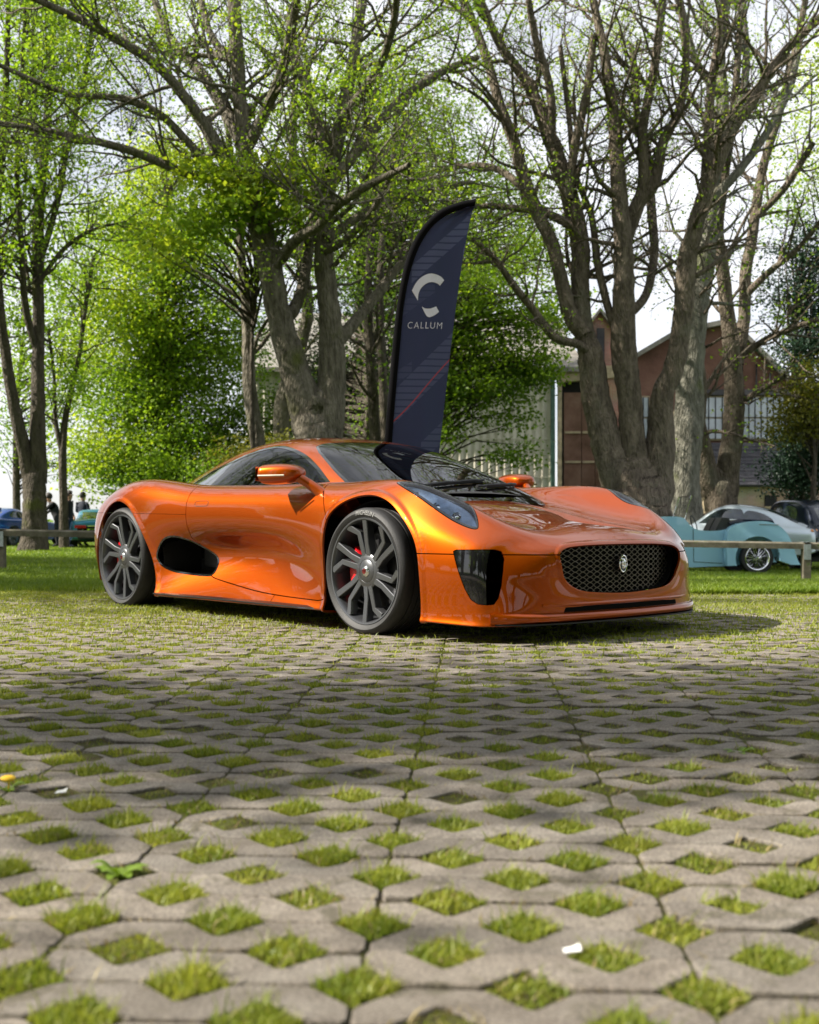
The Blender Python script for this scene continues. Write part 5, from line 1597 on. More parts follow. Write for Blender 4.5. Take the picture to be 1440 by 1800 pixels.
# far hedge line on the left horizon
rs = np.random.default_rng(5)
for i, (x0, x1, Y, lb) in enumerate(((-260, 60, 120, 'distant hedge on the horizon at the far left'), (60, 460, 105, 'distant hedge on the horizon behind the people'))):
    o = empty('hedge', tuple(px((x0 + x1) / 2, 945, Y))); tag(o, lb, 'hedge')
    n = 140
    C = np.stack([(np.random.default_rng(i).uniform(x0, x1, n) - CX) / F_PX * Y, Y + rs.normal(0, 1.2, n), px(0, 950, Y).z + np.abs(rs.normal(0, .75, n)) + .2], -1)
    V, Fc = leaf_cloud(C, 26, .5, (1.1, .8, .6), rs)
    mesh_np('crown', V - np.array(o.location), Fc, M_LEAF_MID, o, smooth=False)

# unseen tree copies added behind and beside the camera for the car to reflect
def copy_thing(src, loc, rz, label, group, scale=1.0):
    c = copy_tree(src); c.location = loc; c.rotation_euler = (0, 0, rz); c.scale = (scale,) * 3
    c['label'] = label; c['group'] = group
    return c
T_C = bpy.data.objects['maple_tree']; T_R = bpy.data.objects['chestnut_tree']; T_F = bpy.data.objects['field_maple']; T_A = bpy.data.objects['ash_tree']
GRP = 'unseen trees added around the car park for reflections'
for src, loc, rz, sc, lb in (
    (T_A, (-7.5, -3.5, 0), 4.0, .9, 'unseen bare tree behind the camera on the left'),
    (T_C, (-5.0, -7.5, 0), 2.4, 1.15, 'unseen bare twin-stemmed tree close behind the camera'),
    (T_R, (1.5, -9.5, 0), 5.0, 1.1, 'unseen bare multi-stemmed tree close behind the camera'),
    (T_R, (-11.5, -7.5, 0), 1.2, 1.1, 'unseen bare multi-stemmed tree behind the camera on the left'),
    (T_R, (5.0, -14.0, 0), 3.3, 1.0, 'unseen broad tree behind the camera on the right'),
    (T_F, (-9.0, -24.0, 0), 2.0, 1.30, 'unseen leafy tree behind the camera'),
    (T_F, (-24.0, -8.0, 0), .4, 1.30, 'unseen leafy tree behind the camera on the far left'),
    (T_C, (16.0, -6.0, 0), .2, 1.0, 'unseen twin-stemmed tree behind the camera on the far right'),
    (T_F, (1.5, -27.0, 0), 3.0, 1.30, 'unseen leafy tree straight behind the camera'),
    (T_F, (-17.0, -17.0, 0), 5.0, 1.23, 'unseen leafy tree behind the camera on the left'),
    (T_F, (12.0, -24.0, 0), 4.1, 1.43, 'unseen leafy tree behind the camera on the right'),
    (T_F, (-31.0, 3.0, 0), 1.5, 1.04, 'unseen leafy tree far to the left of the camera'),
    (T_C, (-15.5, 15.5, 0), 4.4, 1.15, 'unseen bare twin-stemmed tree left of the lawn'),
    (T_R, (-21.0, 20.0, 0), 2.9, 1.15, 'unseen bare multi-stemmed tree left of the lawn'),
    (T_R, (-14.5, 9.8, 0), .6, 1.05, 'unseen bare multi-stemmed tree at the left end of the fence'),
    (T_F, (-27.0, 17.0, 0), 5.1, 1.2, 'unseen leafy tree far left of the lawn'),
    (T_F, (9.5, -7.0, 0), 1.9, 1.0, 'unseen dense leafy tree on the right beside the camera'),
    (T_F, (14.0, -2.0, 0), 3.9, 1.0, 'unseen dense leafy tree right of the paving'),
    (T_F, (17.5, 4.5, 0), 2.8, 1.0, 'unseen dense leafy tree far right of the paving'),
    (T_F, (8.0, -12.5, 0), 5.9, 1.2, 'unseen dense leafy tree behind the camera on the right'),
    (T_F, (-4.0, -16.0, 0), 2.6, 1.23, 'unseen leafy tree close behind the camera'),
    (T_F, (5.5, -18.5, 0), .7, 1.30, 'unseen leafy tree close behind the camera on the right'),
    (T_F, (-12.5, -13.0, 0), 3.7, 1.30, 'unseen leafy tree close behind the camera on the left'),
    (T_F, (13.5, -13.0, 0), 5.4, 1.30, 'unseen leafy tree beside the camera on the right'),
    (T_F, (-20.0, -2.5, 0), 4.6, 1.04, 'unseen leafy tree beyond the left edge of the paving'),
    (T_F, (21.0, -16.0, 0), .9, 1.30, 'unseen leafy tree far behind the camera on the right')):
    copy_thing(src, loc, rz, lb, GRP, sc)
def shade_tree(loc, crowns, label, seed):
    """tree left of the paving, its thin spring crown dappling the ground"""
    o = empty('shade_tree', loc); tag(o, label, 'tree', 'trees left of the paving')
    w = Wood(seed); rs = w.rs; b = np.array([0., 0, 0])
    sets = []
    for (cx_, cy_, cz_, rx_, ry_, rz_, n) in crowns:
        c = np.array([cx_, cy_, cz_])
        u = rs.normal(0, 1, (n, 3)); u /= np.linalg.norm(u, axis=1, keepdims=True)
        P = c + u * np.array([rx_, ry_, rz_]) * rs.random((n, 1)) ** .45
        hub = np.array([cx_ * .5, cy_ * .5, cz_ - rz_ * 1.2])
        w.limb([b, b + (hub - b) * .5 + rs.normal(0, .15, 3), hub, c + [0, 0, rz_ * .5]], [.22, .17, .12, .04], 10)
        for p in P[::2]:
            s = hub + (c - hub) * rs.random(); m_ = (s + p) / 2 + rs.normal(0, .15, 3)
            w.tube(np.array([s, m_, p]), np.array([.035, .022, .008]), 4)
        V, Fc = leaf_cloud(P, 34, .11, (.34, .34, .2), rs); sets.append((V, Fc))
    w.mesh('trunk', M_BARK_GREY, o, (0, 0, 0))
    off = 0; VV, FF = [], []
    for V, Fc in sets: VV.append(V); FF.append(Fc + off); off += len(V)
    mesh_np('crown', np.concatenate(VV), np.concatenate(FF), M_LEAF_SPRING, o, smooth=False)
shade_tree((-9.3, 2.2, 0), [(.5, .2, 8.0, 2.6, 1.25, 1.9, 150), (2.0, .3, 9.6, 1.6, 1.1, 1.2, 46)], 'spring tree left of the paving shading the middle of it', 301)
shade_tree((-8.4, -.9, 0), [(.0, .2, 7.6, 2.0, .4, 1.6, 12), (1.3, .3, 8.8, 1.3, .4, 1.0, 8)], 'slim spring tree left of the camera shading the foreground', 302)
# ---------------------------------------------------------------- feather banner
BN_Y = 9.6
M_NAVY = None
def banner_mat():
    m, N, L, out = new_mat('banner_cloth')
    b = N.new('ShaderNodeBsdfPrincipled'); b.inputs['Roughness'].default_value = .7; b.inputs['Specular IOR Level'].default_value = .25
    uv = N.new('ShaderNodeTexCoord')
    sp = N.new('ShaderNodeSeparateXYZ'); L.new(uv.outputs['UV'], sp.inputs[0])
    def math_(op, a, b_=None, c=None):
        n = N.new('ShaderNodeMath'); n.operation = op
        for i, v in enumerate((a, b_, c)):
            if v is None: continue
            if isinstance(v, (int, float)): n.inputs[i].default_value = v
            else: L.new(v, n.inputs[i])
        return n.outputs[0]
    x, y = sp.outputs[0], sp.outputs[1]          # metres across and up the cloth
    # printed diagonal bands filled with fine horizontal lines
    lines = math_('GREATER_THAN', math_('FRACT', math_('MULTIPLY', y, 17.0)), .22)
    fac = None
    for (y0, slope, half, xa, xb, k) in ((1.36, .89, .075, .22, .82, .50), (1.15, .75, .06, .08, .42, .18), (.345, 1.0, .145, -.05, .62, .40), (-.28, 1.0, .09, .30, .62, .35), (.62, .62, .05, -.05, .22, .22)):
        d = math_('ABSOLUTE', math_('SUBTRACT', math_('SUBTRACT', y, y0), math_('MULTIPLY', x, slope)))
        band = math_('LESS_THAN', d, half)
        band = math_('MULTIPLY', band, math_('GREATER_THAN', x, xa)); band = math_('MULTIPLY', band, math_('LESS_THAN', x, xb))
        band = math_('MULTIPLY', band, k)
        fac = band if fac is None else math_('MAXIMUM', fac, band)
    fac = math_('MULTIPLY', fac, lines)
    mx = N.new('ShaderNodeMix'); mx.data_type = 'RGBA'; L.new(fac, mx.inputs[0])
    mx.inputs[6].default_value = (.050, .060, .128, 1); mx.inputs[7].default_value = (.15, .17, .30, 1)
    # thin red line climbing to the right
    wob = math_('MULTIPLY', math_('SINE', math_('MULTIPLY', x, 9.0)), .018)
    dr = math_('ABSOLUTE', math_('SUBTRACT', math_('SUBTRACT', math_('ADD', y, wob), .235), math_('MULTIPLY', x, 1.05)))
    red = math_('LESS_THAN', dr, .0065)
    m2 = N.new('ShaderNodeMix'); m2.data_type = 'RGBA'; L.new(red, m2.inputs[0]); L.new(mx.outputs[2], m2.inputs[6]); m2.inputs[7].default_value = (.45, .07, .09, 1)
    L.new(m2.outputs[2], b.inputs['Base Color'])
    t = N.new('ShaderNodeBsdfTranslucent'); L.new(m2.outputs[2], t.inputs['Color'])
    ms = N.new('ShaderNodeMixShader'); ms.inputs[0].default_value = .25
    L.new(b.outputs[0], ms.inputs[1]); L.new(t.outputs[0], ms.inputs[2]); L.new(ms.outputs[0], out.inputs['Surface'])
    return m
M_NAVY = banner_mat()
M_POLE = pbr('black_sleeve', (.004, .004, .005), .95, spec=.1)
def bp(x, y, dy=0.0): return px(x, y, BN_Y + dy)
# sleeve centre line and free edge of the cloth, bottom to top
left = smooth_line([(668, 900), (675, 790), (682, 700), (690, 610), (699, 530), (713, 460), (735, 410), (768, 373), (805, 356), (838, 349)], 8)
inner = smooth_line([(679, 900), (688, 790), (695, 700), (703, 610), (711, 530), (726, 462), (748, 414), (779, 382), (812, 368), (834, 364)], 8)
right = smooth_line([(762, 900), (773, 790), (783, 700), (793, 610), (803, 530), (813, 460), (822, 410), (830, 375), (835, 365), (836, 362)], 8)
bx0 = bp(672, 940); X0, Z0 = bx0.x, float(terrain(bx0.x, BN_Y))
banner = empty('feather_banner', (X0, BN_Y, Z0)); tag(banner, 'tall navy feather banner with white logo standing behind the orange car', 'banner')
bo = np.array(banner.location)
nr, nc = len(inner), 26
V, UV = [], []
tl = np.linspace(0, 1, nr)
zb = bp(690, 800).z
for i in range(nr):
    for j in range(nc):
        t = j / (nc - 1)
        x = inner[i, 0] + (right[i, 0] - inner[i, 0]) * t; y = inner[i, 1] + (right[i, 1] - inner[i, 1]) * t
        top = sstep(.62, 1.0, tl[i])
        fold = .016 * math.sin(t * 7 + tl[i] * 5) * t + .034 * top * math.sin((t * 1.7 - tl[i] * 3.2) * 9) * (1 - t * .5) + .010 * math.sin(t * 15 + tl[i] * 9) * t * (1 - t) + .008 * math.sin(tl[i] * 24 + t * 3) * t + .05 * t * (1 - tl[i])
        p = bp(x, y); p.y += fold
        V.append(p); UV.append((p.x - bp(inner[0, 0], 0).x - .06 * 0, p.z - zb))
idx = np.arange(nr * nc).reshape(nr, nc)
Fq = np.stack([idx[:-1, :-1], idx[:-1, 1:], idx[1:, 1:], idx[1:, :-1]], -1).reshape(-1, 4)
cloth = mesh_np('cloth', np.array([tuple(v) for v in V]) - bo, Fq, M_NAVY, banner)
uvl = cloth.data.uv_layers.new(name='UVMap')
li = np.array([l.vertex_index for l in cloth.data.loops]); uvl.data.foreach_set('uv', np.array(UV, np.float32)[li].ravel())
def cloth_y(x, z):           # depth of the cloth surface at a world x, z
    P = np.array([tuple(v) for v in V]); k = np.argmin((P[:, 0] - x) ** 2 + (P[:, 2] - z) ** 2); return P[k, 1]
bm = bmesh.new()
n = len(left); rows = []
for i in range(n):
    a, b = bp(*left[i]), bp(*inner[i]); c = (a + b) / 2; h = (b - a) / 2
    rows.append([bm.verts.new(Vector(c + h * math.cos(t) * 1.04 + Vector((0, math.sin(t) * .030, 0))) - Vector(bo)) for t in np.linspace(0, 2 * math.pi, 10, endpoint=False)])
for a, b in zip(rows[:-1], rows[1:]):
    for k in range(10): bm.faces.new((a[k], a[(k + 1) % 10], b[(k + 1) % 10], b[k]))
bm.faces.new(rows[0]); bm.faces.new(rows[-1][::-1])
bm_obj('sleeve', bm, M_POLE, banner, smooth=True)
bm = bmesh.new()
add_tube(bm, [(0, 0, 0), tuple(Vector(bp(672, 895)) - Vector(bo))], .016, 8)
for a in range(4):
    d = Vector((math.cos(a * math.pi / 2 + .5), math.sin(a * math.pi / 2 + .5), 0)); add_tube(bm, [(0, 0, .06), tuple(d * .45 + Vector((0, 0, .015)))], .012, 6)
bm_obj('pole_base', bm, M_BLACK, banner)
# printed logo: a broken ring drawn as two pieces, and the name below
M_LOGO = pbr('banner_white', (.80, .83, .95), .75)
def print_on_cloth(name, polys):
    bm = bmesh.new()
    for poly in polys:
        vs = []
        for (x, y) in poly:
            p = bp(x, y); p.y = cloth_y(p.x, p.z) - .004; vs.append(bm.verts.new(p - Vector(bo)))
        bm.faces.new(vs)
    return bm_obj(name, bm, M_LOGO, banner)
def zpx(x, y): return 640 + x * 240 / 919, 330 + y * 470 / 1800
def arc_piece(c, r0, r1, a0, a1, tilt=0, n=14, cut0=0, cut1=0):
    out, inn = [], []
    quads = []
    for k in range(n + 1):
        t = k / n
        ao = R(a0 + cut0 + (a1 - a0 - cut0 - cut1) * t) ; ai = R(a0 + (a1 - a0) * t)
        out.append(zpx(c[0] + r1[0] * math.cos(ao), c[1] - r1[1] * math.sin(ao))); inn.append(zpx(c[0] + r0[0] * math.cos(ai), c[1] - r0[1] * math.sin(ai)))
    for k in range(n): quads.append([out[k], out[k + 1], inn[k + 1], inn[k]])
    return quads
up_out = smooth_line([(541, 617), (515, 592), (470, 578), (430, 580), (385, 603), (350, 640), (322, 692)], 5)
up_in = smooth_line([(512, 655), (490, 640), (455, 634), (420, 645), (385, 675), (367, 715), (363, 760)], 5)
lo_out = smooth_line([(388, 798), (425, 866), (465, 862), (506, 832)], 5)
lo_in = smooth_line([(390, 800), (412, 812), (448, 812), (486, 796)], 5)
print_on_cloth('logo_arc', [[zpx(*up_out[k]), zpx(*up_out[k + 1]), zpx(*up_in[k + 1]), zpx(*up_in[k])] for k in range(len(up_out) - 1)])
print_on_cloth('logo_foot', [[zpx(*lo_out[k]), zpx(*lo_out[k + 1]), zpx(*lo_in[k + 1]), zpx(*lo_in[k])] for k in range(len(lo_out) - 1)])
TV, TF = text_mesh('CALLUM', size=1.0, shear=.12, spacing=1.22, bold=-.012)
w_ = TV[:, 0].max() - TV[:, 0].min(); h_ = TV[:, 1].max() - TV[:, 1].min()
TV[:, 0] -= (TV[:, 0].max() + TV[:, 0].min()) / 2; TV[:, 1] -= (TV[:, 1].max() + TV[:, 1].min()) / 2
cx_, cy_ = zpx(411, 925)
pts = []
for v in TV:
    x = cx_ + v[0] / w_ * 61; y = cy_ - v[1] / h_ * 11.5
    p = bp(x, y); p.y = cloth_y(p.x, p.z) - .005; pts.append(np.array(p) - bo)
mesh_np('lettering', np.array(pts), TF, M_LOGO, banner, smooth=False)

# ---------------------------------------------------------------- hangar behind the trees
HB = 44.0
M_CORR = position_mat('corrugated_sheet', [(.28, (.42, .38, .31)), (.5, (.60, .56, .47)), (.75, (.72, .68, .60))], scale=.7, rough=.55, extra=(1.6, .64, (.28, .25, .20)))
M_BRICK = None
def brick_mat(name, c1, c2, mortar, scale):
    m, N, L, out = new_mat(name)
    b = N.new('ShaderNodeBsdfPrincipled'); b.inputs['Roughness'].default_value = .9
    tc = N.new('ShaderNodeTexCoord'); mp = N.new('ShaderNodeMapping'); mp.inputs['Rotation'].default_value = (R(90), 0, 0)
    L.new(tc.outputs['Object'], mp.inputs['Vector'])
    br = N.new('ShaderNodeTexBrick'); br.inputs['Scale'].default_value = scale
    br.inputs['Color1'].default_value = (*c1, 1); br.inputs['Color2'].default_value = (*c2, 1); br.inputs['Mortar'].default_value = (*mortar, 1)
    br.inputs['Mortar Size'].default_value = .015; br.inputs['Brick Width'].default_value = .5; br.inputs['Row Height'].default_value = .16
    L.new(mp.outputs['Vector'], br.inputs['Vector'])
    nz = N.new('ShaderNodeTexNoise'); nz.inputs['Scale'].default_value = 1.4; nz.inputs['Detail'].default_value = 7
    L.new(tc.outputs['Object'], nz.inputs['Vector'])
    mx = N.new('ShaderNodeMix'); mx.data_type = 'RGBA'; mx.blend_type = 'MULTIPLY'; mx.inputs[0].default_value = .7
    L.new(br.outputs['Color'], mx.inputs[6]); L.new(nz.outputs['Color'], mx.inputs[7])
    g = N.new('ShaderNodeHueSaturation'); g.inputs['Value'].default_value = 1.7; g.inputs['Saturation'].default_value = .85
    L.new(mx.outputs[2], g.inputs['Color']); L.new(g.outputs[0], b.inputs['Base Color']); L.new(b.outputs[0], out.inputs['Surface'])
    return m
M_BRICK = brick_mat('red_brick', (.30, .10, .065), (.36, .14, .09), (.30, .26, .22), 2.4)
M_BRICK_TAN = brick_mat('tan_brick', (.36, .22, .14), (.42, .27, .18), (.38, .33, .27), 2.4)
M_PINK = position_mat('pink_render', [(.3, (.12, .062, .048)), (.5, (.19, .098, .076)), (.75, (.26, .15, .115))], scale=.9, bump=(6, .6, .05), extra=(.5, .56, (.135, .085, .068)))
M_SLATE = position_mat('slate', [(.3, (.045, .044, .052)), (.55, (.075, .072, .080)), (.75, (.12, .115, .115))], scale=2.5, bump=(12, .5, .05))
M_ROOFGREY = position_mat('weathered_roof', [(.3, (.15, .14, .125)), (.6, (.25, .235, .21)), (.8, (.32, .31, .27))], scale=1.2, bump=(9, .5, .05))
M_GREENPAINT = pbr('green_frame', (.06, .13, .10), .5, noise=(6, .4))
M_DOOR = position_mat('rusty_door', [(.3, (.10, .055, .038)), (.55, (.20, .115, .085)), (.8, (.28, .19, .145))], scale=1.0)
M_FRAMEWOOD = pbr('bare_timber', (.42, .34, .22), .8, noise=(5, .35))
M_PANE = pbr('dusty_pane', (.42, .46, .52), .12, coat=.3, noise=(1.5, .25))
M_DARKIN = pbr('dark_opening', (.012, .012, .014), .8)
def H(x, y, dy=0): return px(x, y, HB + dy)
base_z = float(terrain(6, HB)) - .1
def poly_wall(name, pts, mat, parent, dy=0.0, th=.25):
    """upright wall whose outline is given in photo pixels at the building's depth; None = down to the ground"""
    bm = bmesh.new()
    F_, B_ = [], []
    for x, y in pts:
        p = H(x, 0 if y is None else y, dy)
        if y is None: p.z = base_z
        F_.append(bm.verts.new((p.x, p.y, p.z))); B_.append(bm.verts.new((p.x, p.y + th, p.z)))
    bm.faces.new(F_); bm.faces.new(B_[::-1]); n = len(pts)
    for i in range(n): bm.faces.new((F_[i], B_[i], B_[(i + 1) % n], F_[(i + 1) % n]))
    o = bm_obj(name, bm, mat, parent)
    return o
hangar = empty('hangar', (0, 0, 0)); tag(hangar, 'old aircraft hangar with pale corrugated wall, brick gable and rusty sliding doors behind the trees', 'building')
# corrugated wall
xs0, xs1 = H(430, 0).x, H(972, 0).x
nx = int((xs1 - xs0) / .038); xx = np.linspace(xs0, xs1, nx)
yy = HB + .5 + .035 * np.sin(xx * 2 * np.pi / .30)
zt = H(0, 640).z
V = np.concatenate([np.stack([xx, yy, np.full(nx, base_z)], -1), np.stack([xx, yy, np.full(nx, zt)], -1)])
k = np.arange(nx - 1); mesh_np('corrugated_wall', V, np.stack([k, k + 1, k + 1 + nx, k + nx], -1), M_CORR, hangar)
for y_ in (700, 770, 838):     # sheet overlaps
    bm = bmesh.new(); add_box(bm, ((xs0 + xs1) / 2, HB + .462, H(0, y_).z), (xs1 - xs0, .02, .05)); bm_obj('sheet_lap', bm, M_CORR, hangar)
bm = bmesh.new()               # main roof above it
e0, r0 = H(0, 645).z, H(0, 520).z
for a, b in (((xs0 - .3, HB - .1, e0), (xs0 - .3, HB + 9, r0 + 1.0)),):
    vs = [bm.verts.new(v) for v in ((xs0 - .3, HB, e0), (H(1030, 0).x, HB, e0), (H(1030, 0).x, HB + 10, r0 + 1.2), (xs0 - .3, HB + 10, r0 + 1.2))]
    lo = [bm.verts.new((v.co.x, v.co.y, v.co.z - .18)) for v in vs]
    bm.faces.new(vs); bm.faces.new(lo[::-1])
    for i in range(4): bm.faces.new((vs[i], lo[i], lo[(i + 1) % 4], vs[(i + 1) % 4]))
bm_obj('roof', bm, M_ROOFGREY, hangar)
for x in (974, 986):
    bm = bmesh.new(); p = H(x, 0); add_box(bm, (p.x, HB + .35, (base_z + zt) / 2), (.16, .2, zt - base_z)); bm_obj('door_frame', bm, M_GREENPAINT if x == 974 else M_FRAMEWOOD, hangar, bevel=.01)
poly_wall('door_surround', [(986, None), (986, 660), (1092, 652), (1092, None)], M_DARKIN, hangar, dy=1.0)
for x0, x1, y0 in ((992, 1022, 690), (1023, 1046, 700), (1047, 1066, 700)):
    d = poly_wall('sliding_door', [(x0, None), (x0, y0), (x1, y0), (x1, None)], M_DOOR, hangar, dy=.6, th=.1)
    for y_ in (760, 812):
        bm = bmesh.new(); a, b = H(x0 + 1, y_, .58), H(x1 - 1, y_, .58); add_box(bm, tuple((a + b) / 2), (b.x - a.x, .06, .09)); o = bm_obj('ledge', bm, M_FRAMEWOOD, d)
poly_wall('lintel', [(980, 672), (980, 650), (1100, 640), (1100, 662)], M_FRAMEWOOD, hangar, dy=.2, th=.4)
poly_wall('brick_pier', [(1064, None), (1064, 640), (1092, 636), (1092, None)], M_BRICK, hangar, dy=.3, th=.5)
# little brick gable with a tiled cap above the doors
poly_wall('brick_gable', [(1034, 640), (1034, 572), (1056, 548), (1078, 572), (1078, 640)], M_BRICK, hangar, dy=1.5, th=3)
for s, (a, b) in enumerate((((1026, 578), (1056, 540)), ((1056, 540), (1086, 578)))):
    bm = bmesh.new(); p, q = H(*a, 1.2), H(*b, 1.2)
    vs = [bm.verts.new(v) for v in ((p.x, p.y, p.z), (q.x, q.y, q.z), (q.x, q.y + 3.6, q.z), (p.x, p.y + 3.6, p.z))]
    lo = [bm.verts.new((v.co.x, v.co.y, v.co.z - .16)) for v in vs]
    bm.faces.new(vs); bm.faces.new(lo[::-1])
    for i in range(4): bm.faces.new((vs[i], lo[i], lo[(i + 1) % 4], vs[(i + 1) % 4]))
    bm_obj('gable_roof', bm, M_ROOFGREY, hangar)
bm = bmesh.new(); add_box(bm, tuple(H(1056, 605, 1.45)), (.30, .12, 1.3)); bm_obj('louvre', bm, M_SLATE, hangar)

workshop = empty('workshop', (0, 0, 0)); tag(workshop, 'gabled pink workshop with long window band and slate lean-to behind the parked classic cars', 'building')
poly_wall('gable_wall', [(1092, None), (1092, 640), (1180, 592), (1285, 566), (1395, 672), (1470, 690), (1470, None)], M_PINK, workshop, dy=1.0, th=.4)
for a, b in (((1085, 640), (1190, 578)), ((1190, 578), (1288, 558)), ((1284, 556), (1412, 682)), ((1400, 676), (1500, 690))):
    bm = bmesh.new(); p, q = H(*a, .6), H(*b, .6)
    vs = [bm.verts.new(v) for v in ((p.x, p.y, p.z), (q.x, q.y, q.z), (q.x, q.y + 8, q.z + .05), (p.x, p.y + 8, p.z + .05))]
    lo = [bm.verts.new((v.co.x, v.co.y, v.co.z - .2)) for v in vs]
    bm.faces.new(vs); bm.faces.new(lo[::-1])
    for i in range(4): bm.faces.new((vs[i], lo[i], lo[(i + 1) % 4], vs[(i + 1) % 4]))
    bm_obj('roof', bm, M_ROOFGREY, workshop)
for x in (1305, 1330, 1354):       # rainwater pipes and trims on the gable
    bm = bmesh.new(); a, b = H(x, 640 if x < 1340 else 655, .9), H(x, 692, .9); add_tube(bm, [tuple(a), tuple(b)], .035, 6); bm_obj('pipe', bm, M_DARKIN, workshop)
bm = bmesh.new(); a, b = H(1230, 690, .9), H(1420, 690, .9); add_box(bm, tuple((a + b) / 2), (b.x - a.x, .25, .22)); bm_obj('string_course', bm, M_SLATE, workshop)
for x0, x1 in ((1122, 1140), (1156, 1175), (1222, 1282), (1306, 1392)):
    w_ = poly_wall('window', [(x0 - 2, 774), (x0 - 2, 696), (x1 + 2, 696), (x1 + 2, 774)], M_FRAMEWOOD, workshop, dy=.90, th=.12)
    npn = max(2, int((x1 - x0) / 10.5))
    for i in range(npn):
        a, b = x0 + (x1 - x0) * i / npn + .7, x0 + (x1 - x0) * (i + 1) / npn - .7
        for ya, yb in ((699, 733), (736, 771)):
            bm = bmesh.new(); p, q = H(a, ya, .86), H(b, yb, .86); add_box(bm, tuple((p + q) / 2), (abs(q.x - p.x), .03, abs(p.z - q.z))); bm_obj('pane', bm, M_PANE, w_)
    for i in range(npn + 1):
        a = x0 + (x1 - x0) * i / npn
        bm = bmesh.new(); p, q = H(a, 698, .84), H(a, 772, .84); add_box(bm, tuple((p + q) / 2), (.035, .05, abs(p.z - q.z))); bm_obj('glazing_bar', bm, M_DARKIN, w_)
# slate lean-to, each course a strip
for i in range(12):
    t0, t1 = i / 12, (i + 1) / 12 + .02
    bm = bmesh.new()
    def LT(x, t): p = H(x, 778 + (852 - 778) * t, .8 - 3.2 * t); return p
    a, b, c, d = LT(1092, t0), LT(1480, t0), LT(1480, t1), LT(1092, t1)
    up = Vector((0, 0, .03 * (1 if i % 2 else .6)))
    vs = [bm.verts.new(v) for v in (a, b, c + up, d + up)]; bm.faces.new(vs)
    lo = [bm.verts.new(v.co + Vector((0, .05, -.08))) for v in vs]; bm.faces.new(lo[::-1])
    for q in range(4): bm.faces.new((vs[q], lo[q], lo[(q + 1) % 4], vs[(q + 1) % 4]))
    bm_obj('slate_course', bm, M_SLATE, workshop)
poly_wall('lean_to_wall', [(1092, None), (1092, 848), (1480, 848), (1480, None)], M_BRICK_TAN, workshop, dy=-2.2, th=.3)
for x0, x1 in ((1345, 1366), (1279, 1291), (1166, 1180)):
    w_ = poly_wall('window', [(x0, 890), (x0, 871), (x1, 871), (x1, 890)], M_DARKIN, workshop, dy=-2.25, th=.1)
    bm = bmesh.new(); a, b = H(x0 - 1, 892, -2.3), H(x1 + 1, 892, -2.3); add_box(bm, tuple((a + b) / 2), (b.x - a.x, .15, .08)); bm_obj('sill', bm, M_FRAMEWOOD, w_)
poly_wall('dark_door', [(1388, None), (1388, 862), (1404, 862), (1404, None)], M_DARKIN, workshop, dy=-2.25, th=.1)
# pale timber frame of an open store in front of the lean-to
store = empty('timber_frame', (H(1200, 0).x, HB - 4, base_z)); tag(store, 'pale timber braces of an open store in front of the lean-to', 'frame')
so = Vector(store.location)
for (a, b, r_) in (((1165, 803), (1232, 801), .10), ((1166, 815), (1162, 848), .09), ((1160, 835), (1190, 872), .09), ((1238, 812), (1214, 850), .08), ((1240, 805), (1240, 960), .10), ((1160, 800), (1160, 960), .10), ((1172, 755), (1190, 720), .08), ((1216, 735), (1205, 770), .07)):
    bm = bmesh.new(); p, q = H(*a, -4), H(*b, -4); add_tube(bm, [tuple(p - so), tuple(q - so)], r_, 4); bm_obj('brace', bm, M_FRAMEWOOD, store)
# ---------------------------------------------------------------- parked cars behind the fence
M_SKYBLUE = car_paint('sky_blue_paint', (.33, .60, .78), rough=.4, metal=.0, coat=1.0, dark=(.28, .54, .72))
M_SILVERBLUE = car_paint('silver_blue_paint', (.55, .63, .68), rough=.35, metal=.5, coat=1.0)
M_BRG = car_paint('dark_teal_paint', (.012, .045, .055), rough=.35, metal=.2, coat=1.0)
M_NAVYPAINT = car_paint('navy_paint', (.010, .016, .035), rough=.3, metal=.2, coat=1.0)
M_TEAL = car_paint('teal_paint', (.05, .27, .47), rough=.35, metal=.4, coat=1.0)
M_BLUEPAINT = car_paint('blue_paint', (.012, .07, .34), rough=.35, metal=.3, coat=1.0)
M_BGGLASS = pbr('dark_car_glass', (.02, .03, .035), .04, coat=1.0, spec=.8)
M_REDLENS = pbr('red_lens', (.45, .012, .01), .15, coat=1.0)
M_AMBER = pbr('amber_lens', (.75, .25, .03), .15, coat=1.0)
M_PLATE_W = pbr('plate_white', (.78, .78, .76), .5)
M_PLATE_B = pbr('plate_black', (.012, .012, .012), .4)

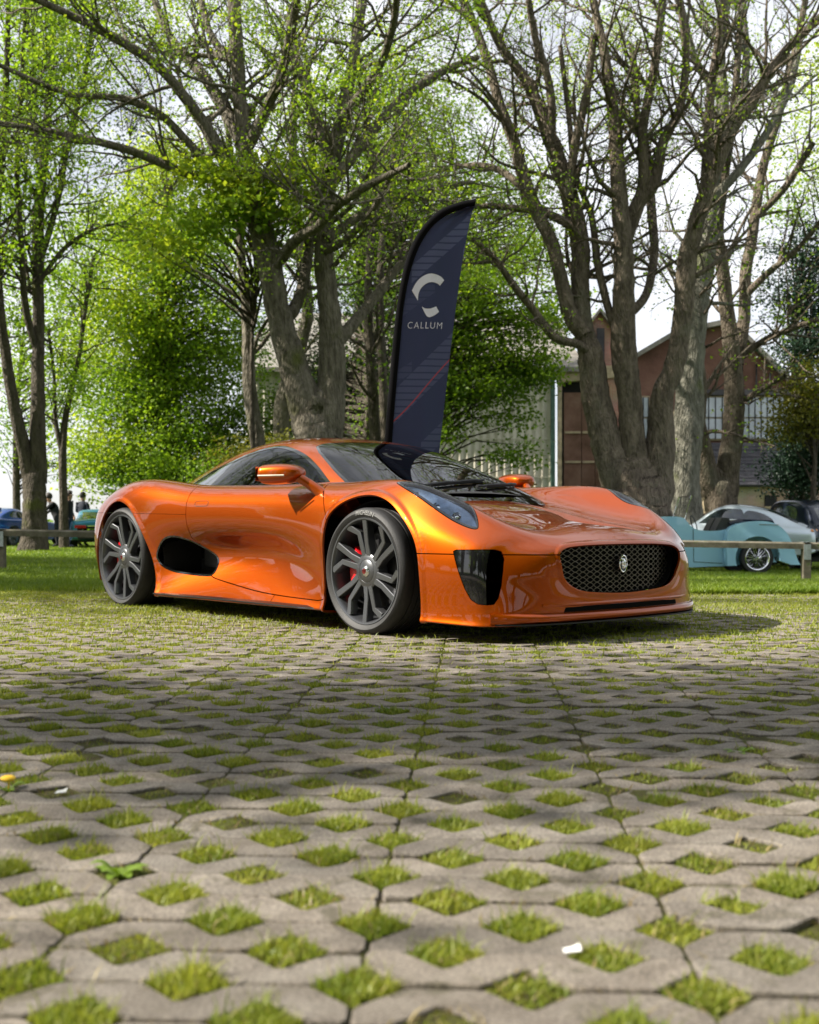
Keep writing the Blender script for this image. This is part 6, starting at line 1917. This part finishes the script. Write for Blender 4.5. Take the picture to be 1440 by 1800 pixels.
def simple_wheel(parent, u, y, r_, w_, side, rim, wire=False):
    """side = -1: outer face towards -Y"""
    wh = empty('wheel'); wh.parent = parent; wh.location = (u, y, r_); wh.rotation_euler = (0, 0, 0 if side < 0 else math.pi)
    bm = bmesh.new()
    rr = r_ * (.70 if wire else .68)
    add_lathe(bm, [(rr, .01), (rr + .02, -.004), (r_ - .03, -.004), (r_ - .005, .02), (r_, .05), (r_, w_ - .05), (r_ - .02, w_), (rr, w_ - .01)], 40)
    bm_obj('tyre', bm, M_RUBBER, wh, smooth=True)
    bm = bmesh.new()
    if wire:
        add_lathe(bm, [(rr - .02, .03), (rr + .004, .0), (rr + .012, -.006), (rr + .002, -.010), (rr - .012, .0), (rr - .018, .12)], 48)
        for k in range(36):
            a = 2 * math.pi * k / 36; b = a + (.42 if k % 2 else -.42)
            add_tube(bm, [(.045 * math.cos(b), .0 if k % 3 else .05, .045 * math.sin(b)), ((rr - .012) * math.cos(a), .035 if k % 3 else .06, (rr - .012) * math.sin(a))], .0042, 4, caps=False)
        add_lathe(bm, [(.001, -.055), (.022, -.05), (.035, -.03), (.05, -.01), (.055, .06)], 16)
        for k in (0, math.pi):
            add_tube(bm, [(.02 * math.cos(k), -.04, .02 * math.sin(k)), (.075 * math.cos(k + .6), -.045, .075 * math.sin(k + .6))], .014, 5)
    else:
        add_lathe(bm, [(.001, -.004), (.05, .0), (.07, .012), (rr * .55, .02), (rr * .8, .012), (rr, .0), (rr + .005, .01)], 40)
        for k in range(8):
            a = 2 * math.pi * k / 8; add_tube(bm, [(.07 * math.cos(a), .008, .07 * math.sin(a)), (rr * .9 * math.cos(a), .006, rr * .9 * math.sin(a))], .016, 5)
    bm_obj('rim', bm, rim, wh, smooth=True)
    bm = bmesh.new(); add_lathe(bm, [(.001, .11), (rr - .01, .11)], 24); bm_obj('wheel_back', bm, M_BLACK, wh)
    return wh

def number_plate(parent, loc, rz, body, w_=.50, h_=.11, black=True):
    bm = bmesh.new(); add_box(bm, (0, 0, 0), (w_, .012, h_)); o = bm_obj('number_plate', bm, M_PLATE_B if black else M_PLATE_W, parent, bevel=.004); o.location = loc; o.rotation_euler = (0, 0, rz)
    if not body: return
    V, Fc_ = text_mesh(body, size=h_ * .85, bold=.001)
    V2 = np.stack([V[:, 0], np.full(len(V), -.0085), V[:, 1]], -1)
    mesh_np('plate_lettering', V2, Fc_, M_PLATE_W if black else M_PLATE_B, o, smooth=False)

def generic_car(name, label, loc, rz, rings, cab_rings, paint, sidewins, front, rear, wheels, wr=.31, rim=None, group='cars parked beyond the fence'):
    """rings: (u, half width, low z, belt z, top z); cab_rings: (u, half roof, half base, z base, z roof)"""
    c = empty(name, loc, rz); tag(c, label, 'car', group)
    B = [sec(u, [(0, zt), (W * .45, zt - .004), (W * .80, zt - .035), (W * .97, zb + .02), (W, (zb + zl) / 2 + .06), (W * .97, zl + .07), (W * .86, zl), (0, zl)]) for u, W, zl, zb, zt in rings]
    V, _, Fq, _, _ = loft(B, 90, 84)
    sh = Shell(V, Fq)
    def fa(u, w, z):
        s = np.full(len(u), 9.0)
        for wu in wheels: s = np.minimum(s, np.hypot(u - wu, z - wr) - wr * 1.16)
        return np.where(np.abs(w) > .35, s, 1.0)
    main, _ = sh.cut(sh.F, fa)
    sh.build('body', main, paint, c, skirt=.04)
    Cg = [sec(u, [(0, zr), (wr_ * .55, zr - .012), (wr_ * .92, zr - .05), (wr_ + (wb - wr_) * .35, zr - (zr - zb) * .42), (wb, zb), (wb, zb - .12), (0, zb - .12)]) for u, wr_, wb, zb, zr in cab_rings]
    V, _, Fq, _, _ = loft(Cg, 80, 72)
    sc_ = Shell(V, Fq); cf = sc_.F
    for poly in sidewins:
        cf, g = sc_.cut(cf, lambda u, w, z, p=smooth_poly(poly, 4): np.where(np.abs(w) > .3, sdf_poly(np.stack([u, z], -1), p), 1.0))
        for sg in (1, -1): sc_.build('side_window', [f for f in g if sc_.V[f[0], 1] * sg > 0], M_BGGLASS, c, skirt=0)
    for nm, (ut, ub, hw, z0, z1), fwd in (('windscreen', front, True), ('rear_window', rear, False)):
        fn = lambda u, w, z: np.where((u > ut) if fwd else (u < ut), np.maximum(np.maximum(np.abs(w) - hw, z0 - z), z - z1), 1.0)
        cf, g = sc_.cut(cf, fn); sc_.build(nm, g, M_BGGLASS, c, skirt=0)
    sc_.build('roof', cf, paint, c, skirt=.015)
    W = max(r_[1] for r_ in rings)
    for wu in wheels:
        for s in (-1, 1): simple_wheel(c, wu, s * (W - .02), wr, .2, s, rim or M_RIM)
    bm = bmesh.new(); add_box(bm, ((wheels[0] + wheels[1]) / 2, 0, .24), (abs(wheels[0] - wheels[1]) + 1.1, W * 1.5, .12)); bm_obj('underfloor', bm, M_BLACK, c)
    return c

def bar(parent, name, pts, r_, mat, n=8):
    bm = bmesh.new(); add_tube(bm, pts, r_, n); return bm_obj(name, bm, mat, parent, smooth=True)
def lamp(parent, name, loc, r_, mat, axis=(1, 0, 0)):
    bm = bmesh.new(); q = Vector(axis).to_track_quat('Y', 'Z').to_matrix().to_4x4()
    add_lathe(bm, [(.001, .02), (r_ * .6, .016), (r_ * .95, .004), (r_, -.02), (r_ * 1.1, -.022), (r_ * 1.1, -.04)], 20, M=Matrix.Translation(loc) @ q)
    return bm_obj(name, bm, mat, parent, smooth=True)

# light blue open roadster, nose to the left
RY = 22.7
rx = (1310 - CX) / F_PX * RY
road = empty('roadster', (rx, RY, float(terrain(rx, RY)) - .01), math.pi)      # x forward = left in the picture, y towards the camera
tag(road, 'light blue open vintage roadster with wire wheels beside the nose of the orange car', 'car', 'cars parked beyond the fence')
prof = [(-.62, .42), (-.66, .62), (-.50, .90), (-.20, .99), (.35, .97), (.52, .90), (.75, .865), (1.05, .875), (1.22, .94), (1.33, 1.06), (1.42, 1.13), (1.75, 1.15), (2.6, 1.08), (3.05, .95), (3.1, .45), (2.9, .17), (.42, .17)]
bm = bmesh.new(); add_prism(bm, [tuple(p) for p in smooth_poly(prof, 3)], -.56, .56)
bm_obj('body', bm, M_SKYBLUE, road, bevel=.05, seg=3, smooth=True)
outer = smooth_line([(.62, .60), (.58, .86), (.42, .99), (.10, 1.055), (-.26, 1.035), (-.50, .90), (-.66, .66), (-.78, .30), (-.84, .20)], 4)
arch = [(-.44 * math.cos(t), .33 + .43 * math.sin(t)) for t in np.linspace(-.12, math.pi + .35, 22)]
for s in (1, -1):
    bm = bmesh.new()
    poly = [tuple(p) for p in outer] + [(-.66, .20)] + [(a, b) for a, b in arch] + [(.60, .18)]
    add_prism(bm, poly, .60 if s > 0 else -.84, .84 if s > 0 else -.60)
    bm_obj('rear_wing', bm, M_SKYBLUE, road, bevel=.025, seg=2, smooth=True)
    simple_wheel(road, 0, s * .80, .33, .17, s, M_CHROME, wire=True)
    simple_wheel(road, 2.35, s * .74, .33, .17, s, M_CHROME, wire=True)
    bm = bmesh.new()
    fw = smooth_line([(1.75, .30), (1.85, .62), (2.05, .80), (2.35, .86), (2.65, .78), (2.85, .5)], 4)
    add_prism(bm, [tuple(p) for p in fw] + [(2.35 + .42 * math.cos(t), .33 + .40 * math.sin(t)) for t in np.linspace(.3, math.pi - .1, 14)], .52 if s > 0 else -.80, .80 if s > 0 else -.52)
    bm_obj('front_wing', bm, M_SKYBLUE, road, bevel=.025, smooth=True)
bar(road, 'door_seam', [(1.20, .563, .90), (1.19, .563, .25), (.62, .563, .22)], .006, M_BLACK, 5)
bm = bmesh.new(); add_prism(bm, [(.30, .90), (1.20, .83), (1.25, .80), (.30, .80)], -.50, .50); bm_obj('cockpit', bm, M_BLACK, road)
bm = bmesh.new(); add_prism(bm, [(-.45, .97), (-.40, 1.07), (.30, 1.10), (.48, 1.04), (.40, .93)], -.52, .52); bm_obj('tonneau', bm, M_NAVYPAINT, road, bevel=.04, smooth=True)
for s in (-.25, .25):
    bm = bmesh.new(); add_prism(bm, [(.52, .70), (.40, 1.0), (.46, 1.12), (.60, 1.13), (.70, .95), (.80, .72)], s - .21, s + .21); bm_obj('seat', bm, M_SEAT, road, bevel=.05, seg=3, smooth=True)
M_CLEAR = glass_mat('clear_glass', (.9, .95, .95), clear=.9, ior=2.0)
ws_ = [(1.36, 1.10), (1.22, 1.56)]
bm = bmesh.new(); bm.faces.new([bm.verts.new(v) for v in ((1.36, -.50, 1.10), (1.22, -.49, 1.55), (1.22, .49, 1.55), (1.36, .50, 1.10))]); wsr = bm_obj('windscreen', bm, M_CLEAR, road)
bm = bmesh.new(); add_tube(bm, [(1.36, -.51, 1.10), (1.22, -.50, 1.56), (1.22, .50, 1.56), (1.36, .51, 1.10), (1.36, -.51, 1.10)], .014, 6); bm_obj('screen_frame', bm, M_CHROME, wsr)
ringp = [(.98 - .16 * math.sin(.5) * math.cos(t) * 0 + .05 * math.cos(t), -.25 + .18 * math.sin(t), 1.0 + .17 * math.cos(t)) for t in np.linspace(0, 2 * math.pi, 25)]
bm = bmesh.new(); add_tube(bm, ringp, .012, 6, caps=False); bm_obj('steering_wheel', bm, M_BLACK, road, smooth=True)
lamp(road, 'tail_lamp', (-.70, .70, .62), .04, M_REDLENS, (-1, 0, 0))
bm = bmesh.new(); add_prism(bm, [(-.40, .975), (-.02, .985), (-.02, 1.0), (-.40, .99)], .843, .846); bm_obj('wing_badge', bm, M_CHROME, road)
bar(road, 'rear_bumper', [(-.80, -.60, .42), (-.86, 0, .42), (-.80, .60, .42)], .03, M_CHROME)

# silver blue coupe seen from behind on its side
CY = 25.5; cx0 = (1352 - CX) / F_PX * CY
coupe = generic_car('coupe', 'silver blue classic coupe with sloping tail parked behind the light blue roadster', (cx0, CY, float(terrain(cx0, CY)) + .10), math.pi - R(24),
    [(-1.05, .55, .36, .62, .66), (-.98, .70, .30, .72, .84), (-.60, .78, .24, .76, .94), (0, .82, .22, .80, .98), (.9, .82, .22, .80, .94), (1.9, .81, .22, .78, .92), (2.7, .78, .24, .74, .86), (3.1, .66, .30, .62, .72), (3.2, .5, .36, .52, .58)],
    [(-.85, .42, .62, .86, .92), (-.45, .52, .68, .90, 1.12), (0, .58, .72, .92, 1.30), (.55, .60, .73, .92, 1.40), (1.05, .58, .73, .92, 1.36), (1.5, .52, .70, .90, 1.10), (1.75, .50, .68, .88, .93)],
    M_SILVERBLUE, [[(.52, .98), (.50, 1.24), (.62, 1.30), (1.05, 1.27), (1.42, 1.02), (1.40, .97)], [(-.15, 1.0), (.05, 1.18), (.42, 1.25), (.44, .98)]],
    (1.15, 1.7, .50, .96, 1.28), (.10, -.7, .50, .98, 1.27), (0, 2.45), wr=.31, rim=M_CHROME)
for s in (-1, 1):
    lamp(coupe, 'tail_lamp', (-1.0, s * .56, .70), .055, M_REDLENS, (-1, 0, 0)); lamp(coupe, 'indicator', (-.99, s * .60, .80), .035, M_AMBER, (-1, 0, 0))
bar(coupe, 'rear_bumper', [(-.88, -.80, .46), (-1.10, -.6, .46), (-1.13, 0, .46), (-1.10, .6, .46), (-.88, .80, .46)], .04, M_CHROME)

# dark teal saloon between the coupe and the black car
DY = 28.0; dx = (1385 - CX) / F_PX * DY
sal = generic_car('saloon', 'dark teal low saloon partly hidden between the coupe and the black car', (dx, DY, float(terrain(dx, DY)) + .12), math.pi - R(50),
    [(-1.05, .60, .36, .62, .68), (-.95, .74, .30, .74, .86), (-.4, .80, .24, .80, .95), (.9, .82, .22, .82, .95), (2.4, .80, .22, .80, .90), (3.1, .66, .30, .62, .74)],
    [(-.55, .50, .68, .90, .94), (-.1, .56, .70, .92, 1.22), (.5, .58, .72, .93, 1.34), (1.1, .56, .72, .93, 1.28), (1.6, .5, .70, .90, .94)],
    M_BRG, [[(.1, 1.0), (.25, 1.2), (.75, 1.24), (1.3, 1.02), (1.25, .97)]], (1.2, 1.6, .5, .96, 1.22), (.0, -.5, .48, .98, 1.2), (0, 2.4), wr=.31, rim=M_CHROME)
for s in (-1, 1): lamp(sal, 'tail_lamp', (-1.02, s * .58, .72), .05, M_REDLENS, (-1, 0, 0))

# black vintage saloon, tail towards the camera
KY = 27.0; kx = (1428 - CX) / F_PX * KY
black = generic_car('vintage_saloon', 'black upright vintage saloon with twin rear windows at the right edge', (kx, KY - .4, float(terrain(kx, KY)) + .02), R(90) + R(14),
    [(-.95, .48, .42, .70, .74), (-.85, .62, .34, .86, .98), (-.5, .70, .28, .92, 1.08), (.2, .74, .26, .92, 1.06), (1.4, .70, .26, .90, 1.04), (2.4, .52, .28, .86, .98), (2.95, .40, .34, .74, .84)],
    [(-.70, .36, .56, 1.0, 1.08), (-.50, .50, .64, 1.02, 1.36), (-.1, .56, .67, 1.02, 1.60), (.6, .57, .67, 1.02, 1.66), (1.15, .55, .66, 1.02, 1.58), (1.40, .50, .62, 1.0, 1.12)],
    M_NAVYPAINT, [[(.0, 1.14), (.0, 1.44), (.45, 1.48), (.47, 1.12)], [(.58, 1.12), (.60, 1.48), (1.0, 1.44), (1.12, 1.12)]],
    (1.1, 1.4, .46, 1.14, 1.48), (-.25, -.6, .40, 1.16, 1.44), (0, 2.35), wr=.33, rim=M_CHROME)
bm = bmesh.new(); add_box(bm, (-.64, 0, 1.30), (.05, .045, .34), (0, R(-24), 0)); bm_obj('window_divider', bm, M_NAVYPAINT, black)
number_plate(black, (-.99, .0, .70), -R(90), 'SLE 45', .52, .12)
for s in (-1, 1): lamp(black, 'tail_lamp', (-.90, s * .52, .78), .04, M_REDLENS, (-1, 0, 0))
bar(black, 'rear_bumper', [(-.95, -.72, .48), (-1.06, 0, .48), (-.95, .72, .48)], .04, M_CHROME)
for s in (-1, 1):
    for u_ in (0, 2.35):
        bm = bmesh.new(); P_ = [(u_ + .44 * math.cos(t), s * .72, .33 + .44 * math.sin(t)) for t in np.linspace(-.1, math.pi + .1, 14)]
        add_tube(bm, P_, .10, 8); bm_obj('wing', bm, M_NAVYPAINT, black, smooth=True)

# teal sports coupe far left, seen from behind
TY = 35.0; tx = (172 - CX) / F_PX * TY
teal = generic_car('sports_coupe', 'small teal sports coupe seen from behind beside the people at the left', (tx, TY, float(terrain(tx, TY)) + .0), R(90) + R(16),
    [(-.85, .62, .38, .66, .70), (-.80, .76, .28, .78, .86), (-.4, .83, .22, .80, .90), (.3, .84, .20, .78, .84), (1.2, .82, .20, .76, .82), (2.2, .80, .20, .70, .76), (2.8, .66, .26, .56, .62)],
    [(-.55, .44, .64, .84, .90), (-.2, .52, .68, .84, 1.06), (.25, .56, .70, .83, 1.20), (.75, .55, .70, .82, 1.18), (1.25, .48, .68, .80, .98), (1.5, .46, .66, .78, .82)],
    M_TEAL, [[(.15, .92), (.25, 1.10), (.75, 1.10), (1.15, .92)]], (.85, 1.5, .46, .86, 1.1), (.10, -.6, .46, .90, 1.12), (0, 2.3), wr=.30)
for s in (-1, 1):
    bm = bmesh.new(); add_box(bm, (-.83, s * .52, .66), (.06, .34, .10)); bm_obj('tail_lamp', bm, M_REDLENS, teal, bevel=.015)
    bm = bmesh.new(); bmesh.ops.create_icosphere(bm, subdivisions=2, radius=1, matrix=Matrix.Translation((.95, s * .92, .93)) @ Matrix.Diagonal((.09, .12, .075, 1))); bm_obj('door_mirror', bm, M_TEAL, teal, smooth=True)
number_plate(teal, (-.89, 0, .52), -R(90), '', .5, .11, black=True)
bm = bmesh.new(); add_box(bm, (-.82, 0, .36), (.12, 1.2, .16)); bm_obj('rear_diffuser', bm, M_BLACK, teal, bevel=.02)

# blue winged car at the very edge
BY = 37.0; bx_ = (-12 - CX) / F_PX * BY
blue = generic_car('winged_car', 'dark blue car with a raised rear wing at the left picture edge', (bx_, BY, float(terrain(bx_, BY))), R(90) + R(-20),
    [(-.85, .66, .36, .70, .76), (-.7, .82, .26, .84, .92), (0, .86, .22, .84, .92), (1.2, .85, .20, .80, .88), (2.3, .82, .20, .72, .80), (2.9, .66, .28, .56, .64)],
    [(-.6, .46, .66, .88, .94), (-.1, .54, .70, .88, 1.16), (.5, .56, .72, .87, 1.28), (1.1, .52, .70, .85, 1.08), (1.5, .46, .66, .82, .86)],
    M_BLUEPAINT, [[(.1, .96), (.25, 1.16), (.8, 1.14), (1.2, .96)]], (.9, 1.5, .46, .9, 1.14), (.1, -.6, .46, .94, 1.14), (0, 2.45), wr=.32)
bm = bmesh.new(); add_box(bm, (-.80, 0, 1.22), (.28, 1.7, .035), (0, R(8), 0))
for s in (-1, 1): add_box(bm, (-.76, s * .45, 1.06), (.10, .03, .32)); add_box(bm, (-.80, s * .86, 1.20), (.32, .02, .14))
bm_obj('rear_wing', bm, M_BLUEPAINT, blue)
for s in (-1, 1): lamp(blue, 'tail_lamp', (-.86, s * .55, .72), .06, M_REDLENS, (-1, 0, 0))
# ---------------------------------------------------------------- people by the parked cars
M_SKIN = pbr('skin', (.46, .27, .19), .55)
M_HAIR = pbr('dark_hair', (.025, .018, .014), .6)
M_CLOTH_K = pbr('black_cloth', (.012, .012, .015), .85)
M_CLOTH_N = pbr('navy_cloth', (.014, .018, .032), .85)
M_JEANS = pbr('dark_jeans', (.022, .030, .060), .85)
M_SHOE = pbr('black_shoe', (.012, .012, .012), .5)
def person(loc, rz, label, H_=1.76, lean=0.0, arms='pockets', top=None, bottom=None, hood=False):
    o = empty('person', loc, rz); tag(o, label, 'person')
    k = H_ / 1.76
    J = {'pel': (0, 0, .93), 'chest': (.0 + lean * .35, 0, 1.25), 'neck': (.02 + lean * .62, 0, 1.46), 'head0': (.03 + lean * .68, 0, 1.56), 'head1': (.04 + lean * .75, 0, 1.69)}
    verts, edges, rad = [], [], []
    def v(p, r_): verts.append(tuple(c * k for c in p)); rad.append(r_ * k if not isinstance(r_, tuple) else tuple(c * k for c in r_)); return len(verts) - 1
    pel = v(J['pel'], (.15, .115)); wa = v((lean * .15, 0, 1.08), (.145, .11)); ch = v(J['chest'], (.175, .12)); sh = v((J['chest'][0] * 1.3 + .005, 0, 1.40), (.12, .09))
    nk = v(J['neck'], .056); h0 = v(J['head0'], (.085, .098)); h1 = v(J['head1'], (.090, .105))
    edges += [(pel, wa), (wa, ch), (ch, sh), (sh, nk), (nk, h0), (h0, h1)]
    for s in (-1, 1):
        hp = v((.0, s * .095, .86), .095); kn = v((.03 if s > 0 else .0, s * .105, .48), .066); an = v((-.02, s * .11, .10), .046); to = v((.14, s * .125, .035), .038)
        edges += [(pel, hp), (hp, kn), (kn, an), (an, to)]
        sx = J['chest'][0] * 1.3
        sl = v((sx, s * .185, 1.39), .062)
        if arms == 'reach': el = v((sx + .20, s * .23, 1.16), .048); wr_ = v((sx + .42, s * .20, 1.02), .034); hd = v((sx + .50, s * .19, .98), .036)
        elif arms == 'crossed': el = v((sx + .02, s * .25, 1.13), .050); wr_ = v((sx + .20, s * .06, 1.14), .038); hd = v((sx + .21, -s * .03, 1.15), .036)
        else: el = v((sx - .04, s * .27, 1.13), .048); wr_ = v((sx + .06, s * .235, .94), .036); hd = v((sx + .09, s * .215, .87), .038)
        edges += [(sh, sl), (sl, el), (el, wr_), (wr_, hd)]
    me = bpy.data.meshes.new('body'); me.from_pydata(verts, edges, [])
    t = bpy.data.objects.new('body', me); COL.objects.link(t)
    m = t.modifiers.new('skin', 'SKIN'); m.use_smooth_shade = True
    sv = me.skin_vertices[0].data
    for i, r_ in enumerate(rad): sv[i].radius = (r_[1], r_[0]) if isinstance(r_, tuple) else (r_, r_); sv[i].use_root = (i == 0)
    sb = t.modifiers.new('sub', 'SUBSURF'); sb.levels = 2; sb.render_levels = 2
    dg = bpy.context.evaluated_depsgraph_get(); dg.update()
    m2 = bpy.data.meshes.new_from_object(t.evaluated_get(dg)); bpy.data.objects.remove(t)
    m2.name = 'body'
    m2.materials.clear()
    for mm in (top or M_CLOTH_K, bottom or M_JEANS, M_SKIN, M_SHOE): m2.materials.append(mm)
    hands = [np.array(verts[i]) for i in range(len(verts)) if not isinstance(rad[i], tuple) and verts[i][2] > .5 * k and abs(verts[i][1]) > .02 and rad[i] < .039 * k]
    for p in m2.polygons:
        c = np.array(p.center); z = c[2] / k
        mi = 0
        if z > 1.475: mi = 2
        elif z < .07: mi = 3
        elif z < .92 and abs(c[1]) / k < .20: mi = 1
        elif z < .55: mi = 1
        if any(np.linalg.norm(c - h) < .055 for h in hands): mi = 2
        p.material_index = mi; p.use_smooth = True
    bo_ = bpy.data.objects.new('body', m2); link(bo_, o)
    hx, _, hz = verts[h1]
    bm = bmesh.new(); bmesh.ops.create_icosphere(bm, subdivisions=3, radius=1, matrix=Matrix.Translation((hx - .022, 0, hz - .028)) @ Matrix.Diagonal((.120, .106, .128, 1)))
    bmesh.ops.delete(bm, geom=[v_ for v_ in bm.verts if v_.co.x > hx + .035 and v_.co.z < hz + .035 or v_.co.z < hz - .12], context='VERTS')
    bm_obj('hair', bm, M_HAIR, o, smooth=True)
    bm = bmesh.new()      # nose and ears
    bmesh.ops.create_icosphere(bm, subdivisions=1, radius=1, matrix=Matrix.Translation((hx + .095, 0, hz - .05)) @ Matrix.Diagonal((.02, .013, .022, 1)))
    for s in (-1, 1): bmesh.ops.create_icosphere(bm, subdivisions=1, radius=1, matrix=Matrix.Translation((hx, s * .085, hz - .045)) @ Matrix.Diagonal((.018, .010, .03, 1)))
    bm_obj('face_features', bm, M_SKIN, o, smooth=True)
    if hood:
        bm = bmesh.new(); add_tube(bm, [(verts[nk][0] - .05, -.11, verts[nk][2] - .03), (verts[nk][0] - .12, 0, verts[nk][2] - .03), (verts[nk][0] - .05, .11, verts[nk][2] - .03)], [.05, .065, .05], 8)
        bm_obj('hood', bm, top or M_CLOTH_K, o, smooth=True)
    return o
def ppos(x, Y):
    X = (x - CX) / F_PX * Y; return (X, Y, float(terrain(X, Y)))
person(ppos(121, 34.4), R(-10), 'person in black hooded top and dark jeans standing beside the slim tree', 1.76, arms='pockets', top=M_CLOTH_K, hood=True)
person(ppos(145, 36.6), R(70), 'person in dark jacket behind the teal sports coupe', 1.78, arms='crossed', top=M_CLOTH_N, bottom=M_CLOTH_K)
person(ppos(102, 35.6), R(180), 'person in black bending forward to the left of the slim tree', 1.72, lean=.38, arms='reach', top=M_CLOTH_K, bottom=M_CLOTH_K)
